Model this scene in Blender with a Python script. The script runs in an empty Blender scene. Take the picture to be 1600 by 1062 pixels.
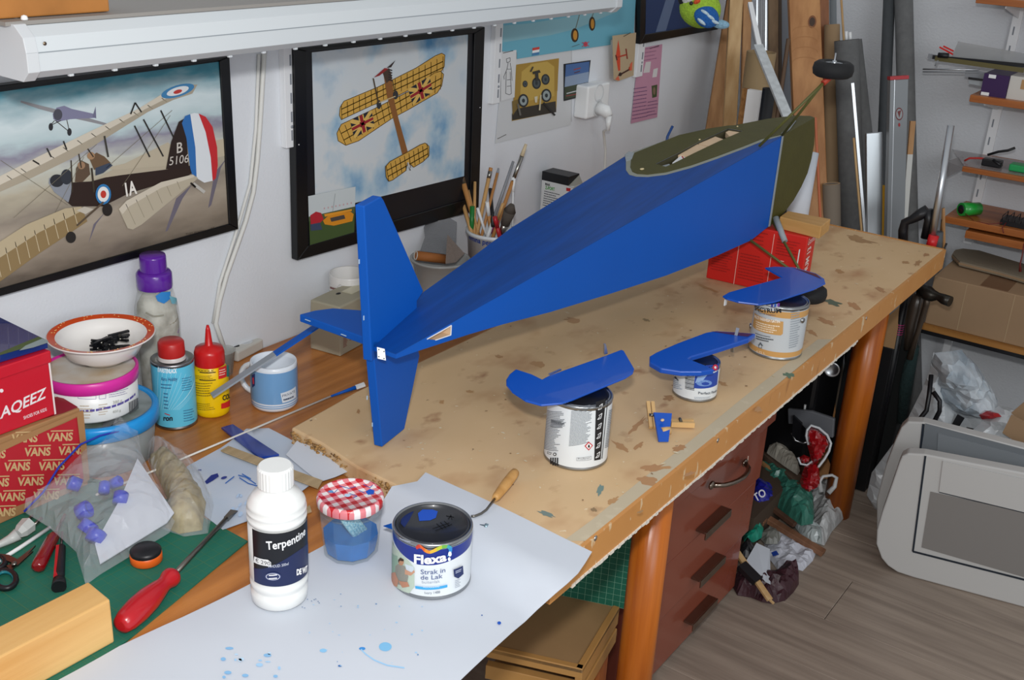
import bpy, math, random
from mathutils import Vector, Matrix, noise
from mathutils.geometry import delaunay_2d_cdt, tessellate_polygon
random.seed(7)
sc = bpy.context.scene
COL = sc.collection
# ---------------------------------------------------------------- camera
YAW, PIT, ROL, FPX = 0.59407201, 0.39683062, 0.05710628, 1716.70927
CAM = Vector((0, 0, 1.528))
_f = Vector((math.cos(PIT)*math.cos(YAW), math.cos(PIT)*math.sin(YAW), -math.sin(PIT)))
_r = _f.cross(Vector((0, 0, 1))).normalized(); _u = _r.cross(_f)
RT = _r*math.cos(ROL) + _u*math.sin(ROL)
UP = _u*math.cos(ROL) - _r*math.sin(ROL)
FW = _f
cd = bpy.data.cameras.new('camera'); cam = bpy.data.objects.new('camera', cd); COL.objects.link(cam)
cam.matrix_world = Matrix(((RT.x, UP.x, -FW.x, CAM.x), (RT.y, UP.y, -FW.y, CAM.y), (RT.z, UP.z, -FW.z, CAM.z), (0, 0, 0, 1)))
cd.sensor_width = 36; cd.lens = 36*FPX/1600; cd.clip_start = .02
sc.camera = cam
# ---------------------------------------------------------------- light
w = bpy.data.worlds.new('world'); sc.world = w; w.use_nodes = True
w.node_tree.nodes['Background'].inputs[0].default_value = (.97, .98, 1, 1)
w.node_tree.nodes['Background'].inputs[1].default_value = .46
def area(name, loc, tgt, size, energy, col=(1, 1, 1), sy=None):
    l = bpy.data.lights.new(name, 'AREA'); l.energy = energy; l.color = col; l.size = size
    if sy: l.shape = 'RECTANGLE'; l.size_y = sy
    o = bpy.data.objects.new(name, l); COL.objects.link(o); o.location = loc
    o.rotation_euler = (Vector(tgt)-Vector(loc)).to_track_quat('-Z', 'Y').to_euler(); return o
fl = CAM + UP*.14 - RT*.0
area('camera_flash', fl, CAM+FW*2.2, .07, 13.5, (1, .99, .98), .045)
area('window_daylight', (-.6, -2.6, 2.2), (1.6, .9, .8), 1.6, 34, (.93, .97, 1), 1.3)
sc.view_settings.view_transform = 'Standard'; sc.view_settings.look = 'None'
sc.view_settings.exposure = 0.12; sc.view_settings.gamma = 1; sc.view_settings.use_curve_mapping = False
# ---------------------------------------------------------------- pixel -> space helpers
def ray(px, py): return FW + RT*((px-800)/FPX) - UP*((py-531)/FPX)
def Zp(px, py, z): d = ray(px, py); return CAM + d*((z-CAM.z)/d.z)
def Yp(px, py, y): d = ray(px, py); return CAM + d*((y-CAM.y)/d.y)
def Xp(px, py, x): d = ray(px, py); return CAM + d*((x-CAM.x)/d.x)
def Dp(px, py, k): return CAM + ray(px, py)*k
def Vp(x, y, px, py):
    d = ray(px, py); t = (d.x*x+d.y*y)/(d.x**2+d.y**2); return (CAM+d*t).z
def fit(px, pyb, wpx, z):
    F = Zp(px, pyb, z); k = (F-CAM).dot(FW); r = wpx/2*k/FPX
    v = F-CAM; v.z = 0; v.normalize(); c = F+v*r; return Vector((c.x, c.y, z)), r
# ---------------------------------------------------------------- materials
def lin(h):
    h = h.lstrip('#'); o = []
    for i in (0, 2, 4):
        v = int(h[i:i+2], 16)/255; o.append(v/12.92 if v <= .04045 else ((v+.055)/1.055)**2.4)
    return (*o, 1)
MC = {}
def mt(name, hx, rough=.5, metal=0, var=0, scale=20, hx2=None, bump=0, bscale=60, trans=0, alpha=1, coat=0, stretch=None, ior=1.45, spec=.5):
    key = (name, hx, rough)
    if key in MC: return MC[key]
    m = bpy.data.materials.new(name); m.use_nodes = True; nt = m.node_tree; b = nt.nodes['Principled BSDF']
    b.inputs['Base Color'].default_value = lin(hx); b.inputs['Roughness'].default_value = rough
    b.inputs['Metallic'].default_value = metal; b.inputs['Transmission Weight'].default_value = trans
    b.inputs['Alpha'].default_value = alpha; b.inputs['Coat Weight'].default_value = coat; b.inputs['IOR'].default_value = ior
    b.inputs['Specular IOR Level'].default_value = spec
    if var or hx2 or bump:
        tc = nt.nodes.new('ShaderNodeTexCoord'); mp = nt.nodes.new('ShaderNodeMapping')
        nt.links.new(tc.outputs['Object'], mp.inputs[0])
        if stretch: mp.inputs['Scale'].default_value = stretch
    if var or hx2:
        n = nt.nodes.new('ShaderNodeTexNoise'); n.inputs['Scale'].default_value = scale; n.inputs['Detail'].default_value = 5
        nt.links.new(mp.outputs[0], n.inputs['Vector'])
        r = nt.nodes.new('ShaderNodeValToRGB'); r.color_ramp.elements[0].position = .35; r.color_ramp.elements[1].position = .65
        c1 = lin(hx)
        c2 = lin(hx2) if hx2 else tuple(x*(1-var) for x in c1[:3])+(1,)
        r.color_ramp.elements[0].color = c2; r.color_ramp.elements[1].color = c1
        nt.links.new(n.outputs[0], r.inputs[0]); nt.links.new(r.outputs[0], b.inputs['Base Color'])
    if bump:
        n2 = nt.nodes.new('ShaderNodeTexNoise'); n2.inputs['Scale'].default_value = bscale; n2.inputs['Detail'].default_value = 4
        nt.links.new(mp.outputs[0], n2.inputs['Vector'])
        bp = nt.nodes.new('ShaderNodeBump'); bp.inputs['Strength'].default_value = bump; bp.inputs['Distance'].default_value = .002
        nt.links.new(n2.outputs[0], bp.inputs['Height']); nt.links.new(bp.outputs[0], b.inputs['Normal'])
    MC[key] = m; return m
def wood(name, h1, h2, axis='x', scale=1, rough=.5, knots=False):
    """stretched grain along an axis"""
    st = {'x': (1.2, 22, 22), 'y': (22, 1.2, 22), 'z': (22, 22, 1.2)}[axis]
    return mt(name, h1, rough, hx2=h2, scale=2.2*scale, stretch=st, bump=.25, bscale=6)
def node(nt, t, **k):
    n = nt.nodes.new(t)
    for a, b in k.items(): setattr(n, a, b)
    return n
def stained(name, base, base2, stains, rough=.6, stretch=(1, 1, 1)):
    """base colour with layered noise stains: (hex, scale, lo, hi, strength)"""
    m = bpy.data.materials.new(name); m.use_nodes = True; nt = m.node_tree; b = nt.nodes['Principled BSDF']; b.inputs['Roughness'].default_value = rough
    tc = node(nt, 'ShaderNodeTexCoord'); mp = node(nt, 'ShaderNodeMapping'); mp.inputs['Scale'].default_value = stretch
    nt.links.new(tc.outputs['Object'], mp.inputs[0])
    def ns(sc_, det, off):
        n = node(nt, 'ShaderNodeTexNoise', noise_dimensions='4D'); n.inputs['Scale'].default_value = sc_; n.inputs['Detail'].default_value = det; n.inputs['W'].default_value = off
        nt.links.new(mp.outputs[0], n.inputs['Vector']); return n
    n = ns(9, 6, 0); mx = node(nt, 'ShaderNodeMixRGB'); mx.inputs[1].default_value = lin(base); mx.inputs[2].default_value = lin(base2)
    nt.links.new(n.outputs[0], mx.inputs[0]); cur = mx.outputs[0]
    for i, (hx, s, lo, hi, st) in enumerate(stains):
        n = ns(s, 3, i*3.7+1); r = node(nt, 'ShaderNodeMapRange'); r.inputs[1].default_value = lo; r.inputs[2].default_value = hi; r.inputs[4].default_value = st
        nt.links.new(n.outputs[0], r.inputs[0]); mx = node(nt, 'ShaderNodeMixRGB'); nt.links.new(r.outputs[0], mx.inputs[0]); nt.links.new(cur, mx.inputs[1]); mx.inputs[2].default_value = lin(hx); cur = mx.outputs[0]
    nt.links.new(cur, b.inputs['Base Color']); return m
def tint(hx, rough=.55):
    return mt('print_'+hx.strip('#'), hx, rough)
# ---------------------------------------------------------------- mesh builder
class B:
    def __init__(s): s.v = []; s.f = []; s.m = []; s.sm = []
    def add(s, vs, fs, mi=0, smooth=False):
        k = len(s.v); s.v += [Vector(p) for p in vs]
        for f in fs: s.f.append([i+k for i in f]); s.m.append(mi); s.sm.append(smooth)
        return s
    def hexa(s, q, mi=0):   # 8 corners: bottom 4 ccw, top 4
        return s.add(q, [(3, 2, 1, 0), (4, 5, 6, 7), (0, 1, 5, 4), (1, 2, 6, 5), (2, 3, 7, 6), (3, 0, 4, 7)], mi)
    def box(s, a, b, mi=0):
        x0, y0, z0 = a; x1, y1, z1 = b
        return s.hexa([(x0, y0, z0), (x1, y0, z0), (x1, y1, z0), (x0, y1, z0), (x0, y0, z1), (x1, y0, z1), (x1, y1, z1), (x0, y1, z1)], mi)
    def slab(s, pts, off, mi=0, off0=None):
        """polygon of 3d points extruded by vector off"""
        off = Vector(off); n = len(pts); p = [Vector(q) for q in pts]; o0 = Vector(off0) if off0 else Vector((0, 0, 0))
        return s.add([q+o0 for q in p]+[q+off for q in p], [tuple(range(n))[::-1], tuple(range(n, 2*n))]+[(i, (i+1) % n, n+(i+1) % n, n+i) for i in range(n)], mi)
    def beam(s, a, b, w, t, side=None, mi=0):
        a = Vector(a); b = Vector(b); d = (b-a).normalized()
        sd = Vector(side) if side else d.cross(Vector((0, 0, 1)))
        sd = (sd-d*sd.dot(d)).normalized()*w/2; th = d.cross(sd).normalized()*t/2
        return s.hexa([a-sd-th, a+sd-th, a+sd+th, a-sd+th, b-sd-th, b+sd-th, b+sd+th, b-sd+th], mi)
    def tube(s, path, r, n=10, mi=0, cap=True, smooth=True):
        path = [Vector(p) for p in path]; rs = r if isinstance(r, (list, tuple)) else [r]*len(path)
        t0 = (path[1]-path[0]).normalized(); sd = t0.orthogonal().normalized(); vs = []
        for i, p in enumerate(path):
            t = (path[min(i+1, len(path)-1)]-path[max(i-1, 0)]).normalized()
            sd = (sd-t*sd.dot(t)).normalized(); up = t.cross(sd)
            for k in range(n):
                a = 2*math.pi*k/n; vs.append(p+(sd*math.cos(a)+up*math.sin(a))*rs[i])
        fs = [(i*n+k, i*n+(k+1) % n, (i+1)*n+(k+1) % n, (i+1)*n+k) for i in range(len(path)-1) for k in range(n)]
        s.add(vs, fs, mi, smooth)
        if cap:
            q = len(s.v)-len(vs); s.f.append([q+k for k in range(n)][::-1]); s.m.append(mi); s.sm.append(False)
            q = len(s.v)-n; s.f.append([q+k for k in range(n)]); s.m.append(mi); s.sm.append(False)
        return s
    def lathe(s, c, prof, n=40, mi=0, smooth=True, sx=1, axis=None, cap0=False, cap1=False):
        """prof: (r,h) list around vertical (or axis) through c"""
        c = Vector(c); ax = Vector(axis).normalized() if axis else Vector((0, 0, 1)); a1 = ax.orthogonal().normalized() if axis else Vector((1, 0, 0)); a2 = ax.cross(a1)
        vs = [c+ax*h+(a1*math.cos(2*math.pi*k/n)*sx+a2*math.sin(2*math.pi*k/n))*r for r, h in prof for k in range(n)]
        fs = [(i*n+k, i*n+(k+1) % n, (i+1)*n+(k+1) % n, (i+1)*n+k) for i in range(len(prof)-1) for k in range(n)]
        q = len(s.v); s.add(vs, fs, mi, smooth)
        if cap0: s.f.append([q+k for k in range(n)][::-1]); s.m.append(mi); s.sm.append(False)
        if cap1: s.f.append([q+(len(prof)-1)*n+k for k in range(n)]); s.m.append(mi); s.sm.append(False)
        return s
    def ell(s, c, r, n=16, mi=0, rot=None):
        vs = []; m = n//2; c = Vector(c)
        for i in range(m+1):
            th = math.pi*i/m
            for k in range(n):
                p = Vector((r[0]*math.sin(th)*math.cos(2*math.pi*k/n), r[1]*math.sin(th)*math.sin(2*math.pi*k/n), r[2]*math.cos(th)))
                if rot: p = rot @ p
                vs.append(c+p)
        return s.add(vs, [(i*n+k, i*n+(k+1) % n, (i+1)*n+(k+1) % n, (i+1)*n+k) for i in range(m) for k in range(n)], mi, True)
    def build(s, name, mats, parent=None, bevel=0, bseg=2, sub=0, solid=0, autosm=False):
        me = bpy.data.meshes.new(name); org = Vector((0, 0, 0))
        o = bpy.data.objects.new(name, me)
        if parent is not None: org = Vector(parent['_o'])
        else:
            xs = [p.x for p in s.v]; ys = [p.y for p in s.v]; zs = [p.z for p in s.v]
            org = Vector(((min(xs)+max(xs))/2, (min(ys)+max(ys))/2, min(zs))); o.location = org
        me.from_pydata([tuple(p-org) for p in s.v], [], s.f)
        for m in (mats if isinstance(mats, (list, tuple)) else [mats]): me.materials.append(m)
        me.polygons.foreach_set('material_index', s.m); me.polygons.foreach_set('use_smooth', s.sm); me.validate(); me.update()
        import bmesh
        bm = bmesh.new(); bm.from_mesh(me); bmesh.ops.recalc_face_normals(bm, faces=bm.faces); bm.to_mesh(me); bm.free()
        COL.objects.link(o); o['_o'] = tuple(org)
        if parent is not None: o.parent = parent
        if solid: md = o.modifiers.new('s', 'SOLIDIFY'); md.thickness = solid; md.offset = 0
        if bevel: md = o.modifiers.new('b', 'BEVEL'); md.width = bevel; md.segments = bseg; md.limit_method = 'ANGLE'; md.angle_limit = .6
        if sub: md = o.modifiers.new('u', 'SUBSURF'); md.levels = sub; md.render_levels = sub
        return o
def tag(o, label, cat, group=None, kind=None):
    if label: o['label'] = label
    if cat: o['category'] = cat
    if group: o['group'] = group
    if kind: o['kind'] = kind
    return o
def thing(name, label, cat, loc, group=None):
    o = bpy.data.objects.new(name, None); COL.objects.link(o); o.location = loc; o['_o'] = tuple(loc); o.empty_display_size = .05
    return tag(o, label, cat, group)
def struct(name, b, mats, parent=None, **k):
    o = b.build(name, mats, parent, **k)
    if parent is None: o['kind'] = 'structure'
    return o
# ---------------------------------------------------------------- surfaces that carry print
class Plane:
    def __init__(s, p, n):
        s.p = Vector(p); s.n = Vector(n).normalized()
        if s.n.dot(CAM-s.p) < 0: s.n = -s.n
        s.U = Vector((0, 0, 1)).cross(s.n)
        s.U = s.U.normalized() if s.U.length > .05 else Vector((1, 0, 0))
        s.V = s.n.cross(s.U)
    def hit(s, px, py): d = ray(px, py); return CAM+d*((s.p-CAM).dot(s.n)/d.dot(s.n))
    def inv(s, px, py): q = s.hit(px, py)-s.p; return Vector((q.dot(s.U), q.dot(s.V)))
    def pos(s, uv, off=0): return s.p+s.U*uv[0]+s.V*uv[1]+s.n*off
    seg = None
class Cyl:
    """vertical cylinder (radius may vary linearly: r at z0, r1 at z1)"""
    def __init__(s, c, r, h=.1, r1=None): s.c = Vector(c); s.r = r; s.h = h; s.r1 = r if r1 is None else r1; s.a0 = math.atan2(CAM.y-c[1], CAM.x-c[0])
    def rad(s, v): return s.r+(s.r1-s.r)*v/s.h
    def inv(s, px, py):
        d = ray(px, py); r = s.r
        for _ in range(6):
            ox, oy = CAM.x-s.c.x, CAM.y-s.c.y; a = d.x**2+d.y**2; b = ox*d.x+oy*d.y; cc = ox*ox+oy*oy-r*r
            D = max(b*b-a*cc, 0); t = (-b-math.sqrt(D))/a; P = CAM+d*t; r = s.rad(P.z-s.c.z)
        an = math.atan2(P.y-s.c.y, P.x-s.c.x)-s.a0
        an = (an+math.pi) % (2*math.pi)-math.pi
        return Vector((an*s.r, P.z-s.c.z))
    def pos(s, uv, off=0):
        a = s.a0+uv[0]/s.r; R = s.rad(uv[1])+off; return Vector((s.c.x+math.cos(a)*R, s.c.y+math.sin(a)*R, s.c.z+uv[1]))
    seg = .006
_FC = {}
def glyphs(txt, bold=0):
    if (txt, bold) in _FC: return _FC[(txt, bold)]
    cu = bpy.data.curves.new('t', 'FONT'); cu.body = txt; cu.resolution_u = 3; cu.offset = bold
    o = bpy.data.objects.new('t', cu); COL.objects.link(o); bpy.context.view_layer.update()
    me = bpy.data.meshes.new_from_object(o); vs = [v.co.copy() for v in me.vertices]; fs = [tuple(p.vertices) for p in me.polygons]
    bpy.data.objects.remove(o); bpy.data.meshes.remove(me)
    x0 = min(v.x for v in vs); x1 = max(v.x for v in vs)
    vs = [((v.x-x0)/(x1-x0), v.y/.729) for v in vs]
    _FC[(txt, bold)] = (vs, fs); return vs, fs
class Print:
    """flat printed shapes laid on a surface"""
    def __init__(s, S, eps=.00025, base=.0003): s.S = S; s.b = B(); s.mats = []; s.k = 0; s.eps = eps; s.base = base
    def mi(s, hx):
        m = hx if not isinstance(hx, str) else tint(hx)
        if m not in s.mats: s.mats.append(m)
        return s.mats.index(m)
    def uvpoly(s, uvs, hx, keep=False):
        if not keep: s.k += 1
        off = s.base+s.k*s.eps; S = s.S
        tri = tessellate_polygon([[Vector((u[0], u[1], 0)) for u in uvs]]) if len(uvs) > 3 or S.seg else [(0, 1, 2)]
        vs = [Vector((u[0], u[1])) for u in uvs]
        if S.seg:
            work = [tuple(vs[i] for i in t) for t in tri]; out = []
            while work:
                a, b, c = work.pop(); e = [abs(a.x-b.x), abs(b.x-c.x), abs(c.x-a.x)]; m = max(e)
                if m > S.seg and len(out)+len(work) < 6000:
                    i = e.index(m); a, b, c = ((a, b, c), (b, c, a), (c, a, b))[i]; md = (a+b)/2
                    work += [(a, md, c), (md, b, c)]
                else: out.append((a, b, c))
            vs = [p for t in out for p in t]; tri = [(3*i, 3*i+1, 3*i+2) for i in range(len(out))]
        s.b.add([S.pos(p, off) for p in vs], tri, s.mi(hx)); return s
    def poly(s, pts, hx, keep=False): return s.uvpoly([s.S.inv(*p) for p in pts], hx, keep)
    def ell(s, c, rx, ry, hx, rot=0, n=20, keep=False):
        return s.poly([(c[0]+rx*math.cos(a)*math.cos(rot)-ry*math.sin(a)*math.sin(rot), c[1]+rx*math.cos(a)*math.sin(rot)+ry*math.sin(a)*math.cos(rot)) for a in [2*math.pi*i/n for i in range(n)]], hx, keep)
    def line(s, pts, w, hx, keep=False):
        if not keep: s.k += 1
        for a, b in zip(pts, pts[1:]):
            d = Vector((b[0]-a[0], b[1]-a[1])); d = d.normalized() if d.length else Vector((1, 0)); nn = Vector((-d.y, d.x))*w/2
            s.poly([(a[0]+nn.x, a[1]+nn.y), (b[0]+nn.x, b[1]+nn.y), (b[0]-nn.x, b[1]-nn.y), (a[0]-nn.x, a[1]-nn.y)], hx, True)
        return s
    def text(s, t, p0, p1, pt, hx, frac=1, bold=0):
        S = s.S; s.k += 1; o = S.inv(*p0); U = (S.inv(*p1)-o)/frac; V = S.inv(*pt)-o; vs, fs = glyphs(t, bold); off = s.base+s.k*s.eps
        s.b.add([S.pos(o+U*x+V*y, off) for x, y in vs], fs, s.mi(hx)); return s
    def lines(s, tl, tr, bl, n, hx, h=.35, gap=.15, rnd=None):
        """rows of illegibly small writing"""
        rg = random.Random(int(tl[0]*7+tl[1])); s.k += 1; S = s.S
        o = S.inv(*tl); U = S.inv(*tr)-o; V = S.inv(*bl)-o
        for i in range(n):
            x = 0; end = rg.uniform(.7, 1)
            while x < end:
                w_ = rg.uniform(.03, .12); x1 = min(x+w_, end); y0 = (i+.2)/n; y1 = (i+.2+h)/n
                s.uvpoly([o+U*x+V*y0, o+U*x1+V*y0, o+U*x1+V*y1, o+U*x+V*y1], hx, True); x = x1+gap*.1
        return s
    def build(s, name, parent, label=None):
        me = s.b.build(name, s.mats, parent)
        if label: me['label'] = label
        return me
def cylband(S, a0, a1, v0, v1, n=24):
    return None
def ringband(b, S, v0, v1, off, mi=0, n=56, a0=-math.pi, a1=math.pi, top=None):
    """sheet wrapped round a cylinder, top: optional function(angle)->v"""
    vs = []
    for i in range(n+1):
        a = a0+(a1-a0)*i/n
        vs += [S.pos((a*S.r, v0), off), S.pos((a*S.r, v1 if top is None else top(a)), off)]
    b.add(vs, [(2*i, 2*i+2, 2*i+3, 2*i+1) for i in range(n)], mi, True); return b
def pillow(name, S, pts, H, mats, R=.05, amp=.01, ns=25, step=.012, flat=1, parent=None, seed=0, jag=0):
    """crumpled soft shape over a traced outline: rises off the surface towards its middle"""
    uv = [S.inv(*p) for p in pts]
    # densify
    out = []
    for a, b in zip(uv, uv[1:]+uv[:1]):
        k = max(1, int((b-a).length/step))
        for i in range(k): out.append(a+(b-a)*i/k)
    if jag: out = [p+Vector((noise.noise(Vector((p.x*60, p.y*60, seed))), noise.noise(Vector((p.x*60, p.y*60, seed+9)))))*jag for p in out]
    def inside(p):
        c = False; n = len(out); j = n-1
        for i in range(n):
            if (out[i].y > p.y) != (out[j].y > p.y) and p.x < (out[j].x-out[i].x)*(p.y-out[i].y)/(out[j].y-out[i].y)+out[i].x: c = not c
            j = i
        return c
    xs = [p.x for p in out]; ys = [p.y for p in out]; rg = random.Random(seed); grid = []
    x = min(xs)+step/2
    while x < max(xs):
        y = min(ys)+step/2
        while y < max(ys):
            p = Vector((x+rg.uniform(-.2, .2)*step, y+rg.uniform(-.2, .2)*step))
            if inside(p):
                d = min((p-q).length for q in out)
                if d > step*.4: grid.append((p, d))
            y += step
        x += step
    allp = out+[g[0] for g in grid]; n0 = len(out)
    v, e, f, *_ = delaunay_2d_cdt([Vector((p.x, p.y)) for p in allp], [], [list(range(n0))], 1, 1e-6)
    ds = {}
    vs = []
    for p in v:
        d = min((p-q).length for q in out)
        t = min(1, d/R); h = H*math.sqrt(max(0, 1-(1-t)**2))
        q = Vector((p.x*ns, p.y*ns, seed*3.1)); cr = (.35-abs(noise.noise(q)))*2+(.3-abs(noise.noise(q*2.3)))*.9
        vs.append(h+cr*amp*min(1, t*3))
    b = B(); top = [S.pos(p, max(.0012, h)) for p, h in zip(v, vs)]; n = len(v)
    b.add(top, [tuple(q) for q in f], 0, not flat)
    b.add([S.pos(p, 0) for p in v], [tuple(q)[::-1] for q in f], 0, not flat)
    # rim
    b.add([S.pos(p, .0012) for p in out]+[S.pos(p, 0) for p in out], [(i, (i+1) % n0, n0+(i+1) % n0, n0+i) for i in range(n0)], 0, True)
    return b.build(name, mats, parent)
def lean(b, pa, pb, xa, xb, w, t, z0=0., mi=0, round_=False, n=14):
    """long piece seen from pixel pa (top, at plan x xa) to pb (at plan x xb), carried on down to height z0"""
    A = Xp(*pa, xa); Bq = Xp(*pb, xb); d = Bq-A; Cq = A+d*((z0-A.z)/d.z)
    if round_: b.tube([A, Cq], w/2, n, mi)
    else: b.beam(A, Cq, w, t, side=RT, mi=mi)
    return A, Cq
# ================================================================ setting
YW, XW = 1.40, 3.30
M_wall = mt('wall_paint', '#dfe3e8', .75, var=.03, scale=3, bump=.25, bscale=220)
M_wall2 = mt('woodchip_paint', '#cfd2d6', .8, var=.03, scale=3, bump=.6, bscale=160)
struct('wall_left', B().box((-1.2, YW, 0), (XW+.1, YW+.1, 2.5)), M_wall)
struct('wall_back', B().box((XW, -1.6, 0), (XW+.1, YW, 2.5)), M_wall2)
mp_ = wood('floor_laminate', '#a39486', '#897b6f', 'y', 1.1, .42)
def rnd_offset(m):
    nt = m.node_tree; mp = [n for n in nt.nodes if n.type == 'MAPPING'][0]; oi = nt.nodes.new('ShaderNodeObjectInfo'); c = nt.nodes.new('ShaderNodeVectorMath'); c.operation = 'SCALE'; c.inputs[0].default_value = (9, 31, 5)
    nt.links.new(oi.outputs['Random'], c.inputs['Scale']); nt.links.new(c.outputs[0], mp.inputs['Location'])
rnd_offset(mp_)
fl_ = struct('floor', B().box((-1.2, -1.6, -.1), (XW, YW, -.012)), mt('subfloor', '#3a332c', .8))
PW, PL_ = .19, 1.28
pm = None
for i in range(int((XW+.3)/PW)):
    x0 = XW-(i+1)*PW; y = -1.6+(i*.43) % PL_-PL_
    while y < YW:
        ya, yb = max(y, -1.6), min(y+PL_, YW)
        if yb-ya > .05:
            o = B().box((x0+.0006, ya+.0006, -.012), (x0+PW-.0006, yb-.0006, 0)).build('floor_plank', mp_, fl_, bevel=.0012, bseg=1)
        y += PL_
# ---------------------------------------------------------------- workbench
M_desk = wood('varnished_beech', '#c07d40', '#9c5f2c', 'x', .8, .3)
M_leg = wood('orange_varnished_pine', '#c06a1e', '#9a4a10', 'z', .8, .3)
XD0 = .15
bench = thing('workbench', 'long varnished brown workbench with round orange pine legs along the picture wall', 'workbench', (1.5, 1, 0))
B().box((XD0, .628, .675), (2.72, YW-.005, .72)).build('tabletop', M_desk, bench, bevel=.002)
for (px, py, yy) in ((1017, 830, .655), (1344, 600, .695)):
    P = Yp(px, py, yy)
    B().tube([(P.x, P.y+.0, .675), (P.x+.004, P.y+.0, 0)], .0305 if px < 1100 else .0365, 28).build('leg', M_leg, bench)
for x in (.4, 2.5):
    B().tube([(x, 1.3, .675), (x, 1.3, 0)], .034, 20).build('leg', M_leg, bench)
# chipboard sheet lying on the right part of the bench
M_mdf = stained('stained_board', '#dcbc92', '#ccab7e', [('#a9744c', 8, .56, .78, .75), ('#8f5634', 22, .62, .78, .7), ('#c9b795', 5, .56, .75, .45), ('#e8dcc0', 60, .69, .72, .6), ('#4a6a6c', 12, .735, .76, .7), ('#5a3a26', 60, .72, .75, .8)], .62, (1, 1.5, 1))
M_mdfe = stained('chipboard_edge', '#b48a55', '#94703f', [('#5a3a1c', 60, .6, .66, .8), ('#cdb38a', 90, .66, .7, .6)], .8)
P = [Zp(*q, .75) for q in ((455, 668), (500, 694), (560, 727), (628, 765), (700, 812))]
bd = thing('bench_board', 'thick stained chipboard sheet lying on the right part of the workbench', 'board', (1.9, .8, .72))
E1 = Zp(907.5, 854.4, .75)
poly = [(P[0].x, P[0].y), (P[1].x+.004, P[1].y), (P[2].x-.004, P[2].y), (P[3].x+.003, P[3].y), (.988, .72), (.972, .584), (2.7215, .584), (2.7215, .93), (2.5, 1.07), (2.0, 1.10), (1.19, 1.103), (1.13, 1.097)]
B().slab([(x, y, .7205) for x, y in poly], (0, 0, .0295)).build('board_panel', M_mdf, bd, bevel=.003, bseg=2)
rg = random.Random(3); b = B()
for i in range(260):
    t = rg.random(); q = P[0].lerp(P[3], t); z = .722+rg.random()*.025
    b.ell((q.x+rg.uniform(-.0015, .0015), q.y, z), (.0022*rg.uniform(.4, 1.4), .0035*rg.uniform(.4, 1.5), .0018), 6)
o = b.build('crumbled_edge', M_mdfe, bd); o['kind'] = 'stuff'
M_lip = stained('pine_edge_strip', '#d39a58', '#c08040', [('#dfc7a0', 70, .62, .66, .8), ('#8a5220', 30, .66, .72, .5)], .5, (1, 1, .35))
B().box((.972, .578, .703), (2.7225, .5838, .7503)).build('front_edging', M_lip, bd)
B().box((2.7218, .5838, .703), (2.729, .93, .7503)).build('end_edging', M_lip, bd)
# pale strip worn along the front and torn white backing below
b = B(); x = E1.x-.02; ps = []
while x < 2.1:
    w_ = rg.uniform(.004, .014); h = rg.uniform(.0005, .004)
    b.box((x, .5765, .7035-h), (x+w_, .5832, .7055)); x += w_*.95
o = b.build('torn_backing', mt('torn_white', '#e6dfd2', .8), bd); o['kind'] = 'stuff'
pale = []
S_bd = Plane((1, .7, .75), (0, 0, 1))
pr = Print(S_bd, .00001, .0002)
M_pale = stained('pale_rubbed_edge', '#cabca2', '#b8aa8e', [('#8a5a3a', 14, .62, .68, .8), ('#c9bca2', 40, .6, .66, .6)], .7, (1, 1, 1))
pr.uvpoly([S_bd.inv(*q) for q in ((880, 845), (925, 812), (1000, 751), (1077, 690), (1160, 622), (1278, 530), (1300, 530), (1166, 641), (1090, 703), (1012, 766), (915, 845))], M_pale)
def blot(px, py, rx, ry, hx, rot=0, n=17, jit=.4):
    k_ = .42 if int(hx[1:3], 16) > int(hx[5:7], 16) else .8
    hx = '#'+''.join('%02x' % int(int(hx[i:i+2], 16)*k_+int('c9a473'[i-1:i+1], 16)*(1-k_)) for i in (1, 3, 5))
    r_ = random.Random(int(px*13+py)); pts = []
    for i in range(n):
        a = 2*math.pi*i/n; k = 1+r_.uniform(-jit, jit); x = rx*k*math.cos(a); y = ry*k*math.sin(a)
        pts.append((px+x*math.cos(rot)-y*math.sin(rot), py+x*math.sin(rot)+y*math.cos(rot)))
    pr.k += 1; pr.poly(pts, hx, True)
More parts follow.
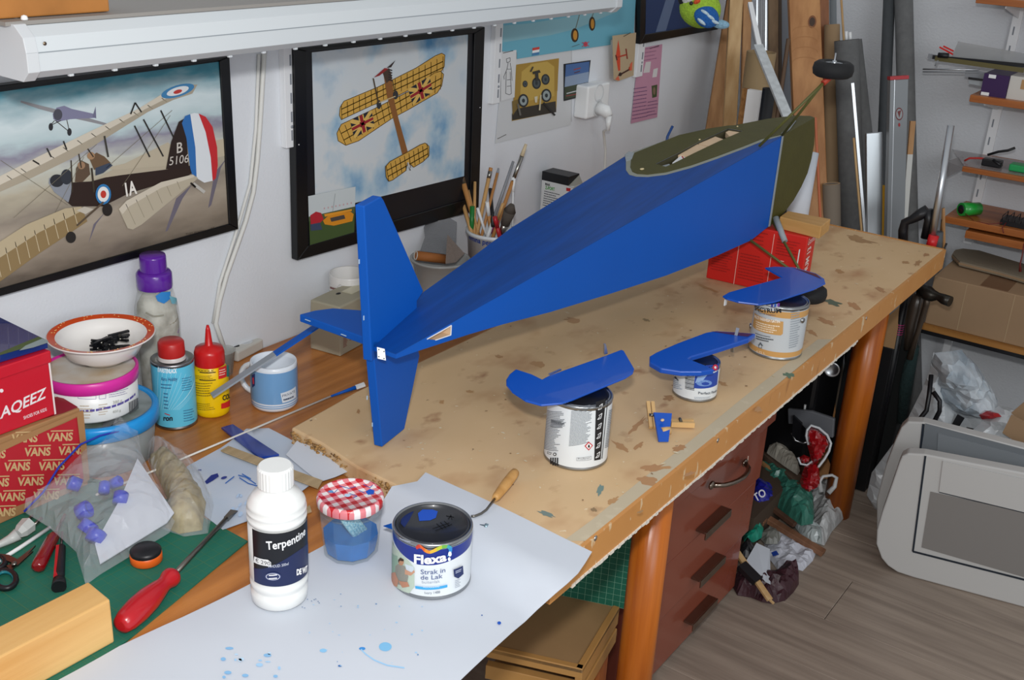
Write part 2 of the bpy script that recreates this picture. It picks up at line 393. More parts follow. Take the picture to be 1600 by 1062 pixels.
for q in ((970, 697, 14, 4, '#a06c48', .5), (998, 696, 8, 4, '#9b6640', -.6), (995, 665, 17, 4, '#9a6844', -.8), (895, 500, 14, 4, '#9a6a46', .1), (840, 569, 12, 5, '#a5764e', .2), (1045, 622, 8, 4, '#8a5836', .1),
          (1022, 731, 18, 5, '#99613f', -.1), (1012, 752, 14, 6, '#93603f', .1), (958, 782, 9, 4, '#9c6c44', -.6), (1062, 700, 12, 4, '#8e5a38', -.2), (1040, 730, 10, 2, '#a87048', 0), (938, 765, 4, 9, '#5d8388', .3), (854, 803, 12, 3, '#5f7d80', .35), (928, 796, 5, 3, '#3f3a30', 0),
          (1345, 376, 24, 3, '#7b5638', .15), (1338, 371, 12, 3, '#8a6240', .2), (1312, 424, 6, 3, '#95633c', .2), (1300, 472, 14, 4, '#3f5a4e', .25), (1335, 478, 10, 4, '#9b5f3b', .4), (1376, 453, 8, 3, '#8e5a3a', .4), (1447, 398, 4, 3, '#7d4f33', 0), (1434, 411, 6, 4, '#7f5233', -.5), (1415, 410, 5, 2, '#8b5e3c', .1),
          (1290, 502, 12, 4, '#9b6140', .3), (1270, 520, 8, 3, '#a06843', .5), (1232, 586, 9, 4, '#3f6a5c', .2), (1185, 640, 6, 4, '#96603e', 0), (1130, 600, 7, 3, '#a0704a', .4), (960, 440, 5, 2, '#8a6040', 0), (1105, 450, 14, 2, '#a87c50', .4), (1010, 500, 5, 2, '#5d5a44', .2), (780, 557, 7, 2, '#8d6341', .2), (735, 612, 6, 2, '#a5754b', .1), (560, 643, 3, 3, '#8a5635', .2), (690, 628, 4, 3, '#a47248', 0), (905, 650, 16, 2, '#b07f52', .3), (1078, 740, 8, 3, '#8a5232', -.4), (1000, 800, 5, 2, '#6a4a30', -.5)):
    blot(*q)
for i in range(120):
    pr.k += 1
    u = rg.random(); v_ = rg.random(); x = 1.1+1.55*u*u+.0; y = .60+.36*v_
    c_ = Vector((x, y, .75)); q = S_bd.p; uv = ((c_-q).dot(S_bd.U), (c_-q).dot(S_bd.V)); s_ = rg.uniform(.0008, .0022); s2 = s_*rg.uniform(.6, 2.6); a = rg.random()*3
    pr.uvpoly([(uv[0]+s_*math.cos(t)*math.cos(a)-s2*math.sin(t)*math.sin(a), uv[1]+s_*math.cos(t)*math.sin(a)+s2*math.sin(t)*math.cos(a)) for t in (0, 1.2, 2.4, 3.8, 5)], rg.choice(['#d9c8a6', '#d3c09a', '#8a6a48', '#e0d4b8']), True)
pr.build('paint_blots', bd, 'brown, teal and cream blots and flecks of dried paint')['kind'] = 'stuff'
for px, py in ((931, 841), (1122, 688), (1354, 497)):
    q = Yp(px, py, .5775); B().lathe(q, [(.0001, -.001), (.004, -.001), (.004, 0), (.0001, .0006)], 12, axis=(0, -1, 0)).build('screw', mt('screw_steel', '#b9b9b5', .3, 1), bd)
# ---------------------------------------------------------------- drawer cabinet under the bench
M_brn = mt('glossy_brown_laminate', '#8c4632', .25, var=.04, scale=6, coat=.4)
M_brnd = mt('cabinet_edge', '#5a2a20', .35)
M_chr = mt('smoked_chrome', '#8d8176', .22, 1)
cx0, cx1 = 1.60, 2.115
cabn = thing('drawer_cabinet', 'low glossy brown drawer cabinet standing under the workbench behind the near leg', 'cabinet', (1.85, 1, 0))
B().box((cx0, .785, .005), (cx1, 1.25, .655)).build('body', M_brnd, cabn, bevel=.002)
fr = [(.452, .655, .735, cx1+.035), (.315, .448, .742, cx1+.012), (.172, .306, .748, cx1+.01), (.02, .164, .757, cx1)]
for i, (z0, z1, y0, x1) in enumerate(fr):
    d = B().box((cx0, y0, z0), (x1, y0+.018, z1)).box((cx0+.02, y0+.018, z0+.02), (x1-.03, .9, z1-.03), 1).build('drawer', [M_brn, M_brnd], cabn, bevel=.002)
    xc = (cx0+cx1)/2+.05
    if i == 0:
        a0 = Yp(1110, 757, y0); a1 = Yp(1162, 722, y0)
        pts = []
        for k in range(9):
            t = k/8; q = a0.lerp(a1, t); pts.append((q.x, y0-.002-.03*math.sin(math.pi*t)**.5, q.z))
        B().tube(pts, [.006]+[.005]*7+[.006], 8).build('handle', M_chr, d)
        B().ell((pts[0][0], y0-.003, pts[0][2]), (.011, .005, .009)).ell((pts[-1][0], y0-.003, pts[-1][2]), (.011, .005, .009)).build('handle_mount', M_chr, d)
    else:
        px, py = ((1114, 811), (1106, 885), (1094, 952))[i-1]; q = Yp(px, py, y0-.01); L = .06
        B().box((q.x-L, y0-.022, q.z-.003), (q.x+L, y0, q.z+.002)).box((q.x-L, y0-.025, q.z-.016), (q.x+L, y0-.021, q.z+.002)).build('handle', M_chr, d, bevel=.0012)
S_c = Plane((1.8, .7349, .6), (0, -1, 0)); pr = Print(S_c, .0001, .0002); pr.line([(1169, 712), (1166, 739)], 1, '#e8d8c8'); pr.build('scratch', cabn)
# ---------------------------------------------------------------- board boxes under the near end
M_m2 = mt('raw_mdf', '#a07f57', .7, var=.1, scale=8); M_m2e = mt('pine_trim', '#b98a4e', .6, var=.12, scale=8)
zt = .34
q0 = Zp(910, 1047, zt); q1 = Zp(968, 949, zt); q3 = Zp(760, 1013, zt); q2 = q1+(q3-q0)
mb = thing('board_stack', 'open-fronted box of brown fibreboard with pine edges under the near end of the workbench', 'box', ((q0+q2)/2).to_2d().to_3d())
B().slab([q0, q1, q2, q3], (0, 0, -.006)).build('top_panel', M_m2, mb)
def rail(a, b_, w_, z0, z1, nm='edge_trim'):
    a = Vector(a); b_ = Vector(b_); d = (b_-a).normalized(); nn = Vector((-d.y, d.x, 0))*w_
    return B().hexa([Vector((p.x, p.y, z)) for z in (z0, z1) for p in (a, b_, b_+nn, a+nn)]).build(nm, M_m2e, mb, bevel=.001, bseg=1)
rail(q0, q1, .012, zt-.035, zt+.002); rail(q3, q0, .012, zt-.018, zt+.002)
rail(q0, q1, .016, zt-.075, zt-.045, 'lower_rail'); rail(q3+Vector((0, 0, 0)), q0, .016, zt-.062, zt-.035, 'lower_rail')
B().slab([q0+(q2-q0)*.02, q1, q2, q3], (0, 0, -.012), off0=(0, 0, -.004)).build('shelf_panel', M_m2, mb).location.z = -.05
d = (q3-q0).normalized(); e = (q1-q0).normalized()
for p in (q0+d*.03+e*.03, q3-d*.03+e*.03, q1+d*.03-e*.03, q2-d*.03-e*.03):
    B().box((p.x-.02, p.y-.02, 0), (p.x+.02, p.y+.02, zt-.06)).build('corner_post', M_leg, mb)
# upright green cutting mat behind it
M_mat = mt('mat_green', '#1c6a55', .65, var=.1, scale=8)
def gridmat(name, S, u0, u1, v0, v1, st, t, col, parent, off=.0002, w_=.0006):
    b = B(); u = math.ceil(u0/st)*st
    while u < u1: b.add([S.pos((u-w_/2, v0), off), S.pos((u+w_/2, v0), off), S.pos((u+w_/2, v1), off), S.pos((u-w_/2, v1), off)], [(0, 1, 2, 3)]); u += st
    v = math.ceil(v0/st)*st
    while v < v1: b.add([S.pos((u0, v-w_/2), off*1.2), S.pos((u1, v-w_/2), off*1.2), S.pos((u1, v+w_/2), off*1.2), S.pos((u0, v+w_/2), off*1.2)], [(0, 1, 2, 3)]); v += st
    return b.build(name, col, parent)
up_ = Vector((0, 0, 1)); e1 = q1+(q1-q2).normalized()*.05; e2 = q2
S_m = Plane(e1, (q1-q2).cross(up_))
ma = thing('upright_cutting_mat', 'green cutting mat with pale grid standing upright under the workbench behind the near leg', 'cutting mat', (e1+e2)/2)
B().slab([e1, e2, e2+up_*.24, e1+up_*.24], S_m.n*-.003).build('mat_sheet', M_mat, ma)
ua = (e1-S_m.p).dot(S_m.U); ub = (e2-S_m.p).dot(S_m.U)
gridmat('grid_lines', S_m, min(ua, ub), max(ua, ub), 0, .24, .0127, .001, mt('mat_line', '#7fb59c', .6), ma)
# ================================================================ model aircraft fuselage lying on its side
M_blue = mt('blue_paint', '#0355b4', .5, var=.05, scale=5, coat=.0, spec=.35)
M_blue2 = mt('blue_paint_plate', '#064fb6', .3, coat=.3)
M_olive = mt('olive_paint', '#4a4718', .55, var=.1, scale=30, bump=.2, bscale=200)
M_balsa = mt('balsa', '#d9bd9c', .7, var=.08, scale=20)
M_prim = mt('grey_primer', '#9aa2a6', .6, var=.15, scale=40)
M_alu = mt('aluminium', '#c4c8cc', .32, 1)
M_white = mt('white_plastic', '#e8eaea', .4)
M_black = mt('black_plastic', '#15161a', .4)
M_rub = mt('tyre_rubber', '#17181a', .75)
fz = lambda x: .921+.1467*(x-1.0511)          # top flank
yb = lambda x: .9007-.0870*(x-1.0511)          # belly
def fzb(x):
    T = ((1.03, .9145), (1.1625, .9105), (1.28, .9025), (1.3953, .8917), (1.56, .8815), (1.7377, .8728), (1.92, .871), (2.0535, .8743), (2.1283, .891))
    for (a, b), (c, d) in zip(T, T[1:]):
        if x <= c: return b+(d-b)*(x-a)/(c-a)
    return T[-1][1]
def Fp(px, py):                              # pixel on top flank plane
    d = ray(px, py); t = (.921-.1467*1.0511+.1467*CAM.x-CAM.z)/(d.z-.1467*d.x); return CAM+d*t
NX = 2.1283
FAR = [(1.052, .957)]+[tuple(Fp(*q).to_2d()) for q in ((663, 455), (740, 400), (800, 355), (880, 305), (978, 243))]
FAR = FAR+[(2.0252, .9884), (2.0891, .956), (NX, .928)]
def yf(x):
    for (a, b), (c, d) in zip(FAR, FAR[1:]):
        if x <= c: return b+(d-b)*(x-a)/(c-a)
    return FAR[-1][1]
fus = thing('model_aircraft_fuselage', 'large blue model aircraft body with olive nose lying on its side across the workbench', 'model aircraft', (1.7, .93, .9))
xs = [1.052, 1.1, 1.20, 1.28, 1.3953, 1.56, 1.7377, 1.92, 2.0535, NX]
# hull: belly, far side, lower flank, tail end (top flank is a sheet of its own); belly has an opening near the tail
b = B(); n = len(xs)
vs = []
for x in xs:
    zf = fz(x)-.001
    vs += [(x, yb(x), zf), (x, yb(x), fzb(x)), (x, yf(x), fzb(x)+.0), (x, yf(x), zf)]
fs = []
hx0, hx1 = 1.115, 1.185
for i in range(n-1):
    for k in range(3):
        if k == 0 and i == 1: continue
        fs.append((4*i+k, 4*i+4+k, 4*i+5+k, 4*i+1+k))
fs.append((0, 1, 2, 3)); q = 4*(n-1); fs.append((q+3, q+2, q+1, q))
b.add(vs, fs)
# belly bay with the opening (between x=1.10 and 1.17)
xa, xb_ = xs[1], xs[2]
H = [Vector(p) for p in ((0, 0, 0),)]
def bel(px, py):                             # pixel on belly plane
    nrm = Vector((.0870, 1, 0)); d = ray(px, py); P0 = Vector((1.0511, .9007, 0)); return CAM+d*((P0-CAM).dot(nrm)/d.dot(nrm))
hole = [bel(*q) for q in ((667, 525), (697, 507), (705, 505), (704, 523), (680, 531))]
hole = [Vector((min(max(p.x, xa+.004), xb_-.003), yb(p.x), min(max(p.z, fzb(p.x)+.004), fz(p.x)-.004))) for p in hole]
outer = [Vector((xa, yb(xa), fz(xa)-.001)), Vector((xb_, yb(xb_), fz(xb_)-.001)), Vector((xb_, yb(xb_), fzb(xb_))), Vector((xa, yb(xa), fzb(xa)))]
tri = tessellate_polygon([[Vector((p.x, p.z, 0)) for p in outer], [Vector((p.x, p.z, 0)) for p in hole]])
b.add(outer+hole, tri)
b.build('hull', M_blue, fus)
b = B(); b.add([p+Vector((0, .0005, 0)) for p in hole]+[p+Vector((0, .014, 0)) for p in hole], [(i, (i+1) % 5, 5+(i+1) % 5, 5+i) for i in range(5)]+[(9, 8, 7, 6, 5)])
b.build('servo_opening', M_balsa, fus, )['label'] = 'cut-out showing bare balsa wood near the tail'
# chamfer / rubbed white edges of the cut-out
b = B()
for a, c in zip(hole[:-1], hole[1:]): b.beam(a+Vector((0, -.0004, 0)), c+Vector((0, -.0004, 0)), .0012, .0012, side=(0, 1, 0))
b.build('opening_rim', M_white, fus)
# top flank sheet with wing slot
slot = [Fp(*q) for q in ((1023, 257), (1040, 261.6), (1050, 257.5), (1085, 240), (1125, 221), (1162, 205), (1138, 201), (1110, 213.5), (1090, 223), (1058, 240))]
blue_o = [(1.052, yb(1.052)), (NX, yb(NX))]+FAR[::-1]
def flank(name, outer2, holes3, t, mat, off):
    hs = [[Vector((p.x, p.y, 0)) for p in h] for h in holes3]
    o2 = [Vector((x, y, 0)) for x, y in outer2]
    tri = tessellate_polygon([o2]+hs); allp = o2+[p for h in hs for p in h]; b = B(); n_ = len(allp)
    b.add([(p.x, p.y, fz(p.x)+off+t) for p in allp]+[(p.x, p.y, fz(p.x)+off) for p in allp], [tuple(f) for f in tri]+[tuple(i+n_ for i in f)[::-1] for f in tri])
    k = 0
    for lp in [o2]+hs:
        m_ = len(lp); q = len(b.v)
        b.add([(p.x, p.y, fz(p.x)+off+t) for p in lp]+[(p.x, p.y, fz(p.x)+off) for p in lp], [(i, (i+1) % m_, m_+(i+1) % m_, m_+i) for i in range(m_)])
    return b.build(name, mat, fus)
M_blue_dim = mt('blue_brushed_dimmed', '#064596', .45, hx2='#073d84', scale=10, stretch=(.6, 8, 1), spec=.35)  # hull blue with brush streaks; weaker light on the top flank put into colour
flank('flank_sheet', blue_o, [slot], .001, M_blue_dim, -.001)
def bord(lst): return [Fp(*q) for q in lst]
ol = bord(((991, 240), (986, 250), (985, 262), (988, 269), (996, 272.5), (1012, 273.5), (1040, 270), (1080, 259), (1120, 245), (1160, 230), (1190, 218), (1215, 209)))
ol2 = [(p.x, p.y) for p in ol if p.x < NX-.01]+[(NX, yb(NX)+.006)]+[(q[0], q[1]-.001) for q in FAR[::-1] if q[0] > ol[0].x+.01]
ol2 = [q for q in ol2]
M_brd = mt('primer_border', '#8f938a', .6)
gp = [(p.x, p.y) for p in bord(((982, 240), (978, 252), (978, 266), (983, 273), (994, 276), (1012, 276.5), (1041, 273), (1081, 262), (1121, 248), (1161, 233), (1191, 221), (1217, 212)))]
flank('primer_border', [q for q in gp if q[0] < NX-.01]+[(NX, yb(NX)+.002)]+[(q[0], q[1]-.001) for q in FAR[::-1] if q[0] > gp[0][0]+.01], [slot], .0006, M_brd, .0001)
flank('olive_deck', ol2, [slot], .0012, M_olive, .0005)
# interior of the wing slot
b = B(); cs = sum(slot, Vector())/len(slot)
dn = Vector((0, 0, -.045)); m_ = len(slot)
b.add(slot+[p+dn for p in slot], [(i, (i+1) % m_, m_+(i+1) % m_, m_+i) for i in range(m_)]+[tuple(range(m_, 2*m_))])
b.build('slot_lining', mt('dark_inside', '#4a4630', .8), fus)
def slotblk(name, pxs, depth, mat, lab=None):
    pts = [Fp(*q)+Vector((0, 0, -depth)) for q in pxs]
    o = B().slab(pts, (0, 0, -.01)).build(name, mat, fus)
    if lab: o['label'] = lab
slotblk('balsa_former', ((1060, 240), (1085, 240), (1110, 228), (1090, 223)), .003, M_balsa)
slotblk('balsa_former', ((1092, 222), (1112, 227), (1136, 217), (1118, 211)), .003, M_balsa)
slotblk('balsa_former', ((1134, 205), (1140, 211.5), (1159, 205.5), (1139, 202.5)), .002, M_balsa)
slotblk('balsa_former', ((1051, 251), (1060, 252), (1076, 244), (1064, 240)), .004, M_white, 'white sheet with a red line inside the slot')
slotblk('red_line', ((1065, 241), (1069, 247), (1071, 247), (1067, 241)), .0035, tint('#b3262a'))
slotblk('grey_former', ((1026, 256.5), (1040, 260), (1050, 256), (1046, 251)), .006, M_prim)
for q in ((1003, 265.5, 6), (1093, 219.5, 2.5), (1152, 199, 2), (1098, 203, 0)):
    if q[2]:
        p = Fp(q[0], q[1]); B().ell((p.x, p.y, fz(p.x)+.002), (q[2]*.0011, q[2]*.0005+.001, .0015), 8).build('filler_spot', mt('cream_filler', '#d8c79a', .6), fus)
# primer grey tip where canopy meets spine
p = [Fp(*q) for q in ((976, 243), (982, 238), (991, 239.5), (987, 250), (978, 253))]
B().slab([Vector((v.x, v.y, fz(v.x)+.0004)) for v in p], (0, 0, .0015)).build('primer_patch', M_prim, fus)
# olive nose block
nb = [bel(*q) for q in ((1222, 212), (1240, 205), (1262, 201), (1270, 202), (1273, 210), (1272, 226), (1268, 248), (1262, 270), (1252, 292), (1240, 313), (1226, 331), (1213, 344))]
nb[0] = Vector((NX+.0005, yb(NX), 1.079)); nb[-1] = Vector((NX+.0005, yb(NX), .889))
for i, p in enumerate(nb):
    if i < 4: p.z = fz(p.x)+.0012
b = B(); n_ = len(nb); A_ = [p.copy() for p in nb]
ins = lambda p, dy, k: Vector((NX+.0005+(p.x-NX)*k, p.y+dy, p.z))
rows = [A_, [ins(p, .012, 1.04) for p in A_], [ins(p, .04, .95) for p in A_], [ins(p, .08, .6) for p in A_], [ins(p, .12, .08) for p in A_]]
for r_ in rows:
    for i in range(4): r_[i].z = fz(r_[i].x)+.0012
for r_ in rows: b.v += r_
for j in range(len(rows)-1):
    for i in range(n_): b.f.append([j*n_+i, j*n_+(i+1) % n_, (j+1)*n_+(i+1) % n_, (j+1)*n_+i]); b.m.append(0); b.sm.append(False)
b.f.append(list(range(n_))); b.f.append([len(b.v)-n_+i for i in range(n_)]); b.m += [0, 0]; b.sm += [False, False]
b.build('nose_cowl', M_olive, fus)
# grey firewall joint
b = B(); b.box((NX-.007, yb(NX)-.0012, .89), (NX+.0007, yb(NX)+.0, 1.079)); b.build('firewall_joint', M_prim, fus)
b = B().tube([Fp(*q)+Vector((0, 0, .003)) for q in ((1222, 211), (1232, 204), (1238, 196), (1242, 191))], .0025, 6).build('primer_bead', M_prim, fus)
# stabilisers (vertical because the body lies on its side) and fin
def solid(name, pts, off, mat=M_blue, bev=.0015, parent=fus): return B().slab(pts, off).build(name, mat, parent, bevel=bev)
xh, yh = 1.0502, .940
cz = .925
def Sp(px, py, X0=1.05, Y0=.940, k=.19):     # plane of the stabiliser: runs along x, slightly towards the wall
    nrm = Vector((k, -1, 0)); d = ray(px, py); P0 = Vector((X0, Y0, 0)); return CAM+d*((P0-CAM).dot(nrm)/d.dot(nrm))
up_pts = [Sp(*q) for q in ((581, 525), (569, 322), (596, 307), (600, 313), (662, 455), (652, 470))]
up_pts[0].z = .90; 
solid('stabiliser', up_pts+[Vector((up_pts[-1].x, up_pts[-1].y, .905))], Vector((-.19*.013*0-.003, .0135, 0)))['label'] = 'upper half of the tailplane'
lo_pts = [Sp(*q) for q in ((582, 560), (597, 713), (622, 697), (632, 680), (656, 555), (650, 530))]
mz = min(p.z for p in lo_pts)
for p in lo_pts: p.z = max(p.z, .7512)
lo_pts[0].z = .93
solid('stabiliser', lo_pts, Vector((-.003, .0135, 0)))['label'] = 'lower half of the tailplane'
# fin
fn = [Fp(*q) for q in ((575, 528), (468, 490), (492, 480), (520, 473), (575, 473), (640, 478))]
for p in fn: p.z = fz(1.06)-.0
fn.append(Vector((1.17, .95, fz(1.06))))
solid('fin', fn, (0, 0, -.012))['label'] = 'fin pointing to the wall'
# pale hinge slots
b = B()
for q in ((577, 493, 500), (570, 405, 412), (582, 618, 624), (590, 660, 666)):
    a_ = Sp(q[0]-2, q[1]); c_ = Sp(q[0]-2, q[2]); off = Vector((-.004, .004, 0)); b.beam(a_+off, c_+off, .0012, .0012)
for a_, c_ in (((478, 498), (486, 501)), ((534, 521), (542, 524))):
    p = Fp(*a_); q = Fp(*c_); b.beam(p+Vector((-.002, -.0005, .0)), q+Vector((-.002, -.0005, 0)), .0012, .001)
b.build('hinge_slots', mt('pale_slot', '#a9c4dc', .6), fus)
# small white hinge plate on tail end
hp = Plane(Sp(590, 553), FW)
c4 = [Dp(x, y, (Sp(590, 553)-CAM).dot(FW)-.030) for x, y in ((589, 542), (601, 545), (603, 563), (590, 560))]
h = B().slab(c4, FW*.0015).build('hinge_plate', M_white, fus)
for q in ((592, 546), (600, 549), (592, 557), (600, 560)):
    p = Dp(*q, (Sp(590, 553)-CAM).dot(FW)-.0308); B().lathe(p, [(.0001, 0), (.0009, 0), (.0009, .0006)], 8, axis=-FW, cap1=True).build('pin_hole', M_black, h)
# undercarriage
M_wire = mt('olive_wire', '#5a5a2a', .45)
WU = Vector((2.085, .712, Vp(2.085, .712, 1290, 107)))
WL = Vector((2.062, .682, .792))
def wheel(c, name_lab, s=1):
    g = B().lathe(c, [(.013, -.008), (.019, -.0135), (.030, -.0145), (.0365, -.010), (.0385, 0), (.0365, .010), (.030, .0145), (.019, .0135), (.013, .008)], 36)
    o = g.build('tyre', M_rub, fus); o['label'] = name_lab
    B().lathe(c, [(.0001, -.006), (.0145, -.006), (.016, -.012), (.0165, 0), (.016, .012), (.0145, .008), (.006, .007), (.006, .011), (.0001, .011)], 24).build('hub', M_alu, o)
    B().tube([c+Vector((0, 0, -.014)), c+Vector((0, 0, .03 if s > 0 else .012))], .0015, 8).build('axle', M_alu, o)
    if s > 0: B().lathe(c+Vector((0, 0, .011)), [(.004, 0), (.004, .005), (.0015, .005)], 10).build('collar', M_alu, o)
wheel(WU, 'upper tyre', 1); wheel(WL, 'lower tyre resting by the beige tin', -1)
ap = Dp(1286, 130, (WU-CAM).dot(FW)); al = Vector((2.062, .69, .815))
t1 = bel(1189, 229); t2 = bel(1224, 213); l1 = bel(1173, 374); l2 = bel(1209, 344)
for a_, c_ in ((t1, ap), (t2, ap), (l1, al), (l2, al)): B().tube([a_+Vector((0, .004, 0)), c_], .0028, 8).build('gear_strut', M_wire, fus)
B().tube([ap, WU+Vector((0, 0, -.012))], .0055, 10).build('red_sleeve', mt('red_sleeve', '#b8402c', .5), fus)
B().tube([l2+Vector((0, -.003, .006)), l2.lerp(al, .36)], [.007, .006], 8).build('primer_fairing', M_prim, fus)
# thin wire arcing from the wheel to the planks
# ---------------------------------------------------------------- red box with wood block under the nose
M_red = mt('red_card', '#cf2018', .45)
RB = thing('red_carton', 'red cardboard model kit box standing upright under the nose of the blue aircraft body', 'box', (2.16, .85, .75))
c0 = Zp(1103, 434, .7505); c1 = Vector((2.128, .722, .7505)); ev = (c1-c0).normalized(); nv = Vector((-ev.y, ev.x, 0));
if nv.x < 0: nv = -nv
zt1 = Vp(c1.x, c1.y, 1273, 360)
zt0 = min(zt1, .875)
ztb = .884
bk = c1+nv*.066; bk0 = c0+nv*.066
B().slab([c0, c1, bk, bk0], (0, 0, ztb-.7505)).build('carton', M_red, RB, bevel=.002)
S1 = Plane(c0, nv); S2 = Plane(c1, ev); pr = Print(S1)
L = (c1-c0).length
def onS(u, z): return S1.pos(S1.inv(1103, 434)*0, 0)
def pxof(p):
    q = p-CAM; k = q.dot(FW); return (800+FPX*q.dot(RT)/k, 531-FPX*q.dot(UP)/k)
def s1(u, v): return pxof(c0+ev*u*L+Vector((0, 0, (ztb-.7505)*v)))
pr.line([s1(.31, 0), s1(.31, 1)], 1, '#e8b0a4'); pr.line([s1(.66, .1), s1(.66, .95)], 1, '#e8b0a4')
pr.lines(s1(.34, .55), s1(.62, .55), s1(.34, .1), 9, '#a01812', .3); pr.lines(s1(.04, .5), s1(.28, .5), s1(.04, .15), 8, '#a01812', .3)
pr.lines(s1(.7, .9), s1(.95, .9), s1(.7, .62), 6, '#a01812', .3); pr.lines(s1(.4, .95), s1(.6, .95), s1(.4, .7), 4, '#a01812', .3)
pr.line([s1(.72, .55), s1(.8, .55)], 1, '#f0d0c8'); pr.build('printed_lines', RB)
pr = Print(S2); s2 = lambda u, v: pxof(c1+nv*.066*u+Vector((0, 0, (ztb-.7505)*v)))
pr.text('MAXIMUM 13', s2(.55, .05), s2(.55, .8), s2(.15, .05), '#f3e4de', 1, .02); pr.text('Granimers', s2(.08, .86), s2(.95, .86), s2(.08, .97), '#f3e4de'); pr.build('lettering', RB)
p = Yp(1263, 408, c1.y-.012)
B().box((c1.x-.018, c1.y+.008, .80), (c1.x-.0125, c1.y+.0085, .86)).build('staple_strip', M_white, RB)
M_blk = wood('pine_block', '#d2a468', '#c0904f', 'y', .6)
k0 = c0.lerp(c1, .66); k1 = c1+ev*.022
ks = [k0+nv*.02, k1+nv*.004, k1+nv*.075, k0+nv*.075]
ks = [Vector((v.x, v.y, ztb+.0005)) for v in ks]
tag(B().slab(ks, (0, 0, .026)).build('wood_block', M_blk, bevel=.0015), 'pale pine block lying on top of the red box under the olive nose', 'wood block')
# ================================================================ wall: frames, posters, rails, lamp
YF = YW-.018
def frame(name, lab, outer, inner, bar=.02, mat_=None, deep=.016):
    """outer/inner: px corners tl, tr, br, bl seen on the plane of the frame's face"""
    po = [Yp(*q, YF) for q in outer]; pi = [Yp(*q, YF) for q in inner]
    t = thing(name, lab, 'picture', ((po[2]+po[3])/2).lerp(Vector(((po[2].x+po[3].x)/2, YW-.008, po[3].z)), .9))
    for k in range(4):
        a, b_, c, d = po[k], po[(k+1) % 4], pi[(k+1) % 4], pi[k]
        B().slab([a, b_, c, d], (0, deep, 0)).build('frame_bar', mat_ or M_blackf, t, bevel=.001, bseg=1)
    B().slab([p+Vector((0, .004, 0)) for p in pi], (0, .003, 0)).build('backing_card', mt('black_mount', '#17181c', .35), t)
    return t, Plane((0, YF+.0038, 0), (0, -1, 0))
M_blackf = mt('black_frame', '#0d0e10', .3)
M_glass = mt('picture_glass', '#ffffff', .04, alpha=.07, spec=.5)
# ---- left picture: biplanes
tl = (-60, 128); 
f1, S = frame('framed_picture', 'black-framed painting of two old biplanes in a stormy sky, leftmost on the wall', ((-130, 150), (359, 88), (373, 358), (-130, 500)), ((-122, 158), (344, 95), (359, 350), (-122, 486)))
pr = Print(S, .00006, .0002)
# sky material: bands by height
def skymat(name, stops, z0, z1, nsc=6, amt=.25):
    m = bpy.data.materials.new(name); m.use_nodes = True; nt = m.node_tree; b = nt.nodes['Principled BSDF']; b.inputs['Roughness'].default_value = .35
    tc = node(nt, 'ShaderNodeNewGeometry'); sp = node(nt, 'ShaderNodeSeparateXYZ'); nt.links.new(tc.outputs['Position'], sp.inputs[0])
    mp = node(nt, 'ShaderNodeMapping'); mp.inputs['Scale'].default_value = (3, 1, 9); mp.inputs['Rotation'].default_value = (0, .25, 0); nt.links.new(tc.outputs['Position'], mp.inputs[0])
    n = node(nt, 'ShaderNodeTexNoise'); n.inputs['Scale'].default_value = nsc; n.inputs['Detail'].default_value = 5; nt.links.new(mp.outputs[0], n.inputs['Vector'])
    mr = node(nt, 'ShaderNodeMapRange'); mr.inputs[1].default_value = z0; mr.inputs[2].default_value = z1; nt.links.new(sp.outputs[2], mr.inputs[0])
    ad = node(nt, 'ShaderNodeMath', operation='MULTIPLY_ADD'); ad.inputs[1].default_value = amt; nt.links.new(n.outputs[0], ad.inputs[0]); nt.links.new(mr.outputs[0], ad.inputs[2])
    sb = node(nt, 'ShaderNodeMath', operation='SUBTRACT'); sb.inputs[1].default_value = amt/2; nt.links.new(ad.outputs[0], sb.inputs[0])
    r = node(nt, 'ShaderNodeValToRGB'); nt.links.new(sb.outputs[0], r.inputs[0]); cr = r.color_ramp
    while len(cr.elements) < len(stops): cr.elements.new(.5)
    for e, (p, hx) in zip(cr.elements, stops): e.position = p; e.color = lin(hx)
    nt.links.new(r.outputs[0], b.inputs['Base Color']); return m
zb, zt_ = Yp(200, 400, YF).z, Yp(200, 110, YF).z
M_sky1 = skymat('painted_stormy_sky', [(0, '#5f554a'), (.12, '#8d8172'), (.25, '#a89c8c'), (.34, '#8f8578'), (.45, '#b5ad98'), (.55, '#c3c6bc'), (.64, '#8d8a9a'), (.7, '#b9cccf'), (.8, '#cfdde0'), (.88, '#9fb9c0'), (.96, '#3f8a9c'), (1, '#2f7488')], zb, zt_, 5, .18)
pr.poly([(-120, 160), (344, 96), (358, 349), (-120, 484)], M_sky1)
def strut(a, b_, w=1.5, c='#3a3226'): pr.line([a, b_], w, c, True)
# smoke trails
for q in (((355, 245), (345, 262), (330, 320), (325, 325), (335, 270)), ((300, 288), (285, 310), (262, 360), (258, 362), (275, 310)), ((165, 330), (150, 350), (138, 380), (146, 350))): pr.poly(q, '#6c6672')
# far plane
pr.poly([(32, 157), (85, 170), (130, 182), (168, 193), (165, 196), (120, 186), (60, 170), (32, 160)], '#8d8d90')
pr.poly([(82, 178), (88, 168), (100, 165), (112, 170), (148, 178), (150, 184), (110, 186), (90, 190), (83, 186)], '#7f7f9a'); pr.ell((90, 179), 7, 9, '#4a4a55'); pr.poly([(144, 182), (149, 166), (150, 185)], '#6f6f88')
for a, b_ in (((85, 188), (78, 196)), ((86, 188), (107, 205)), ((95, 188), (78, 196)), ((104, 187), (108, 205))): strut(a, b_, 1.2)
pr.ell((79, 198), 3.5, 6, '#2c2c30'); pr.ell((108, 206), 3.5, 6, '#2c2c30', keep=True)
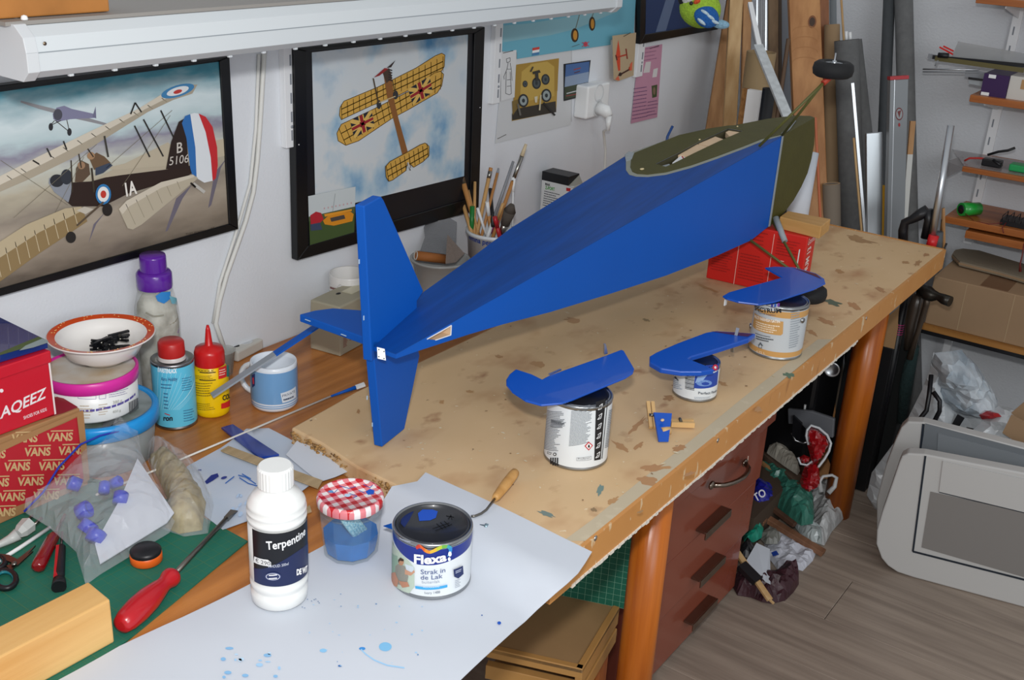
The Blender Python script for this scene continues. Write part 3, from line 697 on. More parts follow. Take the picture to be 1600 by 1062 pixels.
# far lower wing right of fuselage
pr.poly([(205, 260), (258, 236), (352, 216), (352, 243), (300, 254), (240, 262)], '#c0b49c')
pr.poly([(165, 262), (195, 255), (262, 222), (290, 250), (265, 262), (180, 266)], '#b9ae98')
# upper wing
pr.poly([(-30, 290), (60, 244), (140, 205), (215, 170), (262, 141), (290, 132), (308, 132), (300, 146), (270, 156), (230, 175), (150, 225), (110, 248), (40, 282), (-30, 312)], '#a99f8c')
pr.poly([(-30, 290), (60, 244), (140, 205), (215, 170), (262, 141), (290, 132), (296, 135), (225, 171), (150, 212), (70, 254), (-30, 303)], '#cfc7b6')
for i in range(12): strut((10+i*22, 274-i*11), (18+i*22, 280-i*11), 1, '#8a806c')
pr.ell((277, 142), 27, 9, '#3f7fae', rot=-.3); pr.ell((277, 142), 18, 6, '#dbe0e2', rot=-.3); pr.ell((277, 143), 7, 3, '#bb3a35', rot=-.3)
# fuselage
pr.poly([(142, 283), (160, 278), (190, 270), (262, 262), (300, 258), (306, 266), (290, 276), (240, 290), (200, 302), (160, 322), (112, 322), (100, 312), (108, 285)], '#2c1d17')
pr.poly([(150, 279), (175, 265), (265, 258), (262, 264), (190, 273)], '#b3a893')
pr.poly([(76, 278), (92, 272), (112, 280), (110, 302), (106, 316), (84, 300), (75, 286)], '#8a8f98'); pr.ell((88, 282), 11, 10, '#2b2c31'); pr.ell((103, 276), 9, 12, '#30343c')
pr.poly([(118, 262), (126, 250), (138, 256), (140, 272), (128, 284), (116, 284)], '#5c4a3a'); pr.poly([(138, 246), (150, 238), (162, 244), (172, 254), (165, 262), (146, 265)], '#6a533c'); pr.ell((126, 258), 6, 6, '#9a7a5e'); pr.ell((141, 243), 6, 6, '#a3805f'); pr.poly([(148, 262), (170, 254), (175, 258), (160, 270), (148, 274)], '#3c4658')
strut((162, 212), (168, 245), 3, '#3c3a34'); strut((136, 232), (145, 245), 2); strut((122, 240), (126, 262), 2); strut((142, 262), (146, 300), 3); strut((110, 250), (112, 300), 2)
for a, b_ in (((203, 178), (210, 160)), ((210, 160), (220, 175)), ((209, 196), (233, 245)), ((223, 186), (254, 244)), ((250, 172), (270, 214)), ((72, 231), (79, 245)), ((98, 220), (103, 233)), ((50, 250), (60, 256))): strut(a, b_, 2.4, '#2a2926')
for a, b_ in (((165, 262), (268, 172)), ((190, 290), (265, 180)), ((0, 250), (105, 320)), ((20, 340), (150, 225)), ((60, 380), (130, 245))): strut(a, b_, .7, '#77705f')
# tail fin + rudder stripes
pr.poly([(258, 264), (266, 222), (278, 190), (288, 184), (294, 262)], '#2a1c18')
pr.poly([(283, 192), (288, 181), (296, 178), (304, 230), (306, 275), (300, 276), (296, 262), (290, 215)], '#2f6db0')
pr.poly([(296, 178), (302, 176), (309, 177), (320, 206), (328, 245), (331, 282), (318, 285), (306, 278), (304, 230)], '#dde2e6')
pr.poly([(309, 177), (320, 182), (331, 198), (338, 230), (339, 258), (336, 278), (331, 282), (328, 245), (320, 206)], '#c22a30')
pr.text('B', (275, 239), (284, 237), (275, 222), '#c9c2ba', 1, .01); pr.text('5106', (263, 258), (293, 253), (264, 244), '#c9c2ba', 1, .0)
pr.text('1A', (196, 306), (213, 301), (193, 285), '#e6e2da', 1, .03)
pr.ell((160, 303), 12, 16, '#2f77b0'); pr.ell((160, 303), 9, 12, '#e4e4e2'); pr.ell((160, 303), 4.5, 6, '#c0392f')
# tailplane near
pr.poly([(184, 326), (196, 313), (250, 284), (300, 272), (308, 278), (286, 296), (220, 350), (206, 358), (198, 356)], '#b7ad98'); pr.poly([(184, 326), (196, 313), (250, 284), (300, 272), (302, 276), (250, 293), (200, 322), (190, 334)], '#cdc4b2')
for i in range(6): strut((195+i*16, 318-i*7), (210+i*14, 350-i*11), .8, '#8f8672')
# lower wing near
pr.poly([(-30, 400), (40, 350), (100, 325), (125, 322), (135, 345), (110, 362), (60, 395), (0, 438), (-30, 455)], '#8c7650'); pr.poly([(-30, 395), (40, 350), (100, 325), (125, 322), (128, 328), (60, 362), (-30, 420)], '#b8a98a')
for i in range(9): strut((-8+i*15, 395-i*9), (0+i*15, 432-i*10), 1, '#c9bb9c')
pr.ell((166, 327), 8, 10, '#241f1c'); pr.ell((109, 370), 8, 9, '#26221f'); pr.poly([(118, 328), (130, 322), (145, 326), (132, 334)], '#bfb8aa'); strut((160, 315), (118, 352), 3, '#57493a'); strut((300, 286), (318, 300), 5, '#bcb9b2'); strut((296, 285), (304, 292), 3, '#2a2522')
pr.text('THIJS POSTMA', (288, 367), (321, 361), (288, 363.6), '#3a3026'); pr.text('44', (327, 358), (333, 356.5), (327, 354.5), '#3a3026')
pr.build('painting', f1)
# ---- middle picture
f2, S = frame('framed_picture', 'black-framed photo of a yellow biplane with flag wings, second picture on the wall', ((459, 76), (758, 42), (748, 328), (465, 407)), ((479, 80), (742, 52), (735, 310), (482, 384)))
pr = Print(S, .00008, .0002)
M_sky2 = skymat('printed_cloud_sky', [(0, '#1f6ea8'), (.36, '#4f8fbe'), (.45, '#a9c2d2'), (.52, '#cdd3d6'), (.64, '#c9d2d8'), (.75, '#8fb0c8')], 0, 1, 1.6, 0)
nt = M_sky2.node_tree; _n = [n for n in nt.nodes if n.type == 'TEX_NOISE'][0]; _r = [n for n in nt.nodes if n.type == 'VALTORGB'][0]; nt.links.new(_n.outputs[0], _r.inputs[0]); _n.inputs['Scale'].default_value = 1.9
[n for n in nt.nodes if n.type == 'MAPPING'][0].inputs['Scale'].default_value = (3.4, 1, 3.4)
pr.poly([(487, 82), (731, 54), (725, 275), (493, 332)], M_sky2)
Yl = '#cfa24a'; Yd = '#8a6226'
def wingp(pts, nrib, a0, a1, b0, b1):
    pr.poly(pts, Yl)
    for i in range(nrib+1):
        t = i/nrib; pr.line([(a0[0]+(a1[0]-a0[0])*t, a0[1]+(a1[1]-a0[1])*t), (b0[0]+(b1[0]-b0[0])*t, b0[1]+(b1[1]-b0[1])*t)], .9, Yd, True)
    for k in (.33, .72):
        pr.line([(a0[0]+(b0[0]-a0[0])*k, a0[1]+(b0[1]-a0[1])*k), (a1[0]+(b1[0]-a1[0])*k, a1[1]+(b1[1]-a1[1])*k)], 1.3, Yd, True)
    pr.line(list(pts)+[pts[0]], 1, '#6d4a1c', True)
wingp([(531, 168), (537, 158), (590, 136), (650, 106), (680, 87), (690, 83), (695, 86), (694, 104), (685, 118), (620, 150), (580, 165), (533, 187), (530, 180)], 17, (533, 163), (692, 88), (534, 186), (692, 112))
wingp([(526, 208), (533, 194), (580, 172), (640, 142), (678, 114), (688, 111), (693, 116), (690, 134), (683, 145), (640, 170), (612, 185), (560, 220), (540, 227), (528, 220)], 17, (529, 200), (690, 113), (540, 226), (688, 140))
def flag(c):
    a, b_, c_, d = c; q = lambda u, v: (a[0]*(1-u)*(1-v)+b_[0]*u*(1-v)+c_[0]*u*v+d[0]*(1-u)*v, a[1]*(1-u)*(1-v)+b_[1]*u*(1-v)+c_[1]*u*v+d[1]*(1-u)*v)
    pr.poly(c, '#1f2430')
    pr.poly([q(0, 0), q(.12, 0), q(1, .85), q(1, 1), q(.88, 1), q(0, .15)], '#d9b25e'); pr.poly([q(1, 0), q(1, .15), q(.12, 1), q(0, 1), q(0, .85), q(.88, 0)], '#d9b25e', True)
    pr.poly([q(.38, 0), q(.62, 0), q(.62, 1), q(.38, 1)], '#d9b25e'); pr.poly([q(0, .36), q(1, .36), q(1, .64), q(0, .64)], '#d9b25e', True)
    pr.poly([q(.43, 0), q(.57, 0), q(.57, 1), q(.43, 1)], '#97222a'); pr.poly([q(0, .42), q(1, .42), q(1, .58), q(0, .58)], '#97222a', True)
flag([(637, 139), (671, 119), (676, 144), (645, 164)]); flag([(546, 188), (580, 172), (585, 197), (553, 216)])
pr.poly([(598, 112), (605, 107), (610, 112), (616, 160), (622, 185), (636, 235), (637, 253), (633, 256), (630, 250), (615, 190), (604, 150)], '#8a5a2e'); pr.poly([(597, 113), (607, 106), (612, 122), (603, 130)], '#4a3a30')
for i in range(5): pr.line([(606, 108+i*4), (612, 110+i*4)], 2, '#2f2a2a')
pr.poly([(583, 121), (600, 106), (606, 107), (592, 118)], '#8f2a2c'); pr.poly([(603, 106), (617, 94), (610, 105)], '#3a2e2e')
pr.ell((617, 148), 4, 7, '#2f3338'); pr.ell((591, 163), 3.5, 7, '#2f3338', keep=True); pr.line([(591, 160), (617, 150)], 1.5, '#c7b48a'); pr.line([(582, 122), (590, 160)], 2, '#4a3a28'); pr.line([(617, 150), (612, 125)], 1.2, '#4a3a28')
wingp([(601, 260), (608, 252), (634, 238), (655, 226), (663, 223), (669, 228), (669, 243), (660, 252), (645, 261), (640, 256), (635, 254), (633, 266), (612, 281), (606, 283), (602, 276)], 9, (602, 258), (666, 224), (606, 282), (668, 246))
pr.line([(636, 253), (640, 266), (636, 258)], 1.5, '#cfd3d4')
# inset photo bottom left
pr.poly([(480, 306), (554, 291), (552, 366), (483, 385)], '#41552c'); pr.poly([(480, 306), (554, 291), (553, 328), (481, 340)], '#c4ccce'); pr.poly([(481, 338), (553, 322), (553, 332), (481, 345)], '#4e5a3c')
pr.poly([(512, 336), (546, 330), (551, 334), (549, 345), (520, 352), (506, 350), (503, 344)], '#d68a1e'); pr.poly([(505, 334), (548, 326), (548, 329), (506, 338)], '#e0962a'); pr.poly([(514, 340), (536, 335), (538, 341), (516, 346)], '#4a4440')
pr.poly([(483, 336), (492, 330), (500, 332), (504, 342), (498, 348), (484, 352)], '#b02430'); pr.poly([(483, 350), (498, 347), (502, 358), (484, 360)], '#3a4660'); pr.line([(518, 330), (522, 302)], .8, '#9aa0a2')
for i in range(8): pr.ell((505+i*6, 325-i*1.2), 1, 1.5, '#c7a0a4', keep=True)
pr.build('photo_print', f2)
for q in ((467, 226), (750, 168)): p = Yp(*q, YF-.0002); B().ell(p, (.0012, .0008, .0012), 8).build('pin_dot', M_white, f2)
# ---- right picture
f3, S = frame('framed_picture', 'black-framed dark blue picture behind the knitted bird, rightmost on the wall', ((1004, -160), (1130, -160), (1122, 46), (1000, 69)), ((1013, -150), (1119, -150), (1112, 37), (1008, 54)))
pr = Print(S); pr.poly([(1012, -150), (1114, -150), (1110, 36), (1008, 54)], '#22375f'); pr.poly([(1046, -20), (1060, -20), (1040, 48), (1024, 50)], '#5b6c8a'); pr.build('print_sheet', f3)
# ---- papers on the wall
def paper(lab, px, draw=None, hx='#dfe1e2', th=.0006, name='pinned_sheet', cat='poster', y=None, nm='print_sheet'):
    y = YW-.003 if y is None else y
    pts = [Yp(*q, y) for q in px]; c = sum(pts, Vector())/len(pts); lo = min(p.z for p in pts)
    t = thing(name, lab, cat, (c.x, y, lo))
    B().slab(pts, (0, th, 0)).build('sheet', tint(hx, .6), t)
    S = Plane((0, y, 0), (0, -1, 0)); pr = Print(S, .00008, .0001)
    if draw: draw(pr); pr.build(nm, t)
    return t
def d_blue(pr):
    pr.poly([(786, 40), (830, 36), (965, 14), (960, 20), (900, 45), (860, 55), (786, 66)], '#86b4c0')
    for q in ((898, 55, 6, 11), (925, 37, 5, 11)): pr.ell((q[0], q[1]), q[2], q[3], '#3a2c1c'); pr.ell((q[0]+.5, q[1]), q[2]*.55, q[3]*.7, '#c28a34')
    pr.line([(899, 45), (906, 20)], 1, '#6b6a5a'); pr.line([(925, 26), (932, 5)], 1, '#6b6a5a')
    pr.poly([(831.5, 75), (842.5, 73), (842.5, 77), (831.5, 79)], '#c8443c'); pr.poly([(831.5, 79), (842.5, 77), (842, 81), (831, 83)], '#e6ecee'); pr.poly([(831, 83), (842, 81), (842, 85), (831, 87)], '#4a7fae')
    pr.ell((914.5, 69), 3.2, 4, '#c0485a'); pr.line([(909, 66), (920, 72)], 1, '#c0485a'); pr.line([(909, 73), (920, 65)], 1, '#c0485a', True); pr.line([(893, 73), (905, 69)], .8, '#5a6a70')
t_blue = paper('long light blue poster with two aeroplane wheels, hung under the white lamp housing', [(783, 12), (994, -10), (990, 56), (954, 62), (954, 70), (864, 83), (808, 92), (808, 82), (784, 80)], d_blue, '#6aadc2', name='poster', y=YW-.0045)
t_big = paper('large white sheet pinned behind the cockpit photo', [(784, 80), (893, 62), (892, 195), (774, 224), (780, 160)], lambda pr: (pr.line([(777, 217), (791, 210)], 1, '#55504a'), pr.line([(893, 70), (893, 190)], .8, '#b9bcc0')), '#cfd2d4', name='poster', y=YW-.0022)
def d_sketch(pr):
    pr.line([(786, 83), (802, 79)], 1, '#2b2b2e')
    for p in ([(791, 92), (797, 90), (797, 96), (792, 98), (791, 92)], [(794, 98), (792, 108), (787, 120), (788, 124)], [(797, 98), (799, 110), (800, 126)], [(792, 108), (799, 108)], [(791, 112), (790, 146), (796, 148), (799, 146), (797, 112)], [(792, 125), (798, 124)], [(792, 135), (798, 134)]): pr.line(p, .8, '#4a4a50', True)
paper('small pencil sketch of a standing figure pinned at the left of the cockpit photo', [(783, 82), (807, 78), (804, 152), (783, 158)], d_sketch, '#d7d9da', name='sketch', cat='drawing', y=YW-.0054, nm='pencil_lines')
def d_cock(pr):
    pr.poly([(808, 101), (873, 92), (871, 142), (802, 158), (806, 120)], '#a8873c'); pr.poly([(815, 112), (830, 100), (855, 96), (866, 104), (866, 150), (812, 160)], '#c2a352')
    pr.poly([(800, 178), (806, 170), (868, 158), (869, 175), (800, 188)], '#3a362f'); pr.poly([(800, 158), (812, 154), (808, 170), (801, 180)], '#7f6a3a')
    for x, y, r in ((838, 130, 7), (852, 124, 6.5), (820, 131, 4), (853, 149, 8), (817, 157, 8)): pr.ell((x, y), r, r*1.3, '#2f3234'); pr.ell((x, y), r*.7, r*.95, '#98a4a4' if r > 7 else '#4f585a'); pr.ell((x, y), r*.3, r*.4, '#30383a')
    pr.poly([(831, 112), (842, 109), (844, 113), (832, 116)], '#3a3832'); pr.poly([(835, 114), (840, 113), (841, 126), (836, 127)], '#3a3a36'); pr.poly([(834, 151), (839, 150), (838, 160), (835, 160)], '#d6cfb6')
    pr.line([(828, 112), (832, 104)], 2.4, '#4a4438'); pr.line([(844, 148), (842, 172)], 2.4, '#c7bfa0'); pr.line([(848, 160), (866, 180)], 3, '#2b2a28')
    pr.line([(808, 162), (812, 180)], 3, '#6d6a62')
paper('colour photo of a yellow cockpit instrument panel pinned on the white wall sheet', [(807, 101), (873.5, 91), (869, 175), (800, 189), (803, 155)], d_cock, '#b39244', name='photo_print', cat='photo', y=YW-.0036, nm='instrument_panel_print')
def d_small(pr):
    pr.poly([(884, 101), (921, 96), (919, 130), (882, 138)], '#4c6da2'); pr.poly([(883, 120), (920, 112), (919, 132), (882, 140)], '#8d9fb8'); pr.poly([(882, 136), (919, 128), (917, 148), (882, 155)], '#3a4430')
    pr.line([(896, 109), (907, 106)], 1.6, '#a04a44'); pr.line([(897, 114), (906, 111)], 1.4, '#5a3a48', True); pr.line([(885, 146), (916, 138)], 1.4, '#c9cfd4'); pr.line([(884, 150), (900, 147)], 1.6, '#8a3f3a', True)
paper('small dark-edged photo of a biplane over an airfield, pinned left of the wall socket', [(881, 100), (923, 94), (917, 149), (881, 158)], d_small, '#1d1f24', name='photo_print', cat='photo', y=YW-.0036)
def d_red(pr):
    pr.poly([(966, 62), (969, 82), (969, 110), (966, 111), (962, 88)], '#d14a2c'); pr.line([(962, 90), (980, 85)], 2.4, '#b5402c'); pr.line([(978, 76), (980, 92)], 2, '#8a3326'); pr.line([(962, 86), (964, 94)], 2, '#5a2a22', True)
    pr.line([(966, 118), (984, 108)], 2.4, '#4a2a24'); pr.ell((969, 116), 2.5, 3, '#3a2a26'); pr.ell((984, 107), 2, 3, '#b0402c'); pr.poly([(961, 124), (966, 118), (968, 126)], '#d8694c'); pr.poly([(984, 100), (988, 96), (987, 110), (984, 110)], '#d8694c', True); pr.line([(974, 57), (985, 51)], 1, '#3a3026', True)
paper('beige card with an orange model aeroplane hanging over the edge of the blue poster', [(957, 56), (994, 51), (990, 118), (965, 127), (959, 124)], d_red, '#b9a586', name='picture_card', cat='card', y=YW-.022)
def d_pink(pr):
    pr.poly([(1009, 97), (1017, 96), (1015, 113), (1005, 114)], '#d9d6d6'); pr.poly([(1021, 108), (1028, 106), (1026, 120), (1019, 121)], '#dedcdc'); pr.poly([(1018, 134), (1027, 132), (1026, 151), (1019, 153)], '#4c5a3a'); pr.ell((1022, 142), 2, 6, '#8a7460')
    pr.lines((1000, 76), (1030, 71), (998, 100), 4, '#9a6a88', .2); pr.lines((990, 137), (1016, 133), (987, 190), 9, '#7c5a80', .22); pr.lines((1012, 158), (1029, 155), (1010, 184), 5, '#7c5a80', .22); pr.line([(1015, 76), (1030, 71)], 1, '#4a3a44', True)
paper('pink handwritten letter pinned to the wall right of the socket', [(999, 76), (1035, 69), (1027, 183), (986, 193)], d_pink, '#c893ab', name='letter', cat='letter', y=YW-.003)
# ---- shelf rails on the wall
M_rail = mt('white_rail', '#e6e8ea', .4)
def wrail(lab, x0, x1, ytop, ybot, tilt=0):
    a = Yp(x0, ybot, YW-.012); b_ = Yp(x1, ybot, YW-.012); z1 = Yp(x0, ytop, YW-.012).z
    w_ = b_.x-a.x; t = thing('shelf_rail', lab, 'shelf rail', ((a.x+b_.x)/2, YW-.006, a.z))
    B().box((a.x, YW-.013, a.z), (b_.x, YW, max(z1, 1.34))).build('channel', M_rail, t, bevel=.001)
    M_dk = mt('slot_dark', '#858a92', .6); k = 0; z = a.z+.012
    while z < 1.30:
        B().box((b_.x-w_*.38, YW-.0134, z), (b_.x-w_*.2, YW-.0128, z+.018)).build('slot', M_dk, t); z += .032
    p = Vector((b_.x-w_*.29, YW-.0135, a.z+.036)); B().lathe(p, [(.0001, .0018), (.0025, .001), (.003, 0)], 10, axis=(0, -1, 0)).build('screw', M_dk, t)
wrail('slotted white shelf rail on the wall between the two biplane pictures', 447, 460, 80, 232)
wrail('slotted white shelf rail on the wall at the left edge of the blue poster', 769, 780, 40, 163)
wrail('slotted white shelf rail on the wall between the beige card and the dark blue picture', 993, 1003, 0, 121)
# ---- white lamp housing along the wall
lampt = thing('lamp_housing', 'long white workbench lamp housing mounted on the wall above the pictures', 'lamp', (1.3, 1.2, 1.29))
YL = 1.12; M_lamp = mt('lamp_white', '#cbd1d4', .35); M_lampd = mt('lamp_end_cap', '#c9cdd0', .4)
Lx0 = Yp(62, 128, YL).x; Lx1 = Yp(962, 18, YL).x
za = Yp(240, 102, YL+.006).z; zb2 = Yp(240, 92, YL).z; zc_ = Yp(240, 65, YL).z; zd = Yp(240, 42, YL+.003).z; ze = Yp(240, 25, YL+.018).z
prof = [(YL+.012, za), (YL, zb2), (YL, zc_+.0007), (YL+.0012, zc_), (YL, zc_-.0007+.0014), (YL+.003, zd), (YL+.018, ze), (1.36, ze+.004), (1.36, za+.004)]
b = B(); b.slab([(Lx0, y, z) for y, z in prof], (Lx1-Lx0, 0, 0)); b.build('housing', M_lamp, lampt)
zl = zc_; B().box((Lx0, YL-.0004, zl-.0006), (Lx1, YL+.001, zl+.0006)).build('front_seam', mt('seam_grey', '#8f979c', .6), lampt)
xe = Yp(44, 128, YL).x
def capp(x0, x1, g): return B().slab([(x0, y+(-g if y < 1.2 else 0), z+(-g if z < zb2 else g if z > zd else 0)) for y, z in prof], (x1-x0, 0, 0))
capp(xe, Lx0+.001, .0025).build('end_cap', M_lampd, lampt, bevel=.001); capp(Lx1-.001, Lx1+.02, .0025).build('end_cap', M_lampd, lampt, bevel=.001)
B().box((Lx0-.02, YL+.02, ze+.0005), (Lx1+.01, 1.36, ze+.0048)).build('dusty_top', mt('dusty_grey', '#8f8b86', .7), lampt)
B().box((Lx0+.01, YL+.03, za-.001), (Lx1-.01, 1.33, za+.003)).build('diffuser_panel', mt('diffuser', '#bfc3c4', .5), lampt)
n_ = 21
for i in range(n_):
    x = Lx0+.05+i*(Lx1-Lx0-.08)/(n_-1); B().box((x-.003, YL+.014, za-.0035), (x+.003, YL+.019, za+.001)).build('clip', M_lamp, lampt, bevel=.001)
for q in ((70, 68), (50, 75)): p = Yp(*q, YL); B().lathe(p, [(.0001, .0006), (.002, .0006), (.0022, 0)], 10, axis=(0, -1, 0)).build('screw', mt('screw_bronze', '#8a7a68', .4, 1), lampt)
B().tube([(p.x, 1.39, p.z-.02) for p in (Vector((.9, 0, 1.31)), Vector((.9, 0, 1.6)))], .004, 6).build('hanging_wire', M_white, lampt)
# mounting brackets to the wall
for x in (.85, 1.4, 1.85): B().box((x, 1.35, za+.01), (x+.03, YW, ze)).build('wall_bracket', M_lampd, lampt)
# things on top of the housing
wt = [Vector((xe-.05, 1.30, ze+.005))]
p0 = Zp(118, 24, ze+.004); p1 = Zp(171, 20, ze+.004)
tag(B().box((p0.x-.5, p0.y, ze+.0055), (p1.x, p0.y+.045, ze+.06)).build('wood_bar', mt('pine_bar', '#b0753a', .5, var=.2, scale=12), bevel=.002), 'orange-brown wooden bar lying on top of the lamp housing', 'wood bar')
for i, q in enumerate(((2, 20), (13, 23), (23, 26), (38, 29))):
    p = Zp(q[0], q[1], ze+.006); tag(B().lathe(p-Vector((0, 0, .002)), [(.0035, 0), (.004, .002), (.003, .005), (.0001, .006)], 10, cap0=True).build('white_button', M_white), '%s small white button on top of the left lamp end' % ('leftmost', 'second from left', 'third from left', 'rightmost')[i], 'button', 'small white buttons on the lamp')
# ---- socket, plug and cords
sk = thing('wall_socket', 'double white wall socket with a plug in its lower outlet', 'socket', Yp(935, 188, YW))
c4 = [Yp(*q, YW-.04) for q in ((926, 125), (955, 131), (947, 188), (918, 187))]
x0, x1 = c4[3].x-.003, c4[1].x; z0, z1 = c4[3].z, c4[1].z+.004
B().box((x0, YW-.038, z0), (x1, YW, z1)).build('socket_box', M_white, sk, bevel=.005, bseg=3)
for i, q in enumerate(((946, 144), (940, 168))):
    p = Yp(*q, YW-.0385); B().lathe((( x0+x1)/2, YW-.0382, z1-(z1-z0)*(.27 if i == 0 else .73)), [(.0165, -.001), (.0205, .0006), (.0215, 0), (.0165, -.001)], 26, axis=(0, -1, 0)).build('outlet_ring', mt('ring_white', '#cfd2d4', .4), sk)
    B().lathe(((x0+x1)/2, YW-.0384, z1-(z1-z0)*(.27 if i == 0 else .73)), [(.0001, -.002), (.016, -.002), (.0165, 0)], 24, axis=(0, -1, 0)).build('outlet_well', mt('well_white', '#b9bdc0', .4), sk)
M_cord = mt('white_cord', '#d9d9d4', .5)
pc = Vector(((x0+x1)/2, YW-.04, z1-(z1-z0)*.72))
pg = thing('plug', 'white plug with cord hanging from the lower wall outlet', 'plug', (pc.x, pc.y, pc.z-.3))
B().tube([pc, pc+Vector((0, -.022, -.004)), pc+Vector((0, -.03, -.016))], [.0165, .015, .011], 18).build('plug_body', M_white, pg)
B().tube([pc+Vector((0, -.03, -.014)), pc+Vector((0, -.031, -.05))], [.008, .0045], 12).build('strain_relief', M_white, pg)
pts = [pc+Vector((0, -.031, -.045))]+[Yp(*q, YW-.03) for q in ((943, 205), (946, 235), (945, 265), (938, 300))]+[Yp(936, 330, YW-.03), (Yp(936, 330, YW-.03).x, YW-.04, .73)]
B().tube(pts, .0032, 8).build('cord', M_cord, pg)
cb = [Yp(*q, YW-.006) for q in ((413, 78), (410, 130), (406, 198), (402, 250), (396, 300), (384, 345), (370, 385), (354, 430), (343, 470), (337, 505))]
P_ = Zp(352, 545, .735); cb.append(Vector((cb[-1].x+.01, 1.385, .745)))
B().tube(cb, .0042, 8).build('cord', M_cord, lampt)
B().tube([Yp(411, 84, YW-.004)+Vector((-.009, 0, 0)), Yp(406, 200, YW-.004)+Vector((-.009, 0, 0)), Yp(398, 285, YW-.004)+Vector((-.01, 0, 0)), Yp(372, 370, YW-.004)+Vector((-.008, 0, 0)), Yp(348, 440, YW-.004)+Vector((-.006, 0, 0)), Yp(333, 505, YW-.004)], .0028, 8).build('thin_cord', M_cord, lampt)
# ================================================================ left half of the workbench
ZD = .7204
# ---- cutting mat on the bench
mc = [Zp(*q, ZD) for q in ((387, 847), (187, 1012))]
d1 = Zp(330, 816, ZD)-Zp(387, 847, ZD)
mA = mc[0]; mdir = (mc[1]-mc[0]); 
mpts = [Zp(387, 847, ZD), Zp(330, 816, ZD), Zp(240, 772, ZD), Zp(-60, 700, ZD), Zp(-160, 1000, ZD), Zp(60, 1090, ZD), Zp(187, 1012, ZD)]
matt = thing('cutting_mat', 'dark green cutting mat with a faint yellow grid lying on the left of the workbench', 'cutting mat', (sum(mpts, Vector())/7))
b = B(); b.slab(mpts, (0, 0, .0022)); b.build('mat_sheet', mt('mat_green_top', '#1f6e5a', .6, var=.12, scale=14), matt)
S_t = Plane((.6, 1, ZD+.0022), (0, 0, 1)); M_ml = mt('mat_line_yellow', '#4a7450', .6)
def inpoly(p, poly):
    c = False; n = len(poly); j = n-1
    for i in range(n):
        if (poly[i].y > p.y) != (poly[j].y > p.y) and p.x < (poly[j].x-poly[i].x)*(p.y-poly[i].y)/(poly[j].y-poly[i].y)+poly[i].x: c = not c
        j = i
    return c
bx = (mpts[1]-mpts[0]).normalized(); by = Vector((-bx.y, bx.x, 0)); b = B()
def clipline(o_, d_):
    ts = []
    for a, c in zip(mpts, mpts[1:]+mpts[:1]):
        e = c-a; den = d_.x*e.y-d_.y*e.x
        if abs(den) > 1e-9:
            t = ((a.x-o_.x)*e.y-(a.y-o_.y)*e.x)/den; s_ = ((a.x-o_.x)*d_.y-(a.y-o_.y)*d_.x)/den
            if 0 <= s_ <= 1: ts.append(t)
    return (min(ts), max(ts)) if len(ts) > 1 else None
for i in range(-60, 60):
    for dd, nn in ((bx, by), (by, bx)):
        o_ = mpts[0]+nn*(i*.0127+.004); r_ = clipline(o_, dd)
        if r_:
            a, c = o_+dd*r_[0], o_+dd*r_[1]; w_ = nn*(.00022 if i % 5 else .0004); zz = Vector((0, 0, .0024))
            b.add([a-w_+zz, c-w_+zz, c+w_+zz, a+w_+zz], [(0, 1, 2, 3)])
o = b.build('grid_lines', M_ml, matt)
ZM = ZD+.0024
# ---- paint-spotted paper sheets
def sheet(name, lab, pts, zf_, mat_, step=.02, drape=None, cat='paper'):
    p2 = [Vector((p.x, p.y)) for p in pts]; out = []
    for a, c in zip(p2, p2[1:]+p2[:1]):
        k = max(1, int((c-a).length/step))
        for i in range(k): out.append(a+(c-a)*i/k)
    g = []; xs_ = [p.x for p in out]; ys_ = [p.y for p in out]; x = min(xs_)
    while x < max(xs_):
        y = min(ys_)
        while y < max(ys_):
            q = Vector((x+.003*math.sin(y*90), y))
            if inpoly(q, out) and min((q-o_).length for o_ in out) > step*.45: g.append(q)
            y += step
        x += step
    n0 = len(out); v, e, f, *_ = delaunay_2d_cdt(out+g, [], [list(range(n0))], 1, 1e-6); b = B(); n = len(v); T = .0004
    b.add([(p.x, p.y, zf_(p.x, p.y)+T) for p in v], [tuple(q) for q in f], 0, True); b.add([(p.x, p.y, zf_(p.x, p.y)) for p in v], [tuple(q)[::-1] for q in f], 0, True)
    return b.build(name, mat_) if lab is None else tag(b.build(name, mat_), lab, cat)
def zpap(x, y):
    xe_ = 1.0035+(y-.845)*.1207-.004
    t = min(1, max(0, (x-(xe_-.045))/.045)); t = t*t*(3-2*t)
    z = ZD+.0028+.0303*t+.0006*math.sin(x*40+y*23)
    # mat beneath
    return z
M_pap = mt('white_paper', '#c9cfd8', .7, var=.02, scale=10); M_pap2 = mt('white_paper_spotted', '#c8ced8', .7, hx2='#b8c6d8', scale=9)
def onpap(px, py):
    z = .74
    for _ in range(40): q = Zp(px, py, z); z += (zpap(q.x, q.y)-z)*.4
    return Zp(px, py, z)
bp = [onpap(*q) for q in ((652, 752), (665, 738), (740, 772), (830, 815), (925, 862), (914, 880), (903, 896), (886, 912), (868, 927), (840, 952), (800, 988), (720, 1062), (600, 1165))]+[Zp(*q, ZD+.002) for q in ((250, 1250), (90, 1064), (187, 1010), (286, 965), (389, 914), (420, 893), (482, 866), (560, 822), (612, 790))]
bpn = sheet('paint_paper', 'large white paper with pale blue paint spots hanging over the bench front', bp, zpap, M_pap)
S_p = Plane((.8, .8, ZD+.0042), (0, 0, 1)); pr = Print(S_p, .00003, 0)
pr.ell((602, 1010), 10, 7, '#7fbce4'); pr.ell((505, 1016), 5.5, 3, '#8cc4ea'); pr.ell((566, 1013), 5, 2.5, '#3f8fd6')
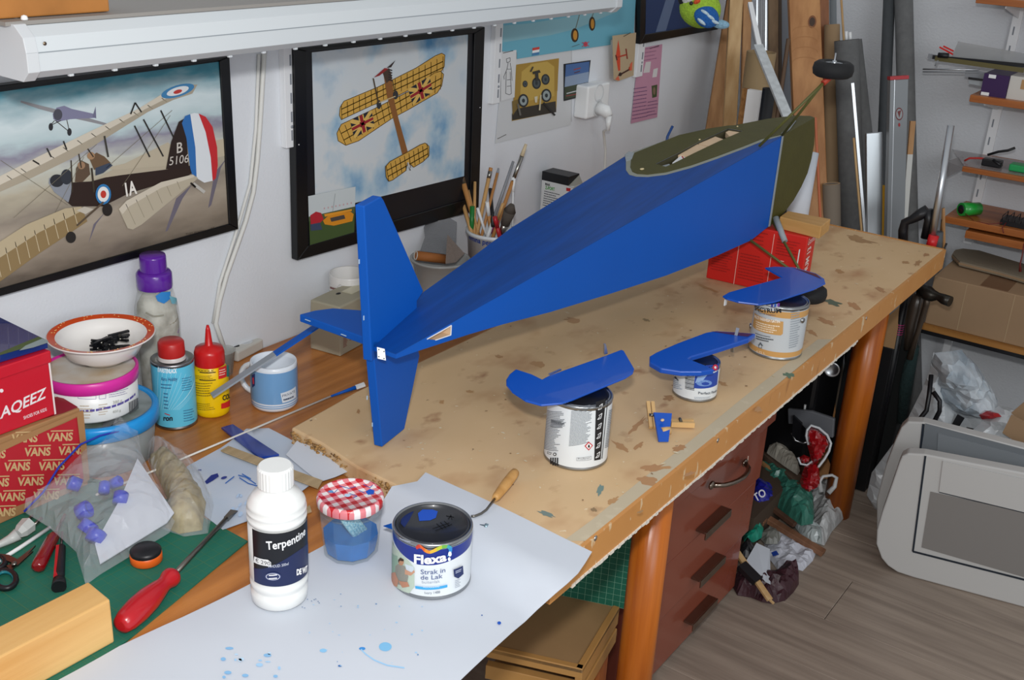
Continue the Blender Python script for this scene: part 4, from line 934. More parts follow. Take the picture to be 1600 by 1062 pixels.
pr.line([(564, 1014), (572, 1022), (585, 1031), (605, 1039), (632, 1043)], 2, '#9ccbee'); pr.ell((531, 1040), 3, 1.5, '#3a6fae'); pr.ell((780, 973), 3, 2.5, '#1b55b8'); pr.ell((753, 961), 1.2, 1, '#2b5fa8')
rg = random.Random(4)
for i in range(26):
    x, y = rg.uniform(480, 660), rg.uniform(925, 1040); pr.ell((x, y), rg.uniform(.6, 2.2), rg.uniform(.5, 1.4), rg.choice(['#a8cdea', '#5f8fc0', '#9cc6e6']), n=8, keep=True)
for i in range(16):
    x, y = rg.uniform(345, 440), rg.uniform(1010, 1060); pr.ell((x, y), rg.uniform(2, 7), rg.uniform(1, 3), rg.choice(['#a4cdee', '#bcd9f0', '#86b9e2']), n=9, keep=True)
for i in range(8): pr.ell((rg.uniform(470, 500), rg.uniform(935, 950)), 1.2, .8, '#7f93b0', n=7, keep=True)
o = pr.b.build('paint_spots', pr.mats, bpn)
S_p = Plane((.9, .7, ZD+.0046), (0, 0, 1)); pr = Print(S_p, .00003, 0)
pr.line([(763, 881), (766, 895)], 4, '#a8d3ec'); pr.poly([(763, 901), (778, 901), (793, 906), (791, 908), (765, 905)], '#4fa3dc'); pr.build('paint_strokes', bpn)
s2_ = [Zp(*q, ZD+.002) for q in ((275, 738), (345, 700), (385, 672), (420, 671), (462, 692), (508, 740), (440, 795), (348, 828), (300, 790))]
sh2 = sheet('stained_paper', 'white paper with dark blue brush marks under the wooden stirring stick', s2_, lambda x, y: ZD+.0022+.0022*max(0, math.sin(x*31+y*17)), M_pap2)
pr = Print(Plane((.9, 1.08, ZD+.0055), (0, 0, 1)), .00003, 0)
pr.poly([(320, 752), (330, 742), (340, 739), (342, 744), (332, 751), (323, 756)], '#1c2f80'); pr.ell((350, 746), 5, 2, '#2b3c8a', rot=-.3); pr.ell((312, 734), 3, 1, '#2b3c8a')
for a in ([(372, 742), (384, 745), (400, 756)], [(378, 740), (392, 748)], [(374, 746), (388, 755), (402, 759)], [(352, 755), (366, 744)]): pr.line(a, 1.6, '#2f69b8', True)
for i in range(9): pr.ell((rg.uniform(360, 385), rg.uniform(770, 805)), rg.uniform(2, 6), rg.uniform(1, 3), '#b4cbe6', rot=-.9, keep=True)
pr.build('brush_marks', sh2)
s3_ = [Zp(*q, ZD+.004) for q in ((447, 713), (474, 689), (482, 686), (510, 697), (532, 714), (552, 735), (548, 742), (499, 754))]
sheet('curled_paper', 'small curled white paper leaning against the left end of the chipboard sheet', s3_, lambda x, y: ZD+.005+.02*max(0, (x-.99))/.09, M_pap)
# ---- wooden block at the lower left
W1 = Zp(179, 1003, ZM); zt2 = Vp(W1.x, W1.y, 172, 936); tA = Zp(172, 936, zt2); tB = Zp(138, 908, zt2); tC = Zp(0, 1026, zt2); tD = Zp(0, 980, zt2)
d_ = (tC-tA).normalized(); L_ = .22
tl_ = [tA, tB, tB+d_*L_, tA+d_*L_]
tag(B().slab(tl_, (0, 0, ZM-zt2)).build('pine_block', wood('pale_pine', '#e2b878', '#d2a260', 'x', .6, .5), bevel=.002), 'thick pale pine block at the lower left corner on the cutting mat', 'wood block')
# ---- red screwdriver
M_rp = mt('red_handle', '#b3121e', .28, coat=.4); M_st = mt('dull_steel', '#7d7a74', .32, 1)
sd_ = thing('screwdriver', 'large screwdriver with a bulbous red handle lying across the cutting mat', 'screwdriver', Zp(225, 940, ZM))
A = Zp(188, 978, ZM+.013); Bz = Zp(272, 897, ZM+.013); tip = Zp(366, 797, ZM+.005); dv = (Bz-A)
ks_ = ((0, .006), (.02, .0105), (.12, .0138), (.3, .0155), (.5, .0148), (.68, .0115), (.78, .0092), (.84, .0095), (.9, .0118), (.96, .0118), (1, .009))
B().tube([A+dv*t for t, r in ks_], [r for t, r in ks_], 22).build('handle', M_rp, sd_)
e_ = (tip-Bz); B().tube([Bz, Bz+e_*.86], .0032, 12).build('shaft', M_st, sd_)
q = Bz+e_*.85; q2 = tip; wd = e_.normalized().cross(Vector((0, 0, 1)))
B().hexa([q-wd*.003-Vector((0, 0, .0028)), q+wd*.003-Vector((0, 0, .0028)), q+wd*.003+Vector((0, 0, .0028)), q-wd*.003+Vector((0, 0, .0028)), q2-wd*.0052-Vector((0, 0, .0006)), q2+wd*.0052-Vector((0, 0, .0006)), q2+wd*.0052+Vector((0, 0, .0006)), q2-wd*.0052+Vector((0, 0, .0006))]).build('blade', M_st, sd_)
# ---- small dark red screwdriver, black-red driver, scissors, plug, tape
sr = thing('screwdriver', 'small screwdriver with a translucent dark red handle beside the scissors', 'screwdriver', Zp(72, 865, ZM))
A = Zp(58, 888, ZM+.009); Bz = Zp(86, 834, ZM+.009); B().tube([A, A.lerp(Bz, .04), A.lerp(Bz, .2), A.lerp(Bz, .9), Bz], [.004, .0082, .009, .0078, .005], 8).build('handle', mt('dark_red_clear', '#7d0d14', .2, coat=.5), sr)
B().tube([Bz, Bz+(Bz-A)*.6], .0022, 8).build('shaft', M_st, sr)
kn = thing('precision_screwdriver', 'thin black and red screwdriver with a round black end cap', 'screwdriver', Zp(94, 885, ZM))
A = Zp(92, 917, ZM+.007); Bz = Zp(96, 852, ZM+.006); B().tube([A, A.lerp(Bz, .16)], [.0085, .0075], 16).build('end_cap', M_black, kn); B().tube([A.lerp(Bz, .16), A.lerp(Bz, .3), A.lerp(Bz, .95), Bz], [.005, .0062, .0055, .003], 12).build('grip', M_black, kn)
B().beam(A.lerp(Bz, .2)+Vector((-.0045, 0, .003)), A.lerp(Bz, .97)+Vector((-.004, 0, .003)), .005, .004).build('red_stripe', M_rp, kn); B().tube([Bz, Bz+(Bz-A)*.35], .0016, 8).build('shaft', M_st, kn)
sc_ = thing('scissors', 'scissors with a dark teal loop handle at the left edge of the cutting mat', 'scissors', Zp(20, 885, ZM))
for (cx, cy, rx, ry) in ((8, 905, 17, 14), (-8, 878, 16, 10)):
    pts = [Zp(cx+rx*math.cos(a), cy+ry*math.sin(a), ZM+.005) for a in [2*math.pi*i/20 for i in range(21)]]
    o = B().tube(pts, .0036, 8, cap=False).build('finger_loop', M_black, sc_); pts = [p+(sum(pts, Vector())/21-p)*.17 for p in pts]; B().tube(pts, .0022, 6, cap=False).build('teal_lining', mt('teal_plastic', '#17707a', .4), o)
B().slab([Zp(*q, ZM+.004) for q in ((10, 886), (24, 878), (56, 853), (40, 872), (18, 892))], (0, 0, .002)).build('blade', M_st, sc_)
B().slab([Zp(*q, ZM+.0065) for q in ((-2, 866), (14, 868), (30, 876), (52, 862), (28, 884), (4, 874))], (0, 0, .0016)).build('blade', M_st, sc_)
B().lathe(Zp(22, 880, ZM+.008), [(.0035, 0), (.003, .0015), (.0001, .002)], 12).build('pivot', M_st, sc_)
pl = thing('mains_plug', 'white two-pin mains plug with its cord lying on the cutting mat beside the zip bag', 'plug', Zp(36, 828, ZM))
A = Zp(28, 834, ZM+.014); Bz = Zp(46, 818, ZM+.016); B().tube([A, A.lerp(Bz, .35), A.lerp(Bz, .95), Bz], [.006, .0095, .011, .009], 6, smooth=False).build('plug_body', mt('plug_white', '#b4b7b4', .4), pl)
for s_ in (-1, 1): w_ = (Bz-A).cross(Vector((0, 0, 1))).normalized()*.007*s_; B().tube([Bz+w_, Bz+w_+(Bz-A).normalized()*.015], .002, 8).build('pin', M_st, pl)
B().tube([A, Zp(16, 842, ZM+.01), Zp(0, 850, ZM+.006), Zp(-30, 862, ZM+.005)], [.008, .006, .0045, .0035], 10).build('cord', mt('plug_white', '#b4b7b4', .4), pl)
tag(B().tube([Zp(-10, 881, ZM+.003), Zp(30, 856, ZM+.003), Zp(78, 824, ZM+.003)], .0026, 8).build('white_rod', M_white), 'short white rod crossing the scissors on the cutting mat', 'rod')
tm = thing('tape_measure', 'small black and orange tape measure half under the zip bag', 'tape measure', Zp(229, 872, ZM))
c = Zp(229, 876, ZM); B().lathe(c, [(.0001, 0), (.018, 0), (.0195, .002), (.0195, .011), (.018, .0125)], 26).build('case', mt('orange_case', '#e0611a', .4), tm); B().lathe(c, [(.0185, .012), (.019, .016), (.016, .019), (.0001, .0195)], 26).build('top_cover', M_black, tm)
# ---- zip bag with blue caps
M_bag = mt('clear_plastic', '#dfe4ea', .1, alpha=.17, bump=.6, bscale=40, spec=.9); M_bag.node_tree.nodes['Principled BSDF'].inputs['Coat Weight'].default_value = .3
S_b = Plane((.7, 1.1, ZM+.001), (0, 0, 1))
S_b2 = Plane(Zp(150, 905, ZM+.001), (-.10, -.13, 1))
zbag = thing('zip_bag', 'clear zip bag holding blue plastic caps and white paper, lying on the cutting mat', 'plastic bag', Zp(170, 860, ZM))
pillow('bag_film', S_b2, [(176, 658), (216, 681), (221, 708), (246, 760), (273, 815), (265, 832), (205, 868), (157, 897), (134, 914), (119, 862), (76, 823), (38, 800), (80, 775), (123, 731), (159, 711), (165, 690)], .045, M_bag, R=.05, amp=.008, ns=30, step=.009, parent=zbag, seed=5)
pts = [S_b2.pos(S_b2.inv(*q), .012) for q in ((216, 728), (273, 813), (262, 828), (158, 893), (150, 862), (190, 790))]
B().slab(pts, S_b2.n*.0015).build('folded_paper', M_pap, zbag)
M_bc = mt('blue_caps', '#1430b8', .35)
for q in ((118, 770), (165, 776), (183, 768), (134, 812), (140, 838), (152, 852), (190, 792)):
    c = S_b2.pos(S_b2.inv(*q), .016); r_ = .009+.002*((q[0] % 3)-1); a = Vector((math.sin(q[0]), math.cos(q[1]*2), .7))
    B().lathe(c, [(.0001, -.008), (r_, -.008), (r_+.0006, .006), (r_*.75, .008), (r_*.7, -.005), (.0001, -.005)], 16, axis=a).build('blue_cap', M_bc, zbag)
B().tube([S_b2.pos(S_b2.inv(*q), h) for q, h in (((38, 803), .004), (60, 796) and ((70, 788), .02), ((96, 757), .03), ((130, 726), .035), ((160, 712), .035), ((190, 700), .03), ((217, 683), .008))], .0014, 6).build('blue_zip_strip', mt('zip_blue', '#2436a8', .35), zbag)
B().tube([S_b2.pos(S_b2.inv(*q), h) for q, h in (((190, 697), .033), ((204, 691), .022), ((216, 680), .011))], .0012, 6).build('pink_zip_strip', mt('zip_pink', '#c23a5c', .35), zbag)
B().slab([S_b2.pos(S_b2.inv(*q), h) for q, h in (((176, 657), .03), ((214, 680), .02), ((190, 690), .036), ((160, 706), .034), ((168, 684), .034))], S_b2.n*.001).build('dark_flap', mt('dark_film', '#2c2d31', .12, coat=.5), zbag)
g2 = thing('glue_bag', 'clear bag of yellowish shavings slumped behind the zip bag', 'plastic bag', Zp(285, 800, ZM))
ol3 = [(228, 712), (254, 702), (278, 723), (318, 755), (334, 790), (325, 833), (288, 838), (252, 826), (262, 790), (240, 745)]
pillow('yellow_filling', S_b, [(234, 722), (262, 710), (296, 742), (322, 785), (316, 828), (280, 834), (258, 824), (262, 780), (246, 745)], .028, mt('yellow_shavings', '#b5a577', .7, hx2='#8f7d4e', scale=60, bump=.8, bscale=90), R=.03, amp=.005, ns=50, step=.007, parent=g2, seed=8, flat=0)
pillow('bag_film', S_b, ol3, .045, M_bag, R=.035, amp=.01, ns=45, step=.008, parent=g2, seed=11)
# ---- shoe boxes
bx0 = Zp(138, 757, ZM); YV = bx0.y; xr = bx0.x; ztv = Vp(xr, YV, 129, 637)
vb = thing('patterned_shoe_box', 'brown and red patterned shoe box under the plain red shoe box at the left edge', 'shoe box', (xr-.15, YV+.1, ZM))
M_kr = mt('kraft_card', '#a4794f', .7, var=.08, scale=20); M_rd = mt('red_print', '#b3202c', .5)
B().box((xr-.34, YV, ZM), (xr, YV+.20, ztv)).build('carton', M_kr, vb, bevel=.0015)
S = Plane((0, YV, 0), (0, -1, 0)); pr = Print(S, .0001, .0002)
pr.poly([(-60, 725), (0, 703), (100, 661), (121, 651), (131, 752), (0, 800), (-60, 822)], '#b3202c')
T = '#c9a878'
def vans(x, y, w_=43, h=18, sk=-.08):
    pr.text('VANS', (x+2, y), (x+w_, y+w_*sk*.4), (x+3, y-h*.72), T, 1, .035); pr.line([(x+9, y-h+2.2), (x+w_+1, y-h+1.2)], 1.8, T, True); pass
for x, y in ((70, 689), (15, 691), (-35, 716), (35, 712), (88, 710), (3, 735), (57, 734), (-30, 760), (24, 758), (80, 757), (-5, 782), (48, 780), (-20, 806)): vans(x, y)
pr.poly([(119, 650), (129, 641), (139, 748), (131, 754)], '#a4794f'); pr.poly([(-40, 728), (0, 693), (128, 640), (129, 645), (0, 705)], '#a4794f')
pr.build('box_print', vb, 'red print repeating a slanted four-letter word in tan')
S = Plane((0, 0, ztv), (0, 0, 1)); pr = Print(S, .0001, .0002); pr.poly([(86, 621), (92, 618), (122, 636), (100, 645), (60, 657), (60, 640)], '#8f1c26'); pr.build('top_print', vb)
p = Zp(87, 647, ztv+.001); YB, xb2 = p.y, p.x; ztr = Vp(xb2, YB, 77, 547)
rb = thing('red_shoe_box', 'plain red shoe box with white lettering stacked on the patterned box at the left edge', 'shoe box', (xb2-.15, YB+.1, ztv+.001))
M_rbx = mt('red_box', '#c4142a', .35, coat=.2)
B().box((xb2-.32, YB, ztv+.001), (xb2-.001, YB+.18, ztr-.004)).build('carton', M_rbx, rb, bevel=.0015)
B().box((xb2-.0012, YB+.0005, ztv+.001), (xb2+.0012, YB+.179, ztr-.01)).build('end_panel', mt('box_edge_white', '#e6d8d6', .5), rb)
zl_ = Vp(xb2, YB, 79, 566)
B().box((xb2-.322, YB-.0025, zl_), (xb2+.0025, YB+.1825, ztr)).build('lid', M_rbx, rb, bevel=.002)
S = Plane((0, YB, 0), (0, -1, 0)); pr = Print(S, .0001, .0003)
pr.text('BRAQEEZ', (-25, 666), (71, 621), (-24, 648), '#e8dfe0', 1, .02); pr.text('SHOES FOR KIDS', (37, 655), (73, 641), (36, 650), '#e8cfd2', 1, .02); pr.ell((2, 610), 3, 3, '#e8dfe0'); pr.build('lettering', rb)
wp = thing('painted_wing_piece', 'dark blue wing piece with an olive and grey edge lying on the red shoe box', 'aircraft part', (xb2-.1, YB+.08, ztr+.001))
w4 = [Zp(*q, ztr+.012) for q in ((74, 531), (0, 495), (-80, 480), (-80, 585), (0, 553))]
B().slab(w4, (0, 0, -.0115)).build('panel', mt('navy_gloss', '#0c2a70', .2, coat=.7), wp, bevel=.001)
pr = Print(Plane((0, 0, ztr+.012), (0, 0, 1)), .0001, .0001); pr.poly([(73, 531), (60, 526), (30, 538), (0, 551), (-40, 568), (-40, 574), (0, 555), (34, 545)], '#4c5a34'); pr.poly([(74, 531), (66, 529), (40, 540), (30, 548), (52, 543), (76, 535)], '#8d9a9c'); pr.build('edge_paint', wp)
# ---- tubs and bowl
zb_ = ZD; zl2 = ZD+.082
cP, rP = fit(150, 664, 146, zl2)
cT = Vector((cP.x+.006, cP.y-.002, ZD)); rT = rP*1.28
tb = thing('blue_lid_tub', 'clear plastic tub with a bright blue rimmed lid at the bottom of the tub stack', 'tub', cT)
B().lathe(cT, [(rT*.82, 0), (rT*.86, .004), (rT*.93, .066), (rT*.9, .066), (rT*.8, .004)], 48, cap0=True).build('tub_wall', mt('cloudy_plastic', '#aab0b0', .25, alpha=.55, spec=.7), tb)
B().lathe(cT, [(.0001, .005), (rT*.78, .005), (rT*.8, .05), (.0001, .054)], 32).build('contents', mt('grey_contents', '#6f6a60', .8, hx2='#8f887a', scale=40), tb)
o = B().lathe(cT, [(rT*.95, .058), (rT*1.0, .060), (rT*1.0, .078), (rT*.97, .0815), (rT*.9, .0815), (rT*.88, .078)], 56).build('lid_rim', mt('bright_blue_plastic', '#1c8fd6', .3), tb)
B().lathe(cT, [(.0001, .078), (rT*.89, .078)], 48).build('lid_window', mt('grey_lid_print', '#a3adb0', .35, hx2='#5f6a60', scale=14), tb)
pk = thing('pink_lid_tub', 'white round tub with a bright pink rimmed lid and ingredients label, middle of the stack', 'tub', cP)
zf1 = Vp(cP.x, cP.y, 150, 640)
hP = .062
B().lathe(cP, [(rP*.93, .001), (rP*.955, .004), (rP*.965, hP*.78), (.0001, hP*.78)], 56, cap0=True).build('tub_wall', mt('tub_white', '#e2e4e2', .35), pk)
B().lathe(cP, [(rP*.965, hP*.70), (rP*1.0, hP*.72), (rP*1.01, hP*.98), (rP*.985, hP), (rP*.95, hP), (rP*.94, hP*.95)], 60).build('lid_rim', mt('pink_plastic', '#cf2a98', .3), pk)
B().lathe(cP, [(.0001, hP*.95), (rP*.95, hP*.95)], 48).build('lid_window', mt('lid_print_pale', '#cfd0cc', .35, hx2='#b8a488', scale=16), pk)
S = Cyl(cP, rP*.955, hP*.7, rP*.965); pr = Print(S, .0001, .0003)
pr.lines((125, 638), (215, 604), (125, 650), 1, '#5a4f9a', .3); pr.line([(122, 616), (150, 617), (150, 623), (122, 622), (122, 616)], .6, '#7a72a8'); pr.line([(155, 614), (165, 613), (165, 622), (155, 623), (155, 614)], .6, '#7a72a8')
pr.lines((170, 612), (202, 604), (170, 622), 3, '#8a86a8', .3); pr.lines((125, 632), (145, 632), (125, 655), 5, '#b8a58c', .3); pr.lines((154, 631), (168, 629), (154, 650), 5, '#b8a58c', .3)
pr.text('380 g', (176, 631), (190, 627), (176, 626), '#9a9a90'); pr.text('850 g', (176, 645), (188, 642), (176, 641), '#9a9a90')
for i in range(11): pr.line([(201+i*1.35, 628-i*.7), (202+i*1.3, 646-i*.8)], .7 if i % 3 else 1.1, '#4a4a4c', True)
pr.build('label_print', pk)
zr = zl2+hP+.001
cB, rB = fit(164, 577, 78, zr); hB = Vp(cB.x, cB.y, 162, 521)-zr; kB = (Vector((cB.x, cB.y, zr+hB))-CAM).dot(FW); RB_ = 161/2*kB/FPX
bw = thing('bowl', 'white bowl with an orange dotted rim standing on top of the tubs', 'bowl', (cB.x, cB.y, zr))
c = Vector((cB.x, cB.y, zr)); M_bw = mt('white_melamine', '#e9e6e2', .25, coat=.3)
B().lathe(c, [(.0001, .001), (rB*.7, .001), (rB*.8, 0), (rB*.95, .004), (RB_*.66, hB*.3), (RB_*.8, hB*.75), (RB_*.84, hB*.92), (RB_*1.0, hB), (RB_*1.005, hB+.0015), (RB_*.83, hB*.97), (RB_*.77, hB*.72), (RB_*.6, hB*.3), (RB_*.4, .008), (.0001, .006)], 64).build('bowl_body', M_bw, bw)
def ring2(rr, nm, m, par, eps):
    b = B(); n_ = 64
    vs = [c+Vector((math.cos(2*math.pi*k/n_)*r, math.sin(2*math.pi*k/n_)*r, z+eps)) for r, z in rr for k in range(n_)]
    b.add(vs, [(j_*n_+k, j_*n_+(k+1) % n_, (j_+1)*n_+(k+1) % n_, (j_+1)*n_+k) for j_ in range(len(rr)-1) for k in range(n_)], 0, True); return b.build(nm, m, par)
ring2(((RB_*.845, hB*.955), (RB_*.985, hB+.0008)), 'orange_rim', mt('orange_glaze', '#d24a16', .3, var=.12, scale=25), bw, .0012)
b = B(); rg = random.Random(5)
for k in range(44):
    a = rg.random()*6.283; t_ = rg.uniform(.15, .85); r = RB_*(.845+.14*t_); p = c+Vector((math.cos(a)*r, math.sin(a)*r, hB*.955+(hB*.045+.0008)*t_+.0017)); b.ell(p, (.0013, .0013, .0004), 6)
o = b.build('rim_dots', mt('cream_dots', '#e8c07a', .4), bw); o['kind'] = 'stuff'
rg = random.Random(12)
for i in range(16):
    a = rg.uniform(0, 6.28); r = rg.uniform(0, RB_*.38); z = zr+.012+rg.uniform(0, .012)+(.004 if i > 8 else 0)
    px_ = Vector((c.x+.008+math.cos(a)*r, c.y-.004+math.sin(a)*r, z)); an = rg.uniform(0, 3.1); dv = Vector((math.cos(an), math.sin(an), rg.uniform(-.35, .35))).normalized()*.016
    pg_ = thing('black_peg', 'small black plastic peg lying in the white bowl with the orange rim', 'peg', px_-Vector((0, 0, .003)), 'black pegs heaped in the bowl')
    B().beam(px_-dv, px_+dv, .0042, .003).build('jaw', M_black, pg_); off = Vector((0, 0, .0042)); B().beam(px_-dv+off*1.4, px_+dv+off*.7, .0042, .003).build('jaw', M_black, pg_)
    B().tube([px_-Vector((0, 0, .001))+off*.5+dv.cross(Vector((0, 0, 1))).normalized()*.003, px_+off*.5-dv.cross(Vector((0, 0, 1))).normalized()*.003], .0024, 8).build('spring', M_st, pg_)
# ---- purple-capped bottle stuffed with rags
cQ, rQ = fit(257, 640, 66, ZD); pb = thing('rag_bottle', 'tall clear bottle with a purple cap, stuffed with stained rags', 'bottle', cQ)
M_cl = mt('bottle_clear', '#e6ebea', .08, alpha=.25, spec=.8)
B().lathe(cQ, [(rQ*.9, 0), (rQ, .006), (rQ*1.0, .07), (rQ*1.02, .14), (rQ*.98, .165), (rQ*.82, .188), (rQ*.72, .198)], 40, cap0=True).build('bottle_body', M_cl, pb)
B().lathe(cQ, [(.0001, .003), (rQ*.9, .005), (rQ*.93, .07), (rQ*.95, .14), (rQ*.85, .17), (rQ*.6, .185), (.0001, .19)], 30).build('rags', mt('grey_rags', '#c6c3b4', .9, hx2='#6f6748', scale=34, bump=1, bscale=60), pb)
S = Cyl(cQ, rQ*.96, .2, rQ*.9); pr = Print(S, .0001, .0004)
pr.poly([(243, 462), (252, 456), (266, 455), (266, 466), (256, 474), (246, 470)], '#2a7fc4'); pr.poly([(264, 462), (278, 466), (280, 476), (268, 474)], '#6fb0c0'); pr.line([(228, 488), (240, 494), (256, 492)], 3, '#6b6236'); pr.line([(258, 510), (272, 504), (280, 490)], 2.5, '#7a6e42'); pr.line([(277, 520), (286, 508)], 3, '#7d3f86')
pr.build('rag_stains', pb)
M_pur = mt('purple_cap', '#5a1f96', .25, coat=.3, alpha=.95)
B().lathe(cQ, [(rQ*.78, .196), (rQ*.8, .2), (rQ*.8, .219), (rQ*.72, .223), (rQ*.6, .224)], 36).build('collar', M_pur, pb)
B().lathe(cQ, [(rQ*.6, .222), (rQ*.59, .245), (rQ*.56, .249), (.0001, .249)], 36).build('cap', M_pur, pb)
# ---- light blue tin with red cap
cL, rL = fit(277, 672, 64, ZD); hL = Vp(cL.x, cL.y, 274, 558)-ZD
lt = thing('solvent_tin', 'pale blue metal tin with a red screw cap beside the yellow glue bottle', 'tin', cL)
M_tin = mt('tin_metal', '#a3a6a8', .3, 1)
B().lathe(cL, [(.0001, .001), (rL*.96, .001), (rL*1.02, 0), (rL*1.02, .003), (rL, .004), (rL, hL-.004), (rL*1.02, hL-.003), (rL*1.02, hL), (rL*.97, hL), (rL*.94, hL-.004), (rL*.6, hL-.001), (.0001, hL)], 44).build('tin_body', M_tin, lt)
S = Cyl(cL, rL, hL); b = B(); ringband(b, S, .005, hL-.005, .0003); b.build('label_sheet', mt('pale_blue_label', '#5fc0de', .35), lt)
pr = Print(S, .0001, .0006)
for i in range(12): pr.line([(248+i*7, 572+i*2), (246-0+i*3, 640)], .5, '#a5dcec', True)
pr.text('KWASTENLACK', (247, 580), (276, 582), (247, 573), '#eef6f8', 1, .03); pr.text('Airo Hobby', (252, 594), (277, 594), (252, 588), '#2a3f78', 1, .01)
pr.lines((252, 598), (270, 599), (252, 608), 2, '#2f5c88', .3); pr.lines((284, 590), (300, 586), (284, 612), 6, '#2f5c88', .25); pr.lines((256, 612), (264, 613), (257, 640), 5, '#2f5c88', .3); pr.lines((286, 640), (302, 636), (287, 660), 5, '#2f5c88', .25)
pr.text('ron', (256, 656), (270, 656), (256, 648), '#1d2430', 1, .04); pr.line([(258, 645), (266, 648)], 1.4, '#c03434'); pr.build('lettering', lt)
cc = Vector((cL.x-.0, cL.y, ZD+hL)); B().lathe(cc, [(rL*.66, -.001), (rL*.62, .005), (rL*.6, .006)], 30).build('neck_ring', mt('neck_clear', '#cfc8c4', .3), lt)
B().lathe(cc, [(rL*.62, .005), (rL*.64, .007), (rL*.62, .026), (rL*.55, .029), (.0001, .029)], 30).build('cap', mt('red_cap', '#b92320', .35), lt)
# ---- yellow glue bottle
cG, rG = fit(333, 655, 55, ZD); gb = thing('glue_bottle', 'yellow wood-glue bottle with a red cap and spout', 'bottle', cG)
hG = Vp(cG.x, cG.y, 330, 565)-ZD
B().lathe(cG, [(rG*.85, 0), (rG*.98, .004), (rG, .012), (rG*1.0, hG*.74), (rG*.95, hG*.88), (rG*.78, hG*.98), (rG*.7, hG+.002)], 44, cap0=True).build('bottle_body', mt('yellow_plastic', '#f0c408', .3), gb)
M_rc = mt('red_cap', '#c41818', .3)
B().lathe(cG, [(rG*.84, hG-.002), (rG*.84, hG+.018), (rG*.76, hG+.025), (rG*.25, hG+.029), (rG*.22, hG+.03), (rG*.13, hG+.055), (rG*.07, hG+.062), (.0001, hG+.062)], 36).build('spout_cap', M_rc, gb)
S = Cyl(cG, rG, hG); pr = Print(S, .0001, .0003)
pr.text('XXXXX', (309, 579), (334, 580), (309, 576), '#5a4a12'); pr.line([(312, 581), (337, 581)], 1.4, '#2c2610'); pr.lines((306, 585), (338, 584), (306, 592), 3, '#6b5a18', .3); pr.line([(312, 593), (337, 593)], 1.4, '#2c2610'); pr.lines((306, 596), (338, 595), (306, 618), 6, '#6b5a18', .3); pr.lines((308, 628), (336, 628), (309, 640), 4, '#6b5a18', .3)
pr.poly([(341, 574), (353, 570), (353, 588), (341, 592)], '#cf2420'); pr.lines((342, 577), (352, 574), (342, 588), 3, '#f0c8b8', .4); pr.poly([(353, 570), (357, 570), (357, 588), (353, 588)], '#2a7a70')
pr.text('COL', (347, 625), (358, 621), (347, 617), '#2c2610', 1, .04); pr.poly([(345, 630), (358, 624), (358, 634), (345, 638)], '#cf2420'); pr.build('label_print', gb)
# ---- cup with nails, power strip
cc = Zp(362, 590, ZD); tag(B().lathe((cc.x, cc.y+.02, ZD), [(.014, .001), (.0155, .002), (.021, .045), (.0225, .046), (.021, .0465), (.0145, .004), (.0001, .003)], 30).build('clear_cup', mt('cup_clear', '#b9bcb8', .2, alpha=.5, spec=.7)), 'small cloudy plastic cup with nails behind the yellow glue bottle', 'cup')
for i in range(6):
    a = i*1.1; p = Vector((cc.x+math.cos(a)*.006, cc.y+.02+math.sin(a)*.006, ZD+.006)); tag(B().tube([p, p+Vector((math.cos(a)*.006, math.sin(a)*.005, .026))], .0009, 6).build('nail', M_st), 'small steel nail standing in the cloudy plastic cup', 'nail', 'nails in the plastic cup')
a = Zp(372, 566, ZD); e_ = Zp(412, 545, ZD); dd = (e_-a).normalized(); nn = Vector((-dd.y, dd.x, 0)); st_ = [a, e_, e_+nn*.04, a+nn*.04]
ps_ = thing('power_strip', 'flat white power strip lying against the wall behind the mug', 'power strip', (a+e_)/2)
B().slab(st_, (0, 0, .02)).build('strip_body', mt('strip_white', '#c9c7bf', .45), ps_, bevel=.003)
B().lathe(a.lerp(e_, .28)+nn*.02+Vector((0, 0, .0201)), [(.0001, .0004), (.006, .0004), (.0065, 0)], 16).build('switch', M_black, ps_); B().lathe(a.lerp(e_, .62)+nn*.02+Vector((0, 0, .0201)), [(.0001, .0002), (.012, .0002), (.0135, .0008), (.014, 0)], 20).build('outlet', mt('ring_white', '#cfd2d4', .4), ps_)
# ---- blue mug
cM, rM = fit(430, 646, 73, ZD); hM = Vp(cM.x, cM.y, 428, 562)-ZD
mg = thing('blue_mug', 'pale blue and white mug with a painted stick resting across its rim', 'mug', cM)
M_cer = mt('white_ceramic', '#dfe6ee', .2, coat=.4)
B().lathe(cM, [(rM*.8, .001), (rM*.9, 0), (rM*.97, .004), (rM, .012), (rM*1.0, hM*.93), (rM*.98, hM), (rM*.93, hM), (rM*.91, hM*.9), (rM*.88, .01), (.0001, .006)], 48).build('mug_body', M_cer, mg)
S = Cyl(cM, rM, hM); b = B(); ringband(b, S, hM*.2, hM*.9, .0004); ringband(b, S, hM*.145, hM*.165, .0004); ringband(b, S, hM*.10, hM*.12, .0004); b.build('blue_band', mt('mug_blue', '#6f9ecb', .3, coat=.3), mg)
pr = Print(S, .0001, .0008); pr.poly([(394, 586), (399, 583), (399, 602), (395, 605)], '#26306a'); pr.poly([(395, 590), (397.5, 589), (398, 599), (396, 600)], '#c03a50')
pr.poly([(438, 614), (461, 603), (462, 620), (441, 629)], '#d6dde4'); pr.text('PRIVATE', (441, 620), (460, 612), (440.5, 616), '#3a4660'); pr.lines((442, 622), (460, 615), (443, 627), 1, '#3a4660', .5); pr.build('sign_print', mg)
hd = [cM+Vector((math.cos(a)*.0+.0, 0, 0)) for a in ()]
ang = 1.9
hp_ = [cM+Vector((math.cos(ang)*(rM-.002+.024*math.sin(t)), math.sin(ang)*(rM-.002+.024*math.sin(t)), hM*(.5-.32*math.cos(t)))) for t in [math.pi*i/10 for i in range(11)]]
